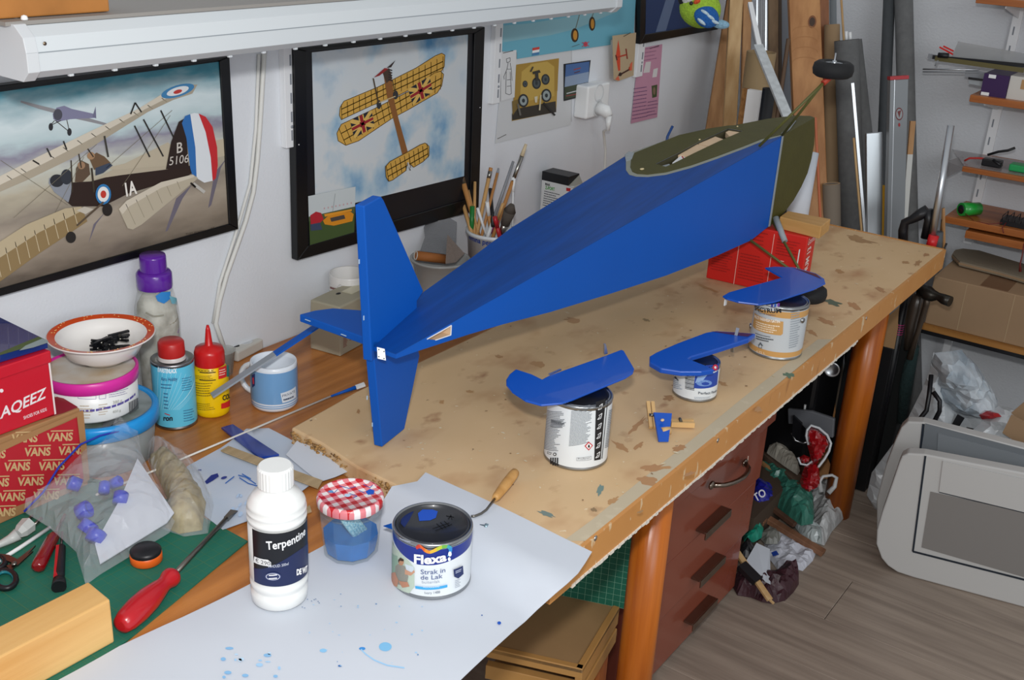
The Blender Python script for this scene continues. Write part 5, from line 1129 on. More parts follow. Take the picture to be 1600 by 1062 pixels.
B().tube(hp_, .0045, 10).build('handle', M_cer, mg)
A = Zp(331, 618, .772); Bz = Zp(497, 508, .862)
stx = thing('painted_stick', 'flat stick, grey at one end and blue at the other, resting on the blue mug', 'stick', A.lerp(Bz, .5)-Vector((0, 0, .003)))
sm_ = A.lerp(Bz, .585); up2 = RT.cross((Bz-A).normalized())
B().beam(A, sm_, .0145, .003, side=(Bz-A).cross(Vector((0, 0, 1)))).build('grey_end', mt('primed_grey', '#8f979f', .5), stx); B().beam(sm_, Bz, .0145, .0031, side=(Bz-A).cross(Vector((0, 0, 1)))).build('blue_end', M_blue, stx)
# ---- beige box and white mug behind the tail
L0 = Zp(485, 544, ZD); F0 = Zp(531.5, 557, ZD); dR = (Zp(566, 538, ZD)-F0).normalized(); R0 = F0+dR*.13; Bk = L0+(R0-F0); hb = Vp(L0.x, L0.y, 483.5, 468)-ZD
bb = thing('beige_case', 'beige plastic case standing on the bench under the fin', 'case', (L0+R0)/2)
q4 = [L0, F0, R0, Bk]; M_bg = mt('beige_plastic', '#b3ad97', .5)
B().slab(q4, (0, 0, hb*.62)).build('lower_shell', M_bg, bb, bevel=.002); cn = sum(q4, Vector())/4
B().slab([cn+(p-cn)*.985+Vector((0, 0, hb*.62)) for p in q4], (0, 0, hb*.38)).build('upper_shell', mt('beige_plastic_top', '#a39d88', .5), bb, bevel=.003)
cq = cn+Vector((0, 0, hb)); B().ell(L0.lerp(Bk, .42).lerp(F0.lerp(R0, .42), .35)+Vector((0, 0, hb)), (.006, .0035, .002), 12).build('button', M_black, bb)
S = Plane(F0, (-dR.y, dR.x, 0)) if False else Plane(F0, Vector((dR.y, -dR.x, 0))); pr = Print(S, .0001, .0004); pr.lines((536, 527), (543, 523), (536, 544), 7, '#9a4a40', .4); pr.lines((546, 530), (556, 525), (546, 533), 1, '#9a4a40', .4); pr.build('red_print', bb)
tp = [cq+(p-cn)*.35+(R0-F0)*.18 for p in q4]; B().slab([Vector((p.x, p.y, ZD+hb+.0002)) for p in tp], (0, 0, .0004)).build('clear_tape', mt('tape', '#c9c3a8', .3), bb)
cW = Yp(546, 430, 1.352); hW_ = cW.z-ZD; cW = Vector((cW.x, cW.y, cW.z-.083))
kW = (cW-CAM).dot(FW); rW = .038
wm = thing('white_mug', 'plain white mug standing against the wall behind the beige case', 'mug', cW)
B().lathe(cW, [(rW*.8, .001), (rW*.9, 0), (rW, .006), (rW*1.0, .086), (rW*.98, .089), (rW*.93, .088), (rW*.9, .01), (.0001, .006)], 44).build('mug_body', mt('white_glaze', '#dcdad6', .2, coat=.4), wm)
hp_ = [cW+Vector((-(rW-.002+.024*math.sin(t))*.95, -(rW-.002+.024*math.sin(t))*.3, .045-.028*math.cos(t))) for t in [math.pi*i/10 for i in range(11)]]
B().tube(hp_, .0045, 10).build('handle', mt('white_glaze', '#dcdad6', .2, coat=.4), wm)
pr = Print(Cyl(cW, rW, .09), .0001, .0003); pr.lines((516, 446), (530, 449), (516, 452), 1, '#7a4440', .5); pr.build('small_print', wm)
# ---- push rod, sticks
rd = thing('push_rod', 'long thin white control rod with a blue painted end lying on the bench', 'rod', Zp(400, 668, ZD))
A = Zp(150, 773, ZM+.004); Bz = Zp(517, 619, ZD+.012); Cz = Zp(556, 605, ZD+.022)
B().tube([A, Bz], .0016, 8).build('rod', mt('rod_white', '#dcd8cf', .4), rd); B().tube([Bz, Bz.lerp(Cz, .5), Cz], [.0018, .0026, .0036], 8).build('blue_end', M_blue, rd)
B().beam(Cz, Zp(570, 600, ZD+.026), .010, .0035).build('hinge_plate', M_white, rd)
st = [Zp(*q, ZD+.006) for q in ((346, 670), (364, 665), (436, 712), (406, 717))]
tag(B().slab(st, (0, 0, .003)).build('blue_stick', mt('navy_stick', '#0e2c80', .25, coat=.5, hx2='#123a98', scale=20)), 'short flat dark blue stick lying over the white papers', 'stick')
st = [Zp(*q, ZD+.0065) for q in ((345, 705), (357, 698), (504, 752), (497, 764))]
tag(B().slab(st, (0, 0, .002)).build('stirring_stick', wood('pale_stick', '#b9a27e', '#a08a66', 'x')), 'pale wooden stirring stick on the papers behind the turpentine bottle', 'stick')
tag(B().slab([Zp(*q, ZD+.001) for q in ((475, 796), (484, 790), (487, 800), (478, 803))], (0, 0, .0015)).build('wood_chip', wood('pale_stick', '#b9a27e', '#a08a66', 'x')), 'tiny pale wood chip on the brown bench behind the turpentine bottle', 'wood chip')
# ================================================================ bottles, tins and plates
ZP = ZD+.0042
# ---- turpentine bottle
cN, rN = fit(438, 958, 90, ZP); kN = Vp(cN.x, cN.y, 428, 726)-ZP
tp = thing('turpentine_bottle', 'white plastic turpentine bottle with a black and navy label', 'bottle', cN)
M_wp = mt('bottle_white', '#e6e8e6', .3, coat=.2)
H = kN; prof = [(rN*.88, 0), (rN*.97, .003), (rN*.99, .012), (rN*.985, .016), (rN*.93, .019), (rN*.93, .0215), (rN*1.0, .026), (rN*1.0, .031), (rN*.94, .034), (rN*1.0, .038), (rN*1.0, H*.59), (rN*.95, H*.60), (rN*.955, H*.615), (rN*1.02, H*.63), (rN*1.02, H*.65), (rN*.95, H*.665), (rN*1.02, H*.685), (rN*1.02, H*.70), (rN*.96, H*.715), (rN*1.0, H*.73), (rN*.97, H*.75), (rN*.8, H*.80), (rN*.56, H*.845), (rN*.54, H*.87)]
B().lathe(cN, prof, 56, cap0=True).build('bottle_body', M_wp, tp)
b = B(); n_ = 60; vs = []
for r, z in ((.60, .86), (.60, .985), (.54, 1.0)):
    for k in range(n_): rr = rN*r*(1+(.012 if k % 2 else -.012)*(z < .99)); vs.append(cN+Vector((math.cos(2*math.pi*k/n_)*rr, math.sin(2*math.pi*k/n_)*rr, H*z)))
b.add(vs, [(j*n_+k, j*n_+(k+1) % n_, (j+1)*n_+(k+1) % n_, (j+1)*n_+k) for j in range(2) for k in range(n_)]+[tuple(2*n_+k for k in range(n_))]); b.build('screw_cap', M_wp, tp)
S = Cyl(cN, rN, H); v0 = S.inv(440, 915).y; v1 = S.inv(440, 832).y
b = B(); ringband(b, S, v0, v1, .0008, 0, 60, a0=-.95, a1=2.6); ringband(b, S, v0, v1, .0010, 1, 60, a0=-.95, a1=2.6, top=lambda a: v0+(v1-v0)*(.42+.16*math.sin(a*1.6+.2)))
b.build('label_sheet', [mt('label_black', '#14161c', .35), mt('label_navy', '#1c2750', .35)], tp)
pr = Print(S, .0001, .0014)
pr.text('Terpentine', (417, 857), (463, 845), (416, 844), '#eceef0', .70, .02)
pr.poly([(399, 868), (419, 873), (424, 877), (424, 884), (418, 883), (398, 877)], '#dfe0e0'); pr.text('€ 290', (401, 876), (423, 882), (401, 870), '#3a3a40', 1, .0); pr.text('INHOUD: 500ml', (420, 885), (450, 881), (420, 880.5), '#cfd4e0'); pr.text('DE WIT', (462, 897), (478, 891), (462, 888), '#f0f0f0', 1, .05)
pr.ell((427, 899), 12, 6.5, '#3a4470'); pr.ell((427, 899), 10.5, 5.4, '#cfd3de'); pr.ell((427, 899), 9.5, 4.6, '#27315c'); pr.line([(421, 897), (433, 896)], 1.6, '#e6e8ee'); pr.line([(421, 902), (433, 901)], 1.6, '#e6e8ee', True)
pr.build('lettering', tp)
# ---- jar
cJ, rJ = fit(548, 884, 86, ZP); hJ = Vp(cJ.x, cJ.y, 547, 772)-ZP
jr = thing('glass_jar', 'faceted glass jar of blue brush water with a red gingham lid', 'jar', cJ)
M_gl = mt('jar_glass', '#9fb0b8', .05, alpha=.18, spec=1)
b = B(); n_ = 10
def ringv(r, z, n=10, ph=.2): return [cJ+Vector((math.cos(2*math.pi*k/n+ph)*r, math.sin(2*math.pi*k/n+ph)*r, z)) for k in range(n)]
rows_ = [ringv(rJ*.96, .0), ringv(rJ*1.03, .004), ringv(rJ*1.16, hJ*.70), ringv(rJ*1.17, hJ*.78)]
b.add([p for r in rows_ for p in r], [(j*n_+k, j*n_+(k+1) % n_, (j+1)*n_+(k+1) % n_, (j+1)*n_+k) for j in range(3) for k in range(n_)]+[tuple(range(n_))[::-1]])
b.lathe(cJ, [(rJ*1.14, hJ*.76), (rJ*1.12, hJ*.84), (rJ*1.1, hJ*.92)], 40)
b.build('glass_wall', M_gl, jr)
M_lq = mt('blue_water', '#0d74cc', .15, var=.3, scale=25, coat=.4)
b = B(); r1 = [ringv(rJ*.9, .004), ringv(rJ*1.0, hJ*.25), ringv(rJ*1.03, hJ*.36)]; b.add([p for r in r1 for p in r], [(j*n_+k, j*n_+(k+1) % n_, (j+1)*n_+(k+1) % n_, (j+1)*n_+k) for j in range(2) for k in range(n_)]+[tuple(range(n_))[::-1], tuple(20+k for k in range(n_))]); b.build('blue_water', M_lq, jr)
b = B(); A_ = cJ+Vector((-rJ*.7, .0, hJ*.75)); 
for i in range(5): b.tube([cJ+Vector((-rJ*.75+i*.004, -.01, hJ*.78)), cJ+Vector((rJ*.2+i*.005, -.012, hJ*.12))], .0035, 8)
b.build('soaking_mesh', mt('speckled_blue_mesh', '#4f9ab8', .5, hx2='#a8cfd8', scale=400), jr)
# gingham lid
M_gh = bpy.data.materials.new('gingham_lid'); M_gh.use_nodes = True; nt = M_gh.node_tree; bs = nt.nodes['Principled BSDF']; bs.inputs['Roughness'].default_value = .3
tc = node(nt, 'ShaderNodeTexCoord'); mp = node(nt, 'ShaderNodeMapping'); mp.inputs['Rotation'].default_value = (0, 0, .35); nt.links.new(tc.outputs['Object'], mp.inputs[0]); sp = node(nt, 'ShaderNodeSeparateXYZ'); nt.links.new(mp.outputs[0], sp.inputs[0]); acc = []
for ax in (0, 1):
    m1 = node(nt, 'ShaderNodeMath', operation='MULTIPLY'); m1.inputs[1].default_value = 68; nt.links.new(sp.outputs[ax], m1.inputs[0]); m2 = node(nt, 'ShaderNodeMath', operation='FRACT'); nt.links.new(m1.outputs[0], m2.inputs[0]); m3 = node(nt, 'ShaderNodeMath', operation='GREATER_THAN'); m3.inputs[1].default_value = .5; nt.links.new(m2.outputs[0], m3.inputs[0]); acc.append(m3)
ad = node(nt, 'ShaderNodeMath', operation='ADD'); nt.links.new(acc[0].outputs[0], ad.inputs[0]); nt.links.new(acc[1].outputs[0], ad.inputs[1]); hf = node(nt, 'ShaderNodeMath', operation='MULTIPLY'); hf.inputs[1].default_value = .5; nt.links.new(ad.outputs[0], hf.inputs[0])
r = node(nt, 'ShaderNodeValToRGB'); r.color_ramp.interpolation = 'CONSTANT'; e = r.color_ramp.elements; e[0].position = 0; e[0].color = lin('#e8e2e2'); e[1].position = .35; e[1].color = lin('#dc7f86'); e3 = e.new(.8); e3.color = lin('#c01c24'); nt.links.new(hf.outputs[0], r.inputs[0]); nt.links.new(r.outputs[0], bs.inputs['Base Color'])
rl = 105/2*((cJ+Vector((0, 0, hJ))-CAM).dot(FW))/FPX
lid = B().lathe(cJ, [(rl*.985, hJ*.86), (rl, hJ*.87), (rl, hJ*.96), (rl*.96, hJ*1.0), (rl*.9, hJ*1.01), (rl*.86, hJ*.985), (.0001, hJ*.985)], 60).build('gingham_lid', M_gh, jr)
pr = Print(Plane((cJ.x, cJ.y, ZP+hJ*.985), (0, 0, 1)), .00005, .0003)
for a in ([(512, 768), (522, 770), (528, 764)], [(530, 759), (545, 763), (556, 760)], [(546, 771), (558, 775), (552, 778)], [(560, 766), (570, 770)], [(568, 757), (578, 762), (584, 756)]): pr.line(a, 1, '#2f5fb0', True)
pr.poly([(571, 768), (578, 764), (585, 766), (584, 772), (575, 773)], '#1d55c0'); pr.ell((517, 768), 4, 2, '#5f9ad0'); pr.ell((543, 774), 5, 2.5, '#b9d6ee'); pr.build('paint_marks', jr)
# ---- tin builder
def tin(name, lab, c, r, h, body, lid=True, lidcol=None, rimw=.004):
    t = thing(name, lab, 'paint tin', c)
    B().lathe(c, [(.0001, .002), (r*.95, .002), (r*1.0, 0), (r*1.02, .001), (r*1.02, .003), (r, .0045), (r, h-.006), (r*1.015, h-.005), (r*1.02, h-.002), (r*1.0, h), (r*.96, h), (r*.945, h-.006), (r*.90, h-.006)], 64).build('tin_body', M_tin, t)
    B().lathe(c, [(r*.945, h-.0055), (r*.93, h-.001), (r*.9, h+.0), (r*.875, h-.001), (r*.86, h-.006), (.0001, h-.0055)], 56).build('lid', lidcol or M_tin, t)
    S = Cyl(c, r, h); b = B(); ringband(b, S, .005, h-.0065, .0003, 0, 72); b.build('label_sheet', body, t)
    return t, S
# ---- blue-white paint tin
cF, rF = fit(673, 937, 125, ZP); hF = Vp(cF.x, cF.y, 675, 816)-ZP
M_lidk = mt('black_lid', '#2b2d32', .35, coat=.2)
tf, S = tin('paint_tin', 'squat paint tin with a rainbow swoosh label and a black lid, on the white paper', cF, rF, hF, mt('label_white', '#dde3e6', .35), lidcol=M_lidk)
va = S.inv(673, 935).y
vm = lambda px, py: S.inv(px, py).y
b = B(); vL, vM, vR = vm(613, 832), vm(655, 882), vm(735, 850)
def lower(a):
    x = a*rF
    pts_ = [(-.09, vm(612, 826)), (S.inv(613, 832).x, vL), (S.inv(630, 866).x, vm(630, 866)), (S.inv(652, 881).x, vm(652, 881)), (S.inv(680, 882).x, vm(680, 882)), (S.inv(712, 871).x, vm(712, 871)), (S.inv(734, 851).x, vm(734, 851)), (.1, vm(735, 830))]
    for (x0, y0), (x1, y1) in zip(pts_, pts_[1:]):
        if x0 <= x <= x1: return y0+(y1-y0)*(x-x0)/(x1-x0)
    return pts_[0][1]
vs = []; n_ = 90
for i in range(n_+1):
    a = -math.pi+2*math.pi*i/n_; vs += [S.pos((a*rF, max(.005, lower(a))), .0006), S.pos((a*rF, hF-.0066), .0006)]
b.add(vs, [(2*i, 2*i+2, 2*i+3, 2*i+1) for i in range(n_)], 0, True); b.build('blue_label_top', mt('label_blue', '#1c2f86', .3), tf)
pr = Print(S, .00008, .0009)
pr.poly([(612, 842), (626, 862), (640, 876), (648, 886), (648, 916), (640, 926), (625, 920), (613, 905)], '#b9c8b8')
pr.poly([(613, 862), (622, 868), (624, 900), (613, 900)], '#8fae9a'); pr.poly([(634, 880), (647, 884), (648, 896), (636, 892)], '#c9d4dc')
pr.poly([(619, 884), (625, 879), (634, 884), (639, 900), (636, 914), (622, 912), (619, 898)], '#8f8e84'); pr.ell((628, 877), 4.2, 5.5, '#b88868'); pr.poly([(623.5, 874), (627, 870), (632, 873), (632, 876), (626, 875), (624, 879)], '#3a2a20')
pr.poly([(612, 895), (619, 893), (624, 906), (622, 916), (612, 910)], '#c08a70'); pr.poly([(634, 888), (644, 893), (648, 889), (649, 893), (643, 898), (634, 896)], '#c49478'); pr.poly([(624, 906), (638, 908), (641, 915), (630, 917)], '#b98368')
sw = [(650, 853), (656, 849), (664, 855), (672, 858.5), (682, 854), (690, 850.5), (699, 850), (705, 853), (705, 860), (701, 866)]
lo_ = [(652, 857), (658, 855), (664, 861), (672, 863.5), (682, 860), (690, 856), (697, 855), (700, 857), (700, 862), (698, 868)]
def smooth(P, m=4):
    o_ = []
    for i in range(len(P)-1):
        a_, b_, c_, d_ = P[max(i-1, 0)], P[i], P[i+1], P[min(i+2, len(P)-1)]
        for k in range(m):
            t = k/m; o_.append(tuple(.5*(2*b_[j]+(c_[j]-a_[j])*t+(2*a_[j]-5*b_[j]+4*c_[j]-d_[j])*t*t+(3*b_[j]-a_[j]-3*c_[j]+d_[j])*t**3) for j in (0, 1)))
    return o_+[P[-1]]
sw, lo_ = smooth(sw), smooth(lo_); cl_ = ('#c23a2c', '#d95c28', '#e08a2c', '#e0b43a', '#b9c43c', '#6fb24c', '#3f9fb0', '#2f86cc', '#5fb4e6')
for i in range(len(sw)-1): pr.poly([sw[i], sw[i+1], lo_[i+1], lo_[i]], cl_[i//4], i > 0)
pr.ell((702, 864), 2.6, 4, '#e8eef6'); pr.ell((701, 872), 2.2, 3, '#e8eef6', keep=True)
pr.text('Flexa', (648, 878), (697, 874), (648, 864), '#f4f6f8', 1, .035); pr.text('Strak in', (658, 895), (695, 892), (658, 887.6), '#4a5a8a', 1, .005); pr.text('de Lak', (658, 903.5), (691, 901), (658, 896.5), '#4a5a8a', 1, .005); pr.text('buitenlak', (660, 909.5), (687, 908), (660, 905), '#9aa4b4')
pr.poly([(650, 913.4), (698, 911.5), (698, 915.5), (650, 917.6)], '#3fa4dc'); pr.text('HOOGGLANS', (662, 916.3), (686, 915.2), (662, 914), '#dff0f8'); pr.text('Ivory 1488', (664, 926), (687, 924.5), (664, 922), '#5a6270')
pr.poly([(707, 888), (721, 882), (722, 895), (714, 902), (708, 899)], '#23305f'); pr.lines((710, 890), (719, 886), (710, 895), 2, '#cfd6ea', .4); pr.lines((709, 905), (718, 901), (709, 918), 5, '#8a92a4', .3); pr.text('duurzaam', (627, 840), (643, 846), (627, 837), '#c9d2ea')
pr.build('label_print', tf)
pr = Print(Plane((cF.x, cF.y, ZP+hF-.0055), (0, 0, 1)), .00006, .0003)
pr.poly([(653, 802), (660, 796), (676, 796), (684, 799), (681, 809), (672, 813), (655, 814), (654, 808)], '#1d4fb8')
for a in ([(676, 826), (702, 817)], [(680, 829), (706, 819)], [(682, 818), (692, 827)], [(688, 816), (697, 825)], [(694, 814), (702, 822)], [(700, 811), (704, 806)], [(697, 806), (709, 808)], [(704, 804), (706, 812)]): pr.line(a, 1.3, '#08090c', True)
pr.poly([(628, 800), (640, 790), (650, 792), (640, 812), (632, 824), (626, 818)], '#12265e'); pr.build('lid_marks', tf)
# ---- scraper tool, pin, blue chip
tl = thing('hook_tool', 'wooden-handled tool with a bent steel shank resting against the squat paint tin', 'tool', Zp(770, 795, .7535))
A = Zp(806, 736, .7535+.012); Bz = Zp(773, 779, .7535+.010); dv = Bz-A
B().tube([A, A+dv*.04, A+dv*.15, A+dv*.5, A+dv*.92, Bz], [.003, .0062, .0072, .0074, .0058, .004], 16).build('handle', wood('tool_handle', '#c99a5c', '#b07f42', 'y'), tl)
B().tube([Bz, Zp(760, 796, .760), Zp(752, 802, .757), Zp(742, 806, .757), Zp(736, 806.5, .757)], .0017, 8).build('shank', M_st, tl)
tag(B().tube([Zp(738, 820, ZD+.03), Zp(757, 822, ZD+.032), Zp(758, 822, ZD+.032), Zp(762, 823, ZD+.032)], [.0022, .0022, .0042, .0042], 10).build('steel_bolt', mt('zinc', '#8fa8b4', .35, .8)), 'short steel bolt behind the squat paint tin on the white paper', 'bolt')
tag(B().slab([Zp(*q, .7545) for q in ((599, 822), (612, 818), (613, 827))], (0, 0, .001)).build('blue_chip', M_blue), 'tiny pointed blue chip at the left of the squat paint tin', 'chip')
# ---- white tin showing its back label
cC, rC = fit(897, 735, 101, .7503); hC = Vp(cC.x, cC.y, 906, 613)-.7503
tc_, S = tin('paint_tin', 'tall white paint tin turned to its small-print back label, under the left tail tip', cC, rC, hC, mt('label_white', '#dde3e6', .35))
pr = Print(S, .00008, .0006)
pr.poly([(931, 627), (946, 622), (938, 717), (928, 719)], '#1a1c20')
for i in range(6):
    y = 634+i*15; pr.line([(936-i*.8, y), (941-i*.8, y-4), (939-i*.8, y+4), (934-i*.8, y+6), (938-i*.8, y+1)], 1, '#d9dcde', i > 0)
pr.line([(949, 622), (940, 716)], 1, '#2a2c30')
pr.lines((856, 640), (890, 641), (850, 700), 26, '#6f757c', .42, .06); pr.lines((893, 641), (926, 634), (889, 697), 26, '#6f757c', .42, .06); pr.lines((905, 634), (928, 629), (905, 637), 1, '#6f757c', .5)
pr.lines((862, 655), (885, 656), (861, 667), 6, '#50565c', .5, .05); pr.lines((951, 640), (956, 637), (944, 700), 22, '#7a8086', .5)
pr.poly([(913, 696), (919.5, 689), (926, 695), (919.5, 703)], '#c2323a'); pr.poly([(915, 696), (919.5, 691.2), (924, 695.3), (919.5, 700.8)], '#f0f0f0'); pr.ell((919.6, 696.4), 1.6, 2.2, '#1a1a1a'); pr.poly([(918.4, 695.5), (919.6, 692.8), (920.9, 695.3)], '#1a1a1a')
for i in range(4): pr.poly([(861+i*3.4, 714), (863+i*3.4, 714.3), (862.6+i*3.4, 727), (860.6+i*3.4, 726.3)], '#1a1c20', i > 0)
pr.ell((868, 709), 2.6, 2.6, '#2a2a2a'); pr.ell((868, 709), 1.4, 1.4, '#dde3e6'); pr.line([(857, 705), (863, 706.5), (862, 709), (857, 708), (857, 705)], .6, '#2a2a2a')
pr.line([(901, 714), (923, 711.5), (923, 716.5), (901, 718.5), (901, 714)], .5, '#8a9096'); pr.text('Proferon', (903, 717), (921, 715), (903, 714), '#7a8086'); pr.build('label_print', tc_)
# ---- small blue-white tin
cH, rH = fit(1083, 628, 69, .7503); hH = Vp(cH.x, cH.y, 1092, 562)-.7503
th, S = tin('paint_tin', 'smallest paint tin, white and blue, under the middle tail tip on the board', cH, rH, hH, mt('label_white', '#dde3e6', .35))
pr = Print(S, .00006, .0006)
pr.poly([(1086, 586), (1122, 578), (1120, 600), (1084, 606)], '#2346a4'); pr.ell((1100, 598), 12, 5, '#6f94d0'); pr.poly([(1090, 588), (1105, 585), (1098, 594), (1086, 598)], '#8fb0e0'); pr.ell((1102, 599), 6, 2.5, '#2346a4')
pr.text('HISTOR', (1089, 580), (1123, 576), (1090, 569), '#1c3f9c', 1, .05); pr.ell((1117, 573.5), 4, 4.6, '#cf2a3c'); pr.ell((1117, 573.5), 1.6, 2, '#f0f0f0')
pr.text('Perfect Finish', (1091, 615), (1119, 611), (1091, 611), '#5a6068', 1, .02)
for i in range(11): pr.line([(1071, 584+i*2.2), (1085, 587+i*2.2)], .9 if i % 3 else 1.4, '#2c2c30', i > 0)
pr.lines((1053, 588), (1064, 592), (1053, 606), 6, '#8a9ab0', .4); pr.line([(1055, 588), (1061, 594)], 1.4, '#1a1a1c'); pr.lines((1085, 619), (1110, 618), (1085, 623), 2, '#9aa2ac', .4); pr.build('label_print', th)
# ---- beige-grey tin at the back
cS, rS = fit(1208, 562, 83, .7503); hS = Vp(cS.x, cS.y, 1221, 466)-.7503
ts, S = tin('paint_tin', 'beige and grey satin varnish tin standing nearest the red box', cS, rS, hS, mt('label_greyblue', '#c2c8cc', .35))
b = B(); M_tan = mt('label_tan', '#c99a5c', .4)
ringband(b, S, .006, .016, .0005); ringband(b, S, hS-.020, hS-.008, .0005); b.build('tan_bands', M_tan, ts)
pr = Print(S, .00006, .0008)
pr.poly([(1181, 477), (1216, 474), (1216, 486), (1181, 480)], '#c2c8cc')
for i, hx in enumerate(('#3a3f8f', '#2f5cb0', '#6f3a9a')): pr.poly([(1205+i*5, 475-i*.8), (1208.6+i*5, 474.6-i*.8), (1208+i*5, 480-i*.8), (1204.4+i*5, 480.4-i*.8)], hx, i > 0)
pr.text('SPECTRUM', (1180, 484), (1221, 488), (1180.5, 477), '#1c2228', 1, .03); pr.text('Paint & Supplies', (1186, 489), (1212, 493), (1186, 486.5), '#3a5078')
pr.poly([(1180, 488.5), (1224, 502), (1223, 521), (1220, 523.5), (1180, 513), (1177, 509)], '#c99a5c'); pr.text('MULTI VARNISH SATIN', (1180, 496), (1219, 504), (1180, 491), '#f4ece0', 1, .03); pr.lines((1182, 500), (1218, 508), (1182, 514), 4, '#f0dfc4', .5)
pr.lines((1182, 523), (1210, 529), (1182, 530), 2, '#3a4048', .5); pr.line([(1181, 520), (1204, 526)], .8, '#3a4048'); pr.poly([(1185, 539), (1189, 534), (1193, 540), (1191, 540), (1191, 544), (1186, 543), (1186, 539.4)], '#5a6068'); pr.poly([(1187, 540), (1189, 537.5), (1190.5, 540.3), (1190, 543), (1187, 542.4)], '#c2c8cc'); pr.lines((1236, 486), (1253, 482), (1232, 545), 16, '#98a0a8', .4); pr.text('0.75 L', (1183, 550), (1196, 553), (1183, 546.5), '#f0e4d0'); pr.build('label_print', ts)
for q in ((1174, 509), (1253, 500)): p = S.pos(S.inv(*q), .001); B().lathe(p, [(.005, 0), (.005, .002), (.0001, .003)], 14, axis=p-Vector((cS.x, cS.y, p.z))).build('handle_ear', M_tin, ts)
# ---- freshly painted tailplane tips on the tins
def plate(lab, pts, z, th_, tiltpt=None, bev=.0015, mat_=None):
    P3 = [Zp(*q, z(q) if callable(z) else z) for q in pts]
    t = thing('tail_tip', lab, 'aircraft part', sum(P3, Vector())/len(P3)-Vector((0, 0, th_)))
    B().slab(P3, (0, 0, -th_)).build('painted_panel', mat_ or M_blue2, t, bevel=bev); return t
zA = .7503+hC+.0055
pA = plate('blue painted tail tip lying on the tall white paint tin, leftmost of three', [(806, 576), (831, 584), (847, 592), (858, 586), (946, 555), (971, 545.5), (975, 547.5), (991, 575), (989, 582), (978, 589), (896, 623), (878, 629), (846, 632), (821, 625), (800, 611), (791, 600), (791, 592), (796, 584)], zA, .0035)
a = Zp(946, 552, zA+.001); B().slab([Vector((a.x-.003, a.y, zA)), Vector((a.x+.004, a.y-.002, zA)), Vector((a.x-.001, a.y, zA+.017)), Vector((a.x-.004, a.y+.001, zA+.017))], (.001, .003, 0)).build('hinge_tongue', M_alu, pA)
B().beam(Zp(858, 585, zA+.001), Zp(876, 577, zA+.001), .003, .002).build('hinge_wire', M_alu, pA)
zB = .7503+hH+.0105
pB = plate('blue painted tail tip with a thick front edge on the smallest tin, middle of three', [(1015, 556), (1025, 550), (1060, 535), (1103, 519), (1118, 516.5), (1160, 519), (1181, 521), (1170, 529), (1120, 545), (1080, 557), (1076, 560), (1104, 571), (1116, 577), (1096, 580), (1064, 580), (1032, 575), (1015, 565)], zB, .009, bev=.002)
pr = Print(Plane((0, 0, zB), (0, 0, 1)), .0001, .0002); pr.poly([(1110, 517.5), (1160, 520), (1176, 522), (1168, 526), (1150, 524)], '#4a2050'); pr.build('purple_edge', pB)
for q in ((1150, 524, 1158, 514), (1144, 541, 1151, 552)):
    a = Zp(q[0], q[1], zB if q[1] < 530 else zB-.01); c = Vector((a.x, a.y, Vp(a.x, a.y, q[2], q[3]))); c.x += .004; B().beam(a, c, .0055, .0015).build('hinge_tongue', M_alu, pB)
zC = .7503+hS+.0055
pC = plate('blue painted tail tip with a notch on the beige and grey tin, rightmost of three', [(1129, 462), (1139, 456), (1222, 433), (1195, 417.6), (1211, 416), (1240, 417), (1275, 426.5), (1288, 435), (1290, 442), (1272, 451), (1211, 471), (1186, 475), (1154, 471), (1136, 466)], zC, .0035)
a = Zp(1136, 468, zC-.006); B().box((a.x-.002, a.y+.002, a.z-.012), (a.x+.006, a.y+.004, a.z)).build('hinge_tongue', M_white, pC)
a = Zp(1263, 420, zC); B().beam(a, a+Vector((0, 0, .022)), .003, .0012).build('hinge_tongue', M_alu, pC)
pr = Print(Plane((0, 0, zC), (0, 0, 1)), .0001, .0002); pr.poly([(1238, 418), (1275, 428), (1284, 436), (1264, 428)], '#5a2030'); pr.build('purple_edge', pC)
# ---- little clamp set-up
cl = thing('painted_bracket', 'small blue painted bracket held by clothes pegs on the board', 'bracket', Zp(1036, 670, .7503))
pts = [Zp(1022, 644, .776), Zp(1050, 645.5, .776), Zp(1044.5, 690, .752), Zp(1030, 690, .752)]
B().slab(pts, (.001, .002, -.0016)).build('bracket_plate', M_blue2, cl)
B().ell(Zp(1035, 656, .774), (.004, .003, .002), 8).build('balsa_spot', M_balsa, cl)
M_peg = mt('peg_wood', '#d3ac74', .55, var=.1, scale=20)
def peg(lab, a, b_, w_=.0085, op=.006):
    t = thing('clothes_peg', lab, 'clothes peg', a.lerp(b_, .5)-Vector((0, 0, .005))); up3 = Vector((0, 0, 1)); d = (b_-a)
    s_ = d.cross(up3).normalized()
    B().beam(a-s_*.002, b_-s_*op*.9, .0055, w_, side=s_).build('jaw', M_peg, t); B().beam(a+s_*.0045, b_+s_*op*.9, .0055, w_, side=s_).build('jaw', M_peg, t)
    m = a.lerp(b_, .4)+up3*(w_/2+.001); B().tube([m-s_*.004, m+s_*.006], .0026, 10).build('spring', M_st, t)
peg('pale wooden clothes peg lying flat to the right of the blue bracket', Zp(1048, 660, .757), Zp(1084, 661, .757))
peg('thin wooden clothes peg standing at the left of the blue bracket', Zp(1019, 668, .7545), Zp(1016, 628, .778), .006, .004)
c = Zp(1046, 672, .758); tag(B().tube([c+Vector((-.012, .008, 0)), c], [.0062, .0068], 16).build('dowel_end', M_peg), 'short round wooden dowel end lying against the blue bracket', 'dowel')
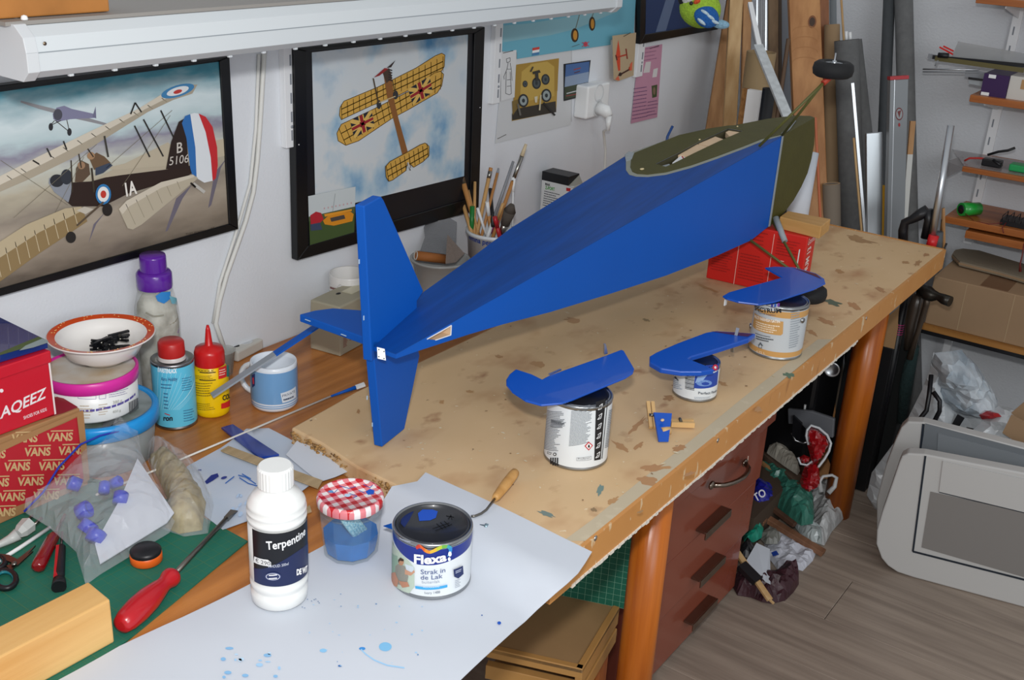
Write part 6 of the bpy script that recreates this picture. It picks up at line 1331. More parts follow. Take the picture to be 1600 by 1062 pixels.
# ================================================================ far end: bird, brushes, planks and tubes in the corner, shelves
# ---- brush tub and plastic bowl behind the fuselage
kB_ = 1.93
T0 = Zp(773, 358, ZD+.112); rW_ = 44/FPX*(T0-CAM).dot(FW); T0.y = min(T0.y, YW-rW_*1.05); hW = T0.z-ZD
bt = thing('brush_tub', 'white plastic tub with blue lettering holding paint brushes behind the blue aircraft body', 'tub', (T0.x, T0.y, ZD))
c = Vector((T0.x, T0.y, ZD))
B().lathe(c, [(rW_*.85, 0), (rW_*.97, hW*.93), (rW_*1.03, hW*.93), (rW_*1.03, hW), (rW_*.96, hW), (rW_*.82, .004), (.0001, .003)], 48, cap0=True).build('tub_body', mt('tub_white2', '#dfe4e8', .35), bt)
S = Cyl(c, rW_*.85, hW, rW_*.99); pr = Print(S, .0001, .0006); pr.text('elmina pepermunt', (733, 372), (771, 384), (733, 364), '#1f3f8f', .62, .02); pr.build('lettering', bt)
M_hw = mt('brush_handle_wood', '#b9824a', .45); M_hp = mt('pencil_wood', '#cda066', .5); M_bris = mt('pale_bristles', '#b79a86', .9, var=.3, scale=90); M_fer = mt('ferrule', '#a9a7a0', .3, 1); M_gry = mt('grey_handle', '#8c8f94', .4)
kt = (T0-CAM).dot(FW)
def brush(lab, tip, base, secs, name='paint_brush', cat='brush', dk=.0, ext=.45, w_=None):
    """secs: list of (t0,t1,r0,r1,material,partname) along tip->base"""
    a = Dp(*tip, kt+dk); b_ = Dp(*base, kt+.0); b2 = b_+(b_-a)*ext
    if b2.z < ZD+.006: b2 = b_+(b2-b_)*((b_.z-ZD-.006)/(b_.z-b2.z))
    t = thing(name, lab, cat, b2)
    for t0, t1, r0, r1, m, nm in secs:
        e1_ = a+(b2-a)*t0; e2_ = a+(b2-a)*t1; B().tube([e1_, e2_], [r0, r1], 10).build(nm, m, t)
g_ = 'brushes and pencils in the white tub'
brush('wide flat brush with pinkish bristles and a metal ferrule, leaning furthest left in the tub', (708, 231), (739, 338), [(0, .17, .0115, .0105, M_bris, 'bristles'), (.17, .36, .0095, .006, M_fer, 'ferrule'), (.36, 1, .006, .0045, M_hw, 'handle')], dk=-.02)
brush('orange-brown wooden stick leaning left below the wide brush', (712, 281), (733, 350), [(0, .3, .0045, .0045, M_hw, 'upper_end'), (.3, 1, .0045, .0045, M_hp, 'stick')], 'wooden_stick', 'stick', .02)
brush('very thin pale skewer between the wide brush and the dowel', (729, 281), (738, 322), [(0, 1, .0016, .0016, M_hp, 'skewer')], 'skewer', 'stick', .02, 1)
brush('straight vertical pale dowel in the brush tub', (742, 284), (741, 356), [(0, 1, .0034, .0034, M_hp, 'dowel')], 'dowel', 'stick', .01)
brush('tan pencil with a metal eraser end standing in the middle of the brush tub', (767, 262), (747, 357), [(0, .04, .0042, .0042, M_hw, 'eraser'), (.04, .12, .0045, .0045, M_fer, 'ferrule'), (.12, 1, .0043, .0043, M_hp, 'pencil_body')], 'pencil', 'pencil', .0)
brush('thinner brown pencil just right of the eraser pencil', (779, 263), (757, 351), [(0, .06, .002, .0032, M_gry, 'point'), (.06, 1, .0033, .0033, M_hw, 'pencil_body')], 'pencil', 'pencil', .02)
brush('grey-handled brush leaning right in the tub', (802, 252), (772, 340), [(0, .7, .003, .0038, M_gry, 'handle'), (.7, 1, .0045, .0045, M_white, 'lower_end')], dk=.0)
brush('tallest brush with a long silver ferrule leaning furthest right', (822, 225), (780, 342), [(0, .11, .003, .0048, mt('cream_bristles', '#c9b898', .9), 'bristles'), (.11, .34, .0045, .004, M_fer, 'ferrule'), (.34, 1, .0042, .004, M_hw, 'handle')], dk=-.02)
brush('white plastic stirring spoon standing upright in the tub', (802, 277), (801, 330), [(0, .3, .006, .0025, M_white, 'spoon_bowl'), (.3, 1, .0022, .0022, M_white, 'stem')], 'plastic_spoon', 'spoon', -.01)
brush('green marker pen at the left inside the tub', (738, 322), (737, 358), [(0, 1, .0052, .0052, mt('green_pen', '#1f7a34', .35), 'pen_body')], 'marker_pen', 'pen', -.015)
brush('red marker pen in front in the tub', (773, 339), (780, 366), [(0, .4, .005, .005, mt('red_pen', '#b8202a', .35), 'pen_cap'), (.4, 1, .0048, .0048, mt('red_pen', '#b8202a', .35), 'pen_body')], 'marker_pen', 'pen', -.025)
brush('fluffy round dark grey brush low at the right of the tub', (800, 320), (786, 358), [(0, .15, .006, .0135, mt('dark_bristles', '#57504a', .95), 'bristle_tip'), (.15, .5, .0135, .0095, mt('dark_bristles', '#57504a', .95), 'bristles'), (.5, .75, .008, .006, M_fer, 'ferrule'), (.75, 1, .005, .005, M_black, 'handle')], dk=-.04, ext=.6)
brush('black-handled brush half hidden in the middle of the tub', (766, 295), (769, 335), [(0, 1, .004, .0045, M_black, 'handle')], dk=.03)
brush('white-capped stick in the middle front of the tub', (761, 315), (765, 345), [(0, .5, .0042, .0042, M_white, 'white_cap'), (.5, 1, .0045, .0045, M_hw, 'stick')], 'capped_stick', 'stick', -.02)
brush('white stick crossing to the right at the front of the tub', (746, 325), (758, 362), [(0, 1, .003, .003, M_white, 'stick')], 'white_stick', 'stick', -.03)
brush('brush with a pink lower handle right of the capped stick', (786, 318), (775, 350), [(0, .55, .0035, .0035, M_hp, 'handle'), (.55, 1, .0045, .0045, mt('pink_handle', '#b8327c', .4), 'pink_grip')], dk=-.03)
Tb = Zp(688, 402, ZD+.078); hb_ = Tb.z-ZD; rb_ = 46/FPX*(Tb-CAM).dot(FW)
pbw = thing('plastic_bowl', 'translucent plastic bowl of sanding things behind the blue tail', 'bowl', (Tb.x, Tb.y, ZD)); c = Vector((Tb.x, Tb.y, ZD))
B().lathe(c, [(rb_*.7, 0), (rb_*.78, hb_*.2), (rb_*.95, hb_*.93), (rb_*1.02, hb_*.95), (rb_*1.02, hb_), (rb_*.94, hb_), (rb_*.7, .004), (.0001, .004)], 44, cap0=True).build('bowl_wall', mt('frosted_plastic', '#b9bcba', .25, alpha=.6, spec=.7), pbw)
kb = (Tb-CAM).dot(FW)
sp_ = tag(B().slab([Dp(x, y, kb+d_) for x, y, d_ in ((661, 347, .03), (676, 346, .03), (704, 341, .03), (714, 347, .03), (713, 372, .025), (712, 385, .02), (697, 397, .0), (656, 392, .0), (664, 370, .015))], FW*.001).build('sandpaper_sheet', mt('grey_sandpaper', '#77797c', .9, bump=1, bscale=400)), 'torn grey sandpaper sheet standing in the translucent bowl', 'sandpaper')
tag(B().slab([Dp(x, y, kb+d_) for x, y, d_ in ((699, 366, .0), (726, 396, -.01), (712, 410, -.03), (696, 412, -.03))], FW*.001).build('sandpaper_triangle', mt('brown_sandpaper', '#7c7068', .9, bump=1, bscale=400)), 'triangular brown sandpaper piece leaning in the translucent bowl', 'sandpaper')
ct = thing('sanding_roll', 'orange-brown sandpaper roll with a white inside lying in the translucent bowl', 'roll', Dp(670, 402, kb-.03))
a = Dp(650, 399, kb-.03); b_ = Dp(697, 405, kb-.0); B().tube([a, b_], .0098, 24).build('roll_body', mt('roll_brown', '#9c5f2c', .7), ct); ax = (a-b_).normalized(); B().lathe(a+ax*.0002, [(.0098, 0), (.0099, .001), (.0075, .001), (.007, -.002), (.0001, -.002)], 24, axis=ax).build('roll_end', mt('roll_white', '#c9c6be', .5), ct)
# ---- card box against the wall
P0 = Yp(848, 267, YW-.012); X_ = P0.x; yr = Xp(896, 280, X_).y
xb = thing('glue_carton', 'white carton with a black top and green lettering standing against the wall', 'carton', (X_+.02, (P0.y+yr)/2, ZD))
zk = Vp(X_, P0.y, 847, 281)
B().box((X_, yr, ZD), (X_+.045, P0.y, zk)).build('carton_body', mt('carton_white', '#d9dcdc', .5), xb); B().box((X_-.001, yr+.012, zk), (X_+.046, P0.y+.001, P0.z)).build('black_top', M_black, xb, bevel=.001)
B().slab([(X_, yr+.012, zk), (X_, yr-.002, zk-.004), (X_+.045, yr-.002, zk-.004), (X_+.045, yr+.012, P0.z-.003)], (0, .001, .001)).build('open_flap', mt('clear_flap', '#9a988e', .3), xb)
S = Plane((X_, 0, 0), (-1, 0, 0)); pr = Print(S, .0001, .0003); pr.text('MAK', (852, 289), (860, 291), (852, 285), '#26282a', 1, .03); pr.text('Z-PORT', (852, 295), (867, 298), (852, 290), '#3f9a34', 1, .03); pr.lines((851, 297), (876, 303), (848, 322), 7, '#4a4e54', .35); pr.poly([(885, 293), (892, 294), (891, 299), (885, 298)], '#b8242c'); pr.build('lettering', xb)
tag(B().tube([Dp(1051, 197, 2.72), Dp(1043, 213, 2.72), Vector((Dp(1043, 213, 2.72).x-.03, Dp(1043, 213, 2.72).y, ZD+.004))], .0035, 8).build('blue_pencil', mt('blue_pencil', '#1f4a8a', .4)), 'dark blue pencil end standing up behind the olive nose', 'pencil')
# ---- knitted bird
kd = 2.42
bird = thing('knitted_bird', 'knitted bird toy in yellow-green and blue hanging in front of the dark blue picture', 'toy bird', Dp(1098, 45, kd))
def knit(nm, hx): return mt(nm, hx, .95, var=.25, scale=220, bump=1.5, bscale=300)
u_ = kd/FPX
b_o = B(); c = Dp(1091, 12, kd); rot = Matrix((RT, UP, -FW)).transposed().to_3x3()
def el(px, py, rx, ry, rz, dk, mat_, nm, ang=0, parent=None):
    R_ = rot @ Matrix.Rotation(ang, 3, 'Z'); return B().ell(Dp(px, py, kd-dk), (rx*u_, ry*u_, rz*u_), 24, rot=R_).build(nm, mat_, parent or bird)
el(1094, 14, 33, 29, 27, 0, knit('knit_lime', '#9fc43c'), 'body', -.35)
el(1080, -4, 21, 19, 19, .006, knit('knit_black', '#1c1e22'), 'head_band', -.1)
el(1080, -3, 17, 15, 17, .0125, knit('knit_white', '#d9dcd8'), 'face', -.1)
el(1080, 5, 3, 3, 2.5, .036, M_black, 'eye'); el(1089, 3, 6, 4, 6, .033, knit('knit_orange', '#d9562c'), 'beak', .4)
w_ = el(1104, 26, 20, 17, 9, .030, knit('knit_blue', '#1f5ea8'), 'wing', -.5)
for px, py, a in ((1102, 20, -.6), (1110, 27, -.6), (1096, 34, -.7), (1116, 34, -.4)): el(px, py, 8, 2.6, 3, .0405 if px < 1112 else .037, knit('knit_pale', '#c4dbe8'), 'wing_stripe', a, w_)
el(1126, 38, 14, 7, 6, .004, knit('knit_paleblue', '#8fb8d0'), 'tail', -.12)
B().tube([Dp(1090, -14, kd), Dp(1090, -14, kd)+Vector((0, 0, .35))], .0008, 6).build('hanging_thread', M_white, bird)
# ---- planks, tubes and rolls leaning in the corner
M_p1 = wood('pine_plank', '#b98d5e', '#9a6f44', 'z', .8, .55); M_p2 = wood('pine_plank_pale', '#c9a878', '#b08a58', 'z', .8, .55); M_p3 = wood('plywood_strip', '#8d7458', '#6f5942', 'z', .8, .6); M_p4 = wood('wide_pine_board', '#c08c58', '#a06c3c', 'z', .5, .5)
M_gr = mt('grey_foam_roll', '#6b6c6c', .8, var=.15, scale=60, bump=.3, bscale=200); M_gr2 = mt('dark_grey_roll', '#44484b', .7, var=.1, scale=60)
M_card = mt('card_tube', '#a08564', .7, var=.06, scale=20)
def corner(name, lab, cat, pa, pb, xa, xb, w_, t_, m, z0=0., rnd=False, group=None):
    b = B(); lean(b, pa, pb, xa, xb, w_, t_, z0, 0, rnd); o = b.build(name, m, bevel=0 if rnd else .0015, bseg=1); return tag(o, lab, cat, group)
corner('pine_plank', 'rough orange-brown pine plank leaning in the corner, furthest left', 'plank', (1155, -40), (1116, 197), 2.98, 2.90, .046, .018, M_p1)
corner('pine_plank', 'pale narrow pine plank leaning in the corner, second from the left', 'plank', (1152, -40), (1140, 192), 2.93, 2.86, .036, .018, M_p2)
corner('pine_batten', 'thin tan batten right of the two leftmost pine planks', 'plank', (1168, -40), (1163, 192), 3.02, 2.92, .024, .02, M_p1)
for i, (x, m, l) in enumerate(((1183, M_alu, 'left'), (1190, M_gry, 'middle'), (1197, M_alu, 'right'))): corner('metal_strip', '%s one of three thin metal strips standing between the battens' % l, 'metal strip', (x, -40), (x-1, 190), 3.07, 3.02, .008, .003, m)
corner('plywood_strip', 'brown plywood strip standing left of the grey sheet', 'plank', (1208, -40), (1208, 190), 3.12, 3.05, .028, .012, M_p3)
corner('dark_batten', 'dark brown batten between the plywood strip and the grey sheet', 'plank', (1218, -40), (1219, 190), 3.14, 3.08, .010, .012, mt('dark_wood', '#4c3f34', .6))
corner('grey_sheet', 'narrow blue-grey sheet standing on edge left of the wide knotty board', 'sheet', (1226, -40), (1227, 190), 3.17, 3.12, .030, .006, mt('blue_grey_sheet', '#878e98', .5))
wbd = B(); A_, C_ = lean(wbd, (1254, -40), (1263, 190), 3.06, 2.98, .085, .022, 0.); wo = wbd.build('wide_pine_board', M_p4, bevel=.002); tag(wo, 'wide knotty pine board standing in the corner behind the wheel', 'plank')
S = Plane(A_, (FW-Vector((0, 0, FW.z)))); S.p = Dp(1269, 33, (Xp(1269, 33, 3.0)-CAM).dot(FW)); 
dA = (C_-A_).normalized(); nrm_ = dA.cross(RT); nrm_ = nrm_ if nrm_.dot(FW) < 0 else -nrm_
S = Plane(A_+nrm_.normalized()*.0112, nrm_); pr = Print(S, .0001, .0002)
pr.ell((1269, 34), 6.5, 10, '#7a4a28', rot=.1); pr.ell((1269, 34), 4.5, 7, '#3f2a1c', rot=.1)
for k in range(4): pr.line([(1258+20*math.cos(a)*(1+k*.0), 50+k*16-9*math.sin(a)) for a in [math.pi*j/8 for j in range(9)]], .8, '#a4713f', k > 0)
pr.b.build('knot_and_grain', pr.mats, wo)
corner('dark_pine_plank', 'reddish pine plank behind the wide knotty board', 'plank', (1284, -40), (1286, 190), 3.16, 3.10, .036, .015, wood('red_pine', '#8f5a34', '#764623', 'z', .8))
corner('dark_lath', 'dark brown lath slanting between the grey sheet and the wide board', 'plank', (1232, 60), (1222, 130), 2.96, 2.95, .010, .01, mt('lath_brown', '#5e4733', .6), .0)
ws = thing('white_stick', 'white and grey painted stick slanting across the planks behind the olive nose', 'stick', Xp(1241, 208, 2.42))
B().beam(Xp(1172, 5, 2.74), Xp(1186, 71, 2.64), .0115, .008, side=RT).build('white_end', M_white, ws); a = Xp(1184.5, 71, 2.64); b_ = Xp(1236, 196, 2.44); e_ = Xp(1241, 208, 2.42); B().beam(a, e_, .023, .008, side=RT).build('grey_length', mt('chalky_grey', '#c6cbcd', .7, var=.2, scale=60), ws)
b = B(); kx = 2.66; a = Xp(1202, 138, kx); b.lathe((a.x, a.y, ZD), [(.014, 0), (.0165, .001), (.0165, a.z-ZD), (.014, a.z-ZD), (.0135, a.z-ZD-.03), (.0001, a.z-ZD-.031)], 24); tag(b.build('black_tube', M_black), 'black plastic tube standing behind the olive nose', 'tube')
wb = thing('laminate_offcut', 'white laminated chipboard offcut standing left of the black tube', 'board', Xp(1176, 190, 2.69)); a = Xp(1160, 138, 2.69); c2 = Xp(1168, 137, 2.69); d2 = Xp(1190, 133, 2.69)
B().box((2.69, c2.y, ZD), (2.706, a.y, a.z)).build('chipboard_edge', mt('chip_edge', '#9c7040', .8, hx2='#7a5228', scale=90), wb); B().box((2.69, d2.y, ZD), (2.706, c2.y-.0005, a.z-.0005)).build('white_face', M_white, wb)
b = B(); a = Xp(1190, 81, 2.80); r_ = 23/FPX*(a-CAM).dot(FW); b.lathe((a.x, a.y, 0), [(r_*.9, 0), (r_, .001), (r_, a.z), (r_*.93, a.z), (r_*.92, a.z-.05), (.0001, a.z-.052)], 36); tag(b.build('card_cylinder', mt('tan_tube', '#9c8460', .5, alpha=.93)), 'wide tan cardboard cylinder standing between the thin strips', 'tube')
def roll(name, lab, top, bot, xa, xb, wpx, m, z0=0, m2=None, cat='roll'):
    A = Xp(*top, xa); Bq = Xp(*bot, xb); r_ = wpx/2/FPX*(A-CAM).dot(FW); E_ = Bq+(Bq-A)*((Bq.z-z0-.002)/(A.z-Bq.z)) if Bq.z > z0 else Bq
    t = thing(name, lab, cat, (E_.x, E_.y, z0)); B().tube([A, E_], r_, 28, cap=True).build('outer_wrap', m, t)
    ax = (A-E_).normalized(); B().lathe(A+ax*.0003, [(r_*.98, 0), (r_, .0006), (r_*.8, .0006), (r_*.78, -.001), (.0001, -.001)], 24, axis=ax).build('open_end', m2 or mt('roll_dark_end', '#2c2d2e', .8), t); return t
roll('cardboard_tube', 'long brown cardboard tube standing left of the grey foam roll', (1300, 39), (1299, 285), 3.12, 3.08, 24, M_card, 0, mt('tube_rim', '#b89c78', .7), 'tube')
roll('card_roll', 'shorter grey-brown card roll in front of the foot of the long cardboard tube', (1299, 287), (1300, 345), 2.95, 2.95, 27, mt('grey_card', '#84786a', .7), 0, mt('tube_rim', '#b89c78', .7))
roll('foam_roll', 'thick grey foam roll standing right of the wheel', (1323, 63), (1332, 358), 3.08, 3.05, 38, M_gr)
corner('grey_pipe', 'thin grey pipe behind the top of the cardboard tube', 'pipe', (1301, -40), (1302, 60), 3.2, 3.2, .02, .02, mt('grey_pvc', '#7d8488', .4), 0, True)
corner('thin_lath', 'thin pale wooden lath standing left of the grey foam roll top', 'stick', (1312, -40), (1319, 70), 3.16, 3.16, .006, .004, M_p2)
for i, x in enumerate((1322, 1328)): tag(B().tube([Xp(x, 49+i, 3.08), Xp(x+1, 66, 3.08)], .0045, 8).build('white_stub', M_white), '%s small white tube end sticking out of the grey foam roll' % ('left', 'right')[i], 'tube')
corner('foam_roll', 'slim dark foam roll leaning inward against the foam roll on its right side', 'roll', (1329, 64), (1356, 300), 3.13, 3.1, .062, .05, M_gr, 0, True)
corner('aluminium_strip', 'thin slanting bright aluminium strip in front of the grey foam rolls', 'metal strip', (1332, 129), (1351, 358), 2.94, 2.93, .0105, .003, M_alu, .0)
corner('wooden_rod', 'thin tan wooden rod left of the slanting aluminium strip', 'stick', (1334, 215), (1346, 358), 2.93, 2.92, .006, .004, M_p2)
corner('aluminium_channel', 'wide shiny aluminium channel standing behind the far end of the board', 'metal strip', (1365, 207), (1366, 358), 2.95, 2.94, .043, .012, mt('brushed_aluminium', '#c0c6ca', .3, 1))
corner('yellow_strip', 'narrow yellow strip between the aluminium channel and the spirit level', 'strip', (1380, 289), (1380, 358), 2.96, 2.95, .008, .01, mt('yellow_strip', '#b98a1c', .5))
A = Xp(1403, 124, 2.95); Bq = Xp(1397, 358, 2.935); E_ = Bq+(Bq-A)*(Bq.z/(A.z-Bq.z))
lv = thing('spirit_level', 'silver spirit level with a red cap and a round emblem standing on end', 'spirit level', E_)
B().beam(A, E_, .047, .024, side=RT).build('beam_body', mt('level_silver', '#7b8084', .4, .1), lv, bevel=.0015); ax = (A-E_).normalized(); B().beam(A+ax*.0002, A+ax*.009, .048, .025, side=RT).build('red_end_cap', mt('level_red', '#a81c26', .4), lv)
sd2 = (RT-ax*RT.dot(ax)).normalized(); nf = ax.cross(sd2); nf = nf if nf.dot(FW) < 0 else -nf
B().beam(A+sd2*-.0125+nf*.0122, E_+sd2*-.0125+nf*.0122, .0015, .001, side=RT).build('face_ridge', M_alu, lv)
S = Plane(A+nf*.0123, nf); pr = Print(S, .0001, .0003); pr.ell((1405, 178), 6, 10, '#6a2c30'); pr.ell((1405, 178), 4.8, 8, '#8f9598'); pr.poly([(1402, 174), (1408, 172), (1405, 184)], '#6a2c30'); pr.ell((1405, 195), 1.6, 3, '#9a2028'); pr.build('emblem_print', lv)
roll('dark_roll', 'left one of two tall dark grey rolls standing against the far wall', (1391, -40), (1381, 203), 3.23, 3.2, 18, M_gr2)
roll('dark_roll', 'right and thicker one of two tall dark grey rolls against the far wall', (1411, -40), (1417, 200), 3.23, 3.2, 28, M_gr)
tt = thing('two_tone_stick', 'flat stick with a bare wood top and white lower part right of the spirit level', 'stick', Xp(1416, 339, 3.0)); a = Xp(1426, 189, 3.06); m_ = Xp(1421.5, 241, 3.05); b_ = Xp(1414, 339, 3.03); e_ = b_+(b_-a)*(b_.z/(a.z-b_.z))
B().beam(a, m_, .014, .008, side=RT).build('bare_end', M_p1, tt); B().beam(m_, e_, .0142, .0082, side=RT).build('white_length', mt('chalk_white', '#c9cac6', .6), tt)
corner('orange_strip', 'thin orange-red wooden strip standing behind the end of the olive nose', 'stick', (1274, 183), (1281, 325), 2.66, 2.66, .0065, .004, mt('orange_wood', '#b0603c', .5), ZD)
roll('paper_roll', 'white paper roll standing on the bench behind the olive nose', (1262, 238), (1247, 328), 2.64, 2.60, 34, M_pap, ZD, M_pap)
# pipe clamp and black grip behind the end of the board
pcl = thing('pipe_clamp', 'pipe clamp with a steel tube and red jaw at the far end of the bench', 'clamp', Xp(1450, 380, 2.76)); a = Xp(1486, 196, 2.80); b_ = Xp(1456, 372, 2.765)
e_ = b_+(b_-a)*.15; B().tube([a, e_], .0085, 16).build('steel_tube', M_alu, pcl); B().tube([b_+(a-b_)*.03+Vector((0, -.004, 0)), b_-(a-b_)*.1], .0125, 14).build('red_jaw', mt('clamp_red', '#c81e22', .35), pcl)
B().tube([Xp(1466, 362, 2.79), Xp(1464, 392, 2.79)], .012, 12).build('grey_pad', mt('pad_grey', '#4d5256', .6), pcl)
gp_ = thing('black_grip', 'chunky black tool handle sticking up beside the pipe clamp', 'handle', Xp(1412, 372, 2.76))
B().tube([Xp(1411, 385, 2.77), Xp(1411, 360, 2.77), Xp(1414, 347, 2.77), Xp(1424, 343, 2.77), Xp(1436, 336, 2.775), Xp(1450, 327, 2.78)], [.012, .012, .011, .0105, .014, .013], 14).build('grip_body', M_black, gp_)
B().tube([Xp(1450, 327, 2.78), Xp(1451, 345, 2.78), Xp(1446, 372, 2.78)], [.013, .011, .012], 12).build('grip_neck', M_black, gp_)
tag(B().tube([Xp(1471, 360, 2.80), Xp(1474, 325, 2.80), Xp(1475, 392, 2.80)], .004, 8).build('thin_wood_peg', M_p1), 'thin wooden peg standing right of the pipe clamp tube', 'stick')
tag(B().tube([Xp(1479, 380, 2.76), Xp(1474, 392, 2.75)], [.0028, .002], 8).build('bent_nail', M_black), 'short black nail sticking up at the far corner of the board', 'nail')
# ---- shelves on the far wall
M_sh = wood('orange_shelf', '#b06a34', '#8f4f22', 'y', .8, .4); XS = 3.08
def shelf(lab, pt, pbm, y1=.12, xf=XS, mat_=M_sh):
    a = Xp(*pt, xf); zb3 = Xp(*pbm, xf).z; t = thing('wall_shelf', lab, 'shelf', ((xf+XW)/2, (a.y+y1)/2, zb3))
    B().box((xf, y1, zb3), (XW-.004, a.y, a.z)).build('shelf_board', mat_, t, bevel=.0015); return t, a, zb3
ry = Xp(1573, 110, XW).y
shs = []
for lab, pt, pbm in (('top orange-brown wall shelf, cut off by the upper right corner', (1526, -6), (1526, 5)), ('orange-brown wall shelf carrying the purple box', (1516, 148), (1516, 159)), ('orange-brown wall shelf carrying the black cable', (1504, 260), (1504, 268)), ('orange-brown wall shelf carrying the green battery', (1477, 337), (1477, 348))):
    t, a, zb3 = shelf(lab, pt, pbm); shs.append((t, a, zb3))
    B().slab([(XW-.002, ry, zb3-.001), (XS+.03, ry, zb3-.001), (XS+.03, ry, zb3-.008), (XW-.002, ry, zb3-.045)], (0, -.003, 0)).build('bracket', M_rail, t)
t5, a5, z5 = shelf('lowest orange-brown shelf board right under the battery shelf', (1509, 360), (1509, 372))
rlt = thing('shelf_rail', 'slotted white shelf rail on the far wall behind the orange-brown shelves', 'shelf rail', (XW-.006, ry, .62)); B().box((XW-.012, ry-.012, .62), (XW, ry+.012, 2.3)).build('channel', M_rail, rlt); z = .66
while z < 1.5: B().box((XW-.0125, ry+.001, z), (XW-.0118, ry+.005, z+.022)).build('slot', mt('slot_dark', '#858a92', .6), rlt); z += .05
# items on the shelves
zs = shs[1][1].z; a = Xp(1531, 148, 3.10); b_ = Xp(1570, 155, 3.10); top_ = Xp(1536, 114, 3.10).z
bxp = thing('purple_box', 'dark purple card box taped at its corners on the second shelf', 'box', (3.15, (a.y+b_.y)/2, zs)); B().box((3.10, b_.y, zs), (3.24, a.y, top_)).build('carton', mt('purple_card', '#33154c', .5), bxp)
B().box((3.0993, a.y-.022, zs+.001), (3.1, a.y-.002, zs+.009)).build('tape_piece', M_white, bxp); B().box((3.0993, a.y-.03, top_-.01), (3.1, a.y-.012, top_-.001)).build('tape_piece', M_white, bxp)
wbx = thing('white_box', 'white box with a tan label right of the purple box on the second shelf', 'box', (3.16, b_.y-.08, zs)); B().box((3.105, b_.y-.16, zs), (3.24, b_.y-.001, top_+.002)).build('carton', mt('box_white', '#c9c6bf', .5), wbx); B().box((3.1043, b_.y-.16, top_-.028), (3.105, b_.y-.03, top_-.004)).build('tan_label', mt('tan_label', '#b08a5c', .6), wbx)
zz = top_+.003
def strip(name, lab, pa, pb, x_, r_, m, flat=None):
    a = Xp(*pa, x_); b2 = Xp(*pb, x_); b = B()
    if flat: b.beam(a, b2, flat, .002, side=(0, 0, 1))
    else: b.tube([a, b2], r_, 8)
    return tag(b.build(name, m), lab, 'strip')
strip('olive_strip', 'long olive flat strip in the bundle on the purple box', (1461, 91), (1600, 110), 3.11, 0, mt('olive_strip', '#5e5630', .5), .012)
strip('black_strip', 'long black flat strip in the bundle above the olive one', (1457, 89), (1620, 104), 3.12, 0, M_black, .010)
strip('grey_strip', 'short grey blunt-ended strip at the left tip of the bundle', (1450, 87), (1475, 92), 3.13, 0, M_gry, .012)
strip('silver_rod', 'thin silver rod sticking out furthest left below the bundle', (1442, 108), (1530, 109), 3.115, .002, M_alu); strip('silver_rod', 'second thin silver rod just beneath the furthest-left one', (1442, 112), (1530, 113), 3.12, .0018, M_gry)
strip('dark_strip', 'dark flat strip end left of the purple box', (1513, 122), (1536, 125), 3.10, 0, M_black, .006); strip('pale_strip', 'pale grey flat strip end below the dark strip left of the purple box', (1514, 127), (1536, 131), 3.11, 0, mt('pale_strip', '#9aa0a4', .5), .012)
strip('flat_strip', 'broad grey flat strip in the middle of the bundle left of the purple box', (1508, 113), (1540, 119), 3.125, 0, M_gry, .02)
strip('red_strip', 'upper one of two red strips poking out of the bundle', (1474, 72), (1490, 80), 3.14, 0, M_red, .004); strip('red_strip', 'lower one of two red strips poking out of the bundle', (1468, 73.5), (1489, 85), 3.13, 0, M_red, .004)
strip('black_clip', 'small black clip shape at the left end of the strip bundle', (1466, 86), (1482, 87), 3.105, .007, M_black)
strip('pale_hook', 'small pale hooked end hanging below the strip bundle', (1461, 103), (1466, 94), 3.11, .002, M_gry)
pq = [Xp(*q, 3.135) for q in ((1497, 65), (1620, 87), (1620, 118), (1484, 94), (1489, 84))]; tag(B().slab(pq, (.003, 0, 0)).build('plastic_sleeve', mt('grey_film', '#a9abab', .12, alpha=.6, bump=.5, bscale=30, spec=.9)), 'clear grey plastic sleeve lying over the strip bundle', 'plastic sleeve')
zs = shs[2][1].z; cbt = thing('cable_gadget', 'small black gadget with a red wire and a short black cable on the third shelf', 'gadget', Xp(1548, 252, 3.15))
B().tube([Xp(*q, 3.14) for q in ((1507, 251), (1515, 247), (1530, 247), (1538, 248))], .0028, 8).build('red_wire', mt('wire_red', '#b8322c', .5), cbt); a = Xp(1548, 249, 3.14); B().box((a.x-.01, a.y-.03, zs+.001), (a.x+.02, a.y+.02, zs+.02)).build('black_body', M_black, cbt, bevel=.003)
B().tube([Xp(*q, 3.13) for q in ((1543, 242), (1560, 237), (1575, 235), (1586, 231))], .0035, 8).build('black_cable', M_black, cbt); B().tube([Xp(1552, 250, 3.11), Xp(1563, 258, 3.1)], .004, 8).build('black_lead', M_black, cbt)
pfl = [Xp(1478, 270, 3.20), Xp(1478, 254, 3.20), Xp(1500, 242, 3.16), Xp(1600, 262, 3.12), Xp(1600, 268, 3.09), Xp(1510, 259, 3.09)]
tag(B().slab([Vector((p.x, p.y, zs+.0005)) for p in (Xp(1484, 250, 3.28), Xp(1506, 261, 3.09), Xp(1600, 276, 3.09), Xp(1600, 250, 3.28))], (0, 0, .0005)).build('clear_bag', mt('grey_film2', '#b9b4b4', .2, alpha=.5)), 'thin clear plastic bag spread under the black gadget on the third shelf', 'plastic bag')
tag(B().slab([Xp(1480, 277, 3.20), Xp(1478, 252, 3.22), Xp(1506, 243, 3.2), Xp(1506, 262, 3.15)], (.001, 0, 0)).build('bag_corner', mt('grey_film2', '#b9b4b4', .2, alpha=.5)), 'clear plastic bag corner hanging off the left end of the third shelf', 'plastic bag')
a = Xp(1590, 257, 3.12); tag(B().box((3.12, a.y-.07, zs+.002), (3.16, a.y+.02, zs+.02)).build('green_pack', mt('green_pack', '#1f9a54', .4), bevel=.003), 'small green battery pack at the right on the third shelf', 'battery')
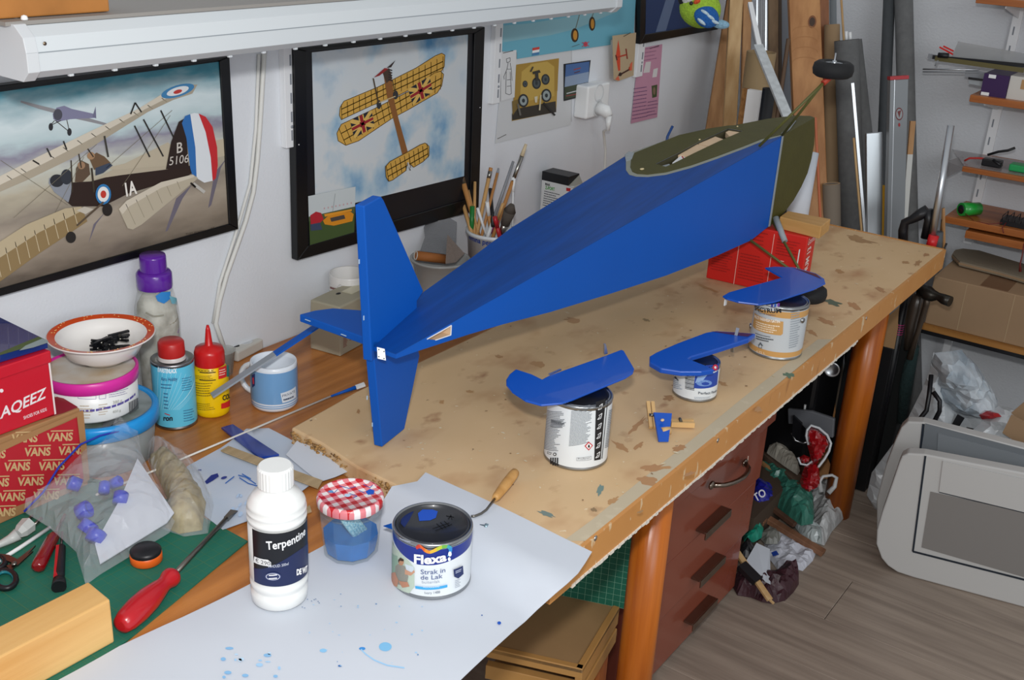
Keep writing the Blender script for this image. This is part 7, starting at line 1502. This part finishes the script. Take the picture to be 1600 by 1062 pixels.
zs = shs[3][1].z; a = Xp(1511, 330, 3.13); gbt = thing('green_battery', 'round green shrink-wrapped battery pack on the battery shelf', 'battery', (a.x, a.y, zs)); q1_ = Vector((3.11, a.y+.012, zs+.0185)); q2_ = q1_+Vector((.045, -.035, 0))
B().tube([q1_, q2_], .018, 24).build('green_wrap', mt('green_wrap', '#22a03c', .3, coat=.5), gbt); ax = (q1_-q2_).normalized(); B().lathe(q1_+ax*.0004, [(.0125, 0), (.012, .001), (.0001, .001)], 20, axis=ax).build('black_end', M_black, gbt); B().tube([q1_+ax*.002, Xp(1522, 345, 3.09), Xp(1545, 350, 3.08), Xp(1566, 348, 3.09)], .0012, 6).build('red_lead', mt('wire_dark_red', '#6a2420', .5), gbt)
a = Xp(1580, 340, 3.12); bh = thing('battery_holder', 'black open-frame battery holder with a red wire at the right of the battery shelf', 'battery holder', (3.13, a.y, zs)); B().box((3.10, a.y-.05, zs+.001), (3.17, a.y+.022, zs+.014)).build('holder_base', M_black, bh)
for i in range(5): y = a.y+.018-i*.016; B().tube([(3.10, y, zs+.014), (3.10, y, zs+.026), (3.165, y, zs+.026), (3.165, y, zs+.014)], .0012, 6).build('frame_bar', M_black, bh)
B().tube([Xp(1572, 348, 3.09), Xp(1566, 356, 3.075), Xp(1568, 364, 3.07)], .0014, 6).build('red_lead', mt('wire_dark_red', '#6a2420', .5), bh)
tag(B().tube([Xp(1600, 380, 3.06), Xp(1597, 400, 3.05), Xp(1594, 412, 3.05), Xp(1594, 424, 3.05)], [.0016, .0016, .002, .004], 8).build('hanging_lead', mt('wire_dark_red', '#6a2420', .5)), 'dark red lead with a black plug hanging over the cardboard box at the right edge', 'cable')
# ---- low shelf with the cardboard box
XL = 2.95; a = Xp(1441, 506, XL); zl3 = a.z; zlb = Xp(1440, 514, XL).z
ls = thing('low_shelf', 'low wooden shelf with a dark underside carrying the cardboard box', 'shelf', (3.12, .4, zlb)); B().box((XL, .05, zlb), (XW-.003, a.y, zl3)).build('shelf_board', wood('low_shelf_wood', '#b07c40', '#94642e', 'y', .8), ls); B().box((XL+.003, .05, zlb-.012), (XW-.003, a.y, zlb-.0003)).build('dark_underside', M_black, ls)
B().box((XW-.05, .62, 0), (XW-.03, .64, zlb-.012)).build('support', M_rail, ls); B().box((XW-.03, .30, 0), (XW-.015, .335, zlb-.012)).build('support', M_rail, ls)
cbx = thing('cardboard_box', 'large brown cardboard box lying on the low shelf', 'box', (3.1, .4, zl3)); b1 = Xp(1460, 431, XL+.012); M_cb = mt('corrugated_card', '#9c8062', .8, var=.07, scale=8); bkx = 3.2
B().box((XL+.012, .08, zl3+.0005), (bkx, b1.y, b1.z)).build('carton', M_cb, cbx, bevel=.002)
for q in (1504, 1583): y = Xp(q, 470, XL).y; B().box((XL+.0115, y-.0012, zl3+.002), (XL+.012, y+.0012, b1.z-.002)).build('crease', mt('crease_pale', '#a99070', .8), cbx)
yy = Xp(1550, 440, XL).y; B().box((XL+.02, yy-.04, b1.z), (bkx-.02, yy+.03, b1.z+.0008)).build('brown_tape', mt('brown_tape', '#7a5c44', .35), cbx)
B().beam((XL+.05, b1.y+.001, zl3+.01), (XL+.05, b1.y+.001, b1.z-.01), .02, .001).build('side_flap', mt('crease_pale', '#a99070', .8), cbx)
pp = [Zp(*q, b1.z+.018) for q in ((1489, 397), (1493, 390), (1505, 388), (1530, 391), (1620, 418), (1620, 440), (1560, 423), (1520, 413), (1500, 408))]
cs_ = thing('card_strip', 'curved corrugated cardboard piece lying on top of the cardboard box', 'cardboard', (3.1, .45, b1.z+.001)); B().slab(pp, (0, 0, -.013)).build('card_top', mt('grey_card2', '#857a68', .85, bump=.8, bscale=120), cs_); B().slab([p+(p-pp[4])*.012 for p in pp], (0, 0, -.004), off0=(0, 0, -.009)).build('fluted_edge', M_cb, cs_)
# ================================================================ under and beside the bench
# ---- hammer, black bar, black boxes, printer behind the far leg
hm = thing('hammer', 'ball-pein hammer with a dark steel head hanging at the far end of the bench', 'hammer', Xp(1425, 540, 2.76))
B().tube([Xp(1437, 452, 2.76), Xp(1450, 458, 2.755), Xp(1458, 462, 2.75), Xp(1466, 463, 2.75), Xp(1474, 467, 2.745), Xp(1485, 471, 2.74)], [.016, .019, .015, .010, .013, .0135], 18).build('head', mt('dark_steel', '#3b3935', .35, .8), hm)
B().tube([Xp(1449, 466, 2.757), Xp(1447, 476, 2.76), Xp(1432, 525, 2.765), Xp(1421, 560, 2.77)], [.009, .008, .0065, .009], 12).build('handle', mt('steel_brown', '#4c4238', .4, .5), hm)
tag(B().tube([Xp(1436, 458, 2.775), Xp(1430, 480, 2.78), Xp(1424, 505, 2.78), Xp(1418, 545, 2.785)], [.012, .017, .015, .010], 14).build('dark_grip', mt('dark_brown_grip', '#3a322b', .35, coat=.4)), 'thick dark brown tool grip hanging beside the hammer handle', 'handle')
tag(B().tube([Xp(1428, 540, 2.80), Xp(1416, 600, 2.80), Xp(1408, 660, 2.80)], [.014, .018, .012], 12).build('green_brush', mt('dark_green_bristle', '#1c3030', .95, bump=2, bscale=120)), 'dark green bristle brush hanging below the hammer', 'brush')
tag(B().slab([Xp(*q, 2.845) for q in ((1392, 520), (1424, 500), (1428, 560), (1408, 640), (1372, 772), (1345, 768))], (.05, 0, 0)).build('dark_case', mt('dark_green_case', '#15191a', .6), bevel=.003), 'tall narrow dark case standing between the black pole and the white shopping bag', 'case')
bbp = thing('black_pole', 'tall black pole with thin pink rings standing beyond the far leg', 'pole', Xp(1360, 740, 2.80)); a = Xp(1417, 455, 2.79); b_ = Xp(1362, 735, 2.85); b_ = a+(b_-a)*((a.z-.002)/(a.z-b_.z)); B().tube([a, b_], .0105, 16).build('pole_body', M_black, bbp)
for i in range(5): q = a+(b_-a)*(.155+i*.0115); B().tube([q, q+(b_-a)*.0035], .0108, 16).build('pink_ring', mt('pink_ring', '#c4287c', .4), bbp)
kf = [Xp(1376, 505, 2.79), Xp(1410, 474, 2.79), Xp(1397, 545, 2.79), Xp(1369, 538, 2.79)]
bk_ = thing('black_carton', 'tall narrow black carton with open kraft flaps standing behind the far leg', 'box', Xp(1338, 772, 2.79)); B().slab(kf, (.003, 0, 0)).build('kraft_flap', mt('kraft_flap', '#a5825a', .7), bk_)
t0, t1 = Xp(1369, 538, 2.792), Xp(1397, 543, 2.792); yL, yR = Xp(1322, 765, 2.79).y, Xp(1349, 772, 2.79).y
zt3 = t0.z; B().box((2.792, min(yR, t1.y), 0.002), (2.855, max(yL, t0.y)+.07, zt3)).build('carton', mt('black_card', '#17181a', .4), bk_, bevel=.002)
ym = Xp(1350, 660, 2.79).y; B().box((2.791, ym-.001, .01), (2.792, ym+.001, zt3-.005)).build('white_edge_line', mt('edge_grey', '#9a9a98', .5), bk_)
pt_ = thing('printer', 'black and grey printer standing under the bench behind the far leg', 'printer', (2.75, 1.0, 0))
M_pg = mt('printer_grey', '#6a6d72', .4)
B().box((2.62, .80, .10), (2.82, 1.27, .62)).build('housing', mt('printer_black', '#101114', .35), pt_, bevel=.012); B().box((2.64, .82, 0), (2.8, 1.2, .10)).build('lower_housing', mt('printer_black', '#101114', .35), pt_)
XP = 2.618
gq = [Xp(*q, XP) for q in ((1233, 636), (1270, 640), (1306, 652), (1304, 682), (1276, 676), (1262, 668), (1254, 660), (1234, 660))]; B().slab(gq, (-.012, 0, 0)).build('grey_front', M_pg, pt_, bevel=.003)
B().slab([Xp(*q, XP-.013) for q in ((1241, 648), (1254, 660), (1251, 688), (1239, 678))], (-.008, 0, 0)).build('dark_panel', M_black, pt_); B().tube([Xp(*q, XP-.012) for q in ((1237, 676), (1243, 688), (1255, 692), (1262, 690))], .003, 8).build('chrome_lip', M_alu, pt_)
p = Xp(1300, 576, XP); B().lathe(p, [(.019, 0), (.021, .006), (.018, .008), (.014, .004), (.0001, .003)], 24, axis=(-1, -.3, 0)).build('round_ring', M_alu, pt_)
B().tube([Xp(1258, 632, XP), Xp(1257, 640, XP)], .003, 6).build('small_catch', M_white, pt_)
# ---- two grey-white appliance panels on the floor
a = Zp(1426, 902, .001); c_ = Zp(1600, 949, .001); ph = (c_-a).normalized(); pn = Vector((-ph.y, ph.x, 0)); pn = pn if pn.dot(FW) > 0 else -pn
M_sl = mt('silver_panel', '#c2c2c0', .45, .0); M_sg = mt('panel_mid_grey', '#85827f', .45); M_ln = mt('panel_dark_line', '#1f2833', .5)
def spanel(lab, off, ol, parts):
    S = Plane(a+pn*off, pn); t = thing('appliance_panel', lab, 'panel', S.hit(1500, 900) if not off else S.hit(1500, 860)); q = lambda l, o: [S.pos(S.inv(*x), o) for x in l]
    P_ = q(ol, 0)
    for p in P_: p.z = max(p.z, .001)
    B().slab(P_, pn*.035).build('shell', M_sl, t, bevel=.004, bseg=3)
    for nm, pts, o0, m in parts: B().slab(q(pts, .0004), S.n*(o0)).build(nm, m, t)
    return t, S
t, S = spanel('front one of two pale grey appliance doors with rounded ends standing on the floor', 0, [(1405, 722), (1409, 713), (1418, 708), (1444, 709.5), (1600, 739), (1760, 772), (1760, 998), (1600, 951), (1426, 902), (1402, 894), (1387, 884), (1377, 872), (1369, 850), (1370, 828), (1378, 800), (1392, 760)],
 [('raised_panel', [(1473.5, 719.5), (1760, 783), (1760, 840), (1600, 799), (1467.5, 767)], .003, M_sl), ('grey_window', [(1454, 767.5), (1600, 800), (1760, 838), (1760, 945), (1600, 901), (1440, 854.5)], .0012, M_sg)])
def strip2(S, pts, w_, t, nm='dark_seam'):
    for p_, q_ in zip(pts, pts[1:]): B().beam(S.pos(S.inv(*p_), .0008), S.pos(S.inv(*q_), .0008), w_, .002, side=ph if abs(p_[0]-q_[0]) < 30 else (0, 0, 1)).build(nm, M_ln, t)
strip2(S, [(1446, 712), (1426.5, 861), (1600, 905), (1760, 948)], .0045, t); strip2(S, [(1467.5, 768), (1600, 800), (1760, 842)], .003, t)
t, S = spanel('rear one of two pale grey appliance doors, half hidden behind the front one', .115, [(1398, 690), (1408, 668), (1418, 658.5), (1442, 659.5), (1600, 700), (1760, 742), (1760, 960), (1600, 920), (1400, 862), (1380, 852), (1370, 825), (1370, 780), (1384, 728)],
 [('grey_top', [(1446, 661), (1760, 744), (1760, 800), (1438, 712)], .002, mt('panel_blue_grey', '#757b80', .45)), ('grey_raised', [(1466, 676), (1760, 752), (1760, 800), (1464, 716)], .004, mt('panel_blue_grey2', '#82888d', .45))])
strip2(S, [(1443, 662), (1437, 715)], .006, t)
# ---- bags behind the panels
M_pb1 = mt('grey_blue_plastic', '#93a1ac', .25, hx2='#c4ccd2', scale=14, bump=1, bscale=40, coat=.2); M_pb2 = mt('white_plastic_bag', '#ccd2d6', .3, var=.12, scale=20, bump=1, bscale=40, coat=.2)
S = Plane(Xp(1480, 700, 2.80), (FW.x, FW.y, 0))
bgw = thing('shopping_bag', 'big white black-striped shopping bag with a grey-blue bag in it, behind the grey doors', 'bag', Xp(1450, 760, 2.82))
pillow('white_bag', S, [(1459, 549), (1470, 600), (1500, 640), (1545, 640), (1540, 690), (1500, 705), (1440, 715), (1400, 760), (1378, 795), (1366, 794), (1354, 773), (1362, 738), (1398, 690), (1420, 650), (1440, 610), (1452, 580)], .05, M_pb2, R=.06, amp=.02, ns=14, step=.014, parent=bgw, seed=21)
pillow('grey_blue_bag', S, [(1460, 551), (1480, 549), (1502, 546), (1512, 556), (1530, 575), (1545, 600), (1554, 617), (1540, 632), (1515, 640), (1480, 632), (1462, 615), (1456, 590), (1455, 565)], .085, M_pb1, R=.05, amp=.03, ns=24, step=.011, parent=bgw, seed=22)
pr = Print(S, .001, .062)
for q in ([(1483, 630), (1494, 636), (1484, 652), (1473, 648)], [(1462, 645), (1472, 648), (1464, 660), (1458, 656)], [(1497, 650), (1512, 653), (1506, 660), (1494, 656)], [(1390, 678), (1412, 665), (1415, 674), (1396, 688)], [(1486, 658), (1494, 664), (1488, 670), (1480, 664)], [(1520, 640), (1536, 634), (1530, 642)]): pr.poly(q, '#15161a', True)
pr.build('black_stripes', bgw)
hp2 = [S.pos(S.inv(*q), h) for q, h in (((1449, 578), .03), ((1440, 600), .06), ((1434, 622), .07), ((1418, 640), .075), ((1402, 664), .07), ((1388, 690), .05))]
B().tube(hp2, .006, 8).build('black_strap', M_black, bgw); B().tube([S.pos(S.inv(*q), h) for q, h in (((1446, 596), .06), ((1453, 606), .075), ((1452, 620), .08), ((1442, 640), .08), ((1437, 652), .07))], .006, 8).build('black_strap', M_black, bgw)
S2 = Plane(Xp(1545, 690, 2.72), (FW.x, FW.y, -.4))
b2 = thing('carrier_bag', 'small crumpled white carrier bag with something red inside, behind the grey panels', 'bag', Xp(1545, 720, 2.75)); pillow('bag_film', S2, [(1490, 700), (1508, 682), (1530, 662), (1545, 645), (1560, 634), (1578, 636), (1588, 650), (1590, 668), (1578, 690), (1560, 706), (1530, 722), (1500, 716)], .04, M_pb2, R=.035, amp=.02, ns=22, step=.010, parent=b2, seed=23)
pillow('red_contents', S2, [(1530, 648), (1542, 641), (1553, 644), (1556, 652), (1545, 655), (1534, 655)], .052, mt('red_contents', '#b0242c', .4), R=.02, amp=.006, step=.007, parent=b2, seed=3)
for lab, pts, xx in (('torn flat piece of cardboard at the right edge above the grey panels', ((1566, 676), (1580, 648), (1660, 690), (1660, 720), (1587, 690)), 2.66), ('upper cardboard flap at the right edge beside the white carrier bag', ((1580, 645), (1600, 628), (1660, 640), (1660, 690), (1600, 664)), 2.70)): tag(B().slab([Xp(*q, xx) for q in pts], (.004, 0, 0)).build('cardboard_piece', M_cb), lab, 'cardboard')
tag(B().box((2.95, .12, .001), (3.25, .44, .06)).build('grey_slab', mt('dark_grey_slab', '#4c4a4a', .7), bevel=.003), 'dark grey flat slab on the floor below the low shelf', 'slab')
# ---- litter heap beside the drawer cabinet
FL = Plane((2.4, .75, .002), (0, 0, 1))
def fz_(h): return Plane((2.4, .75, h), (0, 0, 1))
# wood pieces: px on plane at height
def stick(name, lab, pa, pb, za, zb, w_, t_, m, side=None):
    return tag(B().beam(Zp(*pa, za), Zp(*pb, zb), w_, t_, side=side).build(name, m, bevel=.001, bseg=1), lab, 'wood strip')
M_wd = wood('brown_offcut', '#8a6248', '#6f4c36', 'x', .8, .6)
stick('wood_beam', 'thick grey-brown timber lying under the bench behind the green bag', (1190, 706), (1255, 762), .10, .10, .035, .03, wood('grey_beam', '#6d5a4c', '#57483c', 'x', .8, .6))
stick('wood_lath', 'light tan lath lying along the front of the grey-brown timber', (1186, 720), (1250, 768), .105, .09, .010, .010, M_p1)
stick('wood_strip', 'long brown wooden strip pointing out of the heap towards the floor', (1165, 790), (1287, 864), .055, .012, .022, .014, M_wd)
stick('wood_strip', 'darker short wooden strip just behind the long brown one', (1205, 792), (1242, 820), .06, .05, .014, .012, wood('dark_offcut', '#5c4030', '#4a3226', 'x', .8, .6))
stick('wood_block', 'small broken brown wood chunk beside the drawers above the teal scrap', (1168, 806), (1196, 815), .05, .05, .03, .012, M_wd)
bs_ = thing('broken_stick', 'broken pale stick with a black middle section lying over the purple bag', 'stick', Zp(1178, 900, .03)); a = Zp(1150, 860, .085); b_ = Zp(1203, 937, .03); B().beam(a, b_, .015, .006).build('pale_wood', M_p2, bs_); q0, q1 = Zp(1158, 882, .072), Zp(1184, 908, .052); B().beam(q0, q1, .03, .012).build('black_section', M_black, bs_)
for q in ((1199, 931), (1206, 938)): B().beam(b_, Zp(*q, .028)+(b_-a)*.06, .005, .004).build('splinter', M_p2, bs_)
def heap(name, lab, pts, h, H_, m, R_=.03, amp=.012, ns=30, step=.009, seed=0, cat='plastic bag', parent=None, pn_='film'):
    S_ = fz_(h)
    if parent is None:
        o = pillow(name, S_, pts, H_, m, R=R_, amp=amp, ns=ns, step=step, seed=seed); return tag(o, lab, cat)
    return pillow(pn_, S_, pts, H_, m, R=R_, amp=amp, ns=ns, step=step, seed=seed, parent=parent)
heap('purple_bag', 'crumpled dark purple plastic bag on the floor by the drawer cabinet', [(1140, 908), (1152, 930), (1173, 933), (1190, 940), (1205, 943), (1227, 938), (1240, 925), (1248, 913), (1248, 895), (1243, 889), (1232, 885), (1215, 893), (1208, 903), (1193, 903), (1181, 896), (1165, 900)], .0015, .03, mt('purple_film', '#44262e', .4, var=.3, scale=20, bump=1, bscale=60), amp=.016, seed=31)
heap('paper_scrap', 'crumpled white papers lying on the floor between the purple bag and the brown strip', [(1190, 838), (1205, 828), (1232, 838), (1275, 864), (1270, 876), (1254, 892), (1235, 886), (1215, 890), (1200, 870)], .0015, .014, mt('crumpled_paper', '#c9ccd6', .6, var=.08, scale=20), amp=.010, seed=32, cat='paper')
tag(B().slab([Zp(*q, .03) for q in ((1205, 863), (1213, 860), (1217, 866), (1208, 869))], (0, 0, .0006)).build('blue_tag', mt('blue_tag', '#20429a', .4)), 'small dark blue sticker on the crumpled white papers', 'sticker')
sp2 = B().slab([Zp(*q, z) for q, z in (((1166, 876), .05), ((1182, 848), .065), ((1203, 858), .05), ((1204, 913), .035), ((1196, 909), .036))], (0, 0, .0008)).build('drawing_sheet', M_pap); tag(sp2, 'torn white plan sheet with thin lines lying against the drawers', 'paper')
heap('grey_film', 'crumpled greyish transparent film with a round mark in the middle of the heap', [(1184, 838), (1195, 828), (1210, 828), (1220, 840), (1215, 850), (1196, 850)], .03, .018, mt('grey_film3', '#84857e', .25, alpha=.85, var=.2, scale=30), seed=33)
heap('teal_scrap', 'small crumpled bright teal plastic scrap beside the drawers', [(1160, 838), (1166, 822), (1180, 820), (1193, 826), (1190, 840), (1178, 847), (1163, 846)], .045, .02, mt('teal_film', '#1f9a80', .3, var=.4, scale=40, coat=.3), amp=.014, seed=34)
heap('black_scrap', 'crumpled black plastic scrap below the teal one', [(1155, 858), (1163, 848), (1176, 850), (1178, 860), (1170, 872), (1158, 870)], .045, .02, mt('black_film', '#1c1d20', .35), seed=35)
heap('green_bag', 'large sea-green translucent plastic bag in the heap behind the brown strip', [(1176, 741), (1198, 738), (1217, 749), (1247, 764), (1262, 774), (1270, 785), (1273, 805), (1270, 818), (1252, 821), (1232, 808), (1208, 786), (1190, 765)], .055, .05, mt('sea_green_film', '#3a7a6a', .25, var=.3, scale=20, bump=1, bscale=50, coat=.3), R_=.05, amp=.016, seed=36)
tb_ = thing('blue_white_bag', 'dark blue and white plastic bag with white letters beside the drawers', 'plastic bag', Zp(1185, 785, .06))
heap('', '', [(1158, 800), (1160, 790), (1172, 785), (1195, 786), (1208, 785), (1200, 794), (1185, 799), (1170, 797)], .075, .012, M_pb2, seed=37, parent=tb_, pn_='white_part', R_=.02)
heap('', '', [(1172, 748), (1182, 752), (1195, 762), (1206, 766), (1209, 778), (1203, 790), (1186, 794), (1172, 788), (1166, 770)], .085, .03, mt('dark_blue_film', '#23269a', .25, var=.2, scale=30, coat=.4), seed=38, parent=tb_, pn_='blue_part', amp=.006)
pr = Print(Plane(Zp(1185, 775, .122), (-.35, -.45, 1)), .0004, .0); pr.text('TO', (1181, 784), (1198, 773), (1175, 773), '#e6e6ee', 1, .02); pr.build('lettering', tb_)
wcb = heap('white_carrier_bag', 'thin white carrier bag lying on the floor in front of the far leg', [(1244, 765), (1262, 768), (1282, 760), (1300, 764), (1312, 778), (1322, 795), (1320, 808), (1300, 830), (1288, 852), (1272, 848), (1268, 825), (1271, 800), (1258, 785)], .004, .04, mt('thin_white_film', '#c6c8c8', .3, alpha=.85, var=.1, scale=20, bump=1, bscale=50), R_=.05, amp=.02, seed=39)
heap('clear_wrap', 'glossy crumpled clear wrapping at the tip of the green bag', [(1241, 822), (1255, 817), (1275, 822), (1285, 835), (1284, 850), (1268, 846), (1252, 836)], .025, .02, mt('shiny_wrap', '#b9c4c4', .12, alpha=.7, spec=1), amp=.016, seed=40)
S3 = Plane(Dp(1293, 755, 2.86), FW); B().tube([S3.pos(S3.inv(*q), .0) for q in ((1283, 768), (1280, 752), (1286, 744), (1300, 742), (1307, 746), (1304, 760), (1294, 770))], [.007, .006, .004, .004, .005, .006, .007], 8).build('handle_loop', mt('thin_white_film', '#c6c8c8', .3, alpha=.85), wcb)
rbg = thing('red_wrapper', 'crumpled shiny red plastic wrapper with a white edge in front of the far leg', 'wrapper', Dp(1268, 768, 2.84)); S4 = Plane(Dp(1270, 720, 2.86), FW)
M_rw = mt('shiny_red', '#a8141c', .2, var=.3, scale=30, bump=1, bscale=60, coat=.5)
pillow('upper_part', S4, [(1260, 672), (1266, 666), (1278, 671), (1290, 682), (1295, 692), (1291, 700), (1284, 712), (1277, 724), (1268, 722), (1264, 705), (1260, 690)], .025, M_rw, R=.02, amp=.012, ns=40, step=.007, parent=rbg, seed=41)
pillow('lower_part', S4, [(1252, 742), (1258, 726), (1270, 720), (1278, 726), (1280, 745), (1281, 758), (1270, 765), (1262, 768), (1252, 762), (1250, 752)], .03, M_rw, R=.02, amp=.012, ns=40, step=.007, parent=rbg, seed=42)
pillow('side_part', S4, [(1246, 716), (1256, 710), (1266, 714), (1264, 722), (1254, 724)], .015, M_rw, R=.01, amp=.006, step=.006, parent=rbg, seed=43)
B().tube([S4.pos(S4.inv(*q), .008) for q in ((1262, 694), (1258.5, 680), (1260, 671), (1266, 664), (1278, 668), (1291, 679), (1297, 692), (1294, 704), (1287, 716), (1278, 728), (1268, 730))], .0035, 8).build('white_edge', M_pb2, rbg); B().tube([S4.pos(S4.inv(*q), .006) for q in ((1246, 714), (1250, 724), (1260, 726), (1268, 720))], .003, 8).build('white_edge', M_pb2, rbg)
heap('cream_cloth', 'cream cloth bundle lying on the timber under the bench', [(1198, 692), (1210, 696), (1222, 706), (1240, 718), (1250, 736), (1246, 742), (1225, 728), (1198, 708)], .12, .03, mt('cream_cloth', '#a8a498', .9, bump=1), seed=44, cat='cloth')
tag(B().box((2.30, .80, .004), (2.58, 1.0, .10)).build('under_box', mt('dark_carton', '#4a3c30', .8)), 'dark flat carton under the timber beneath the bench', 'box')
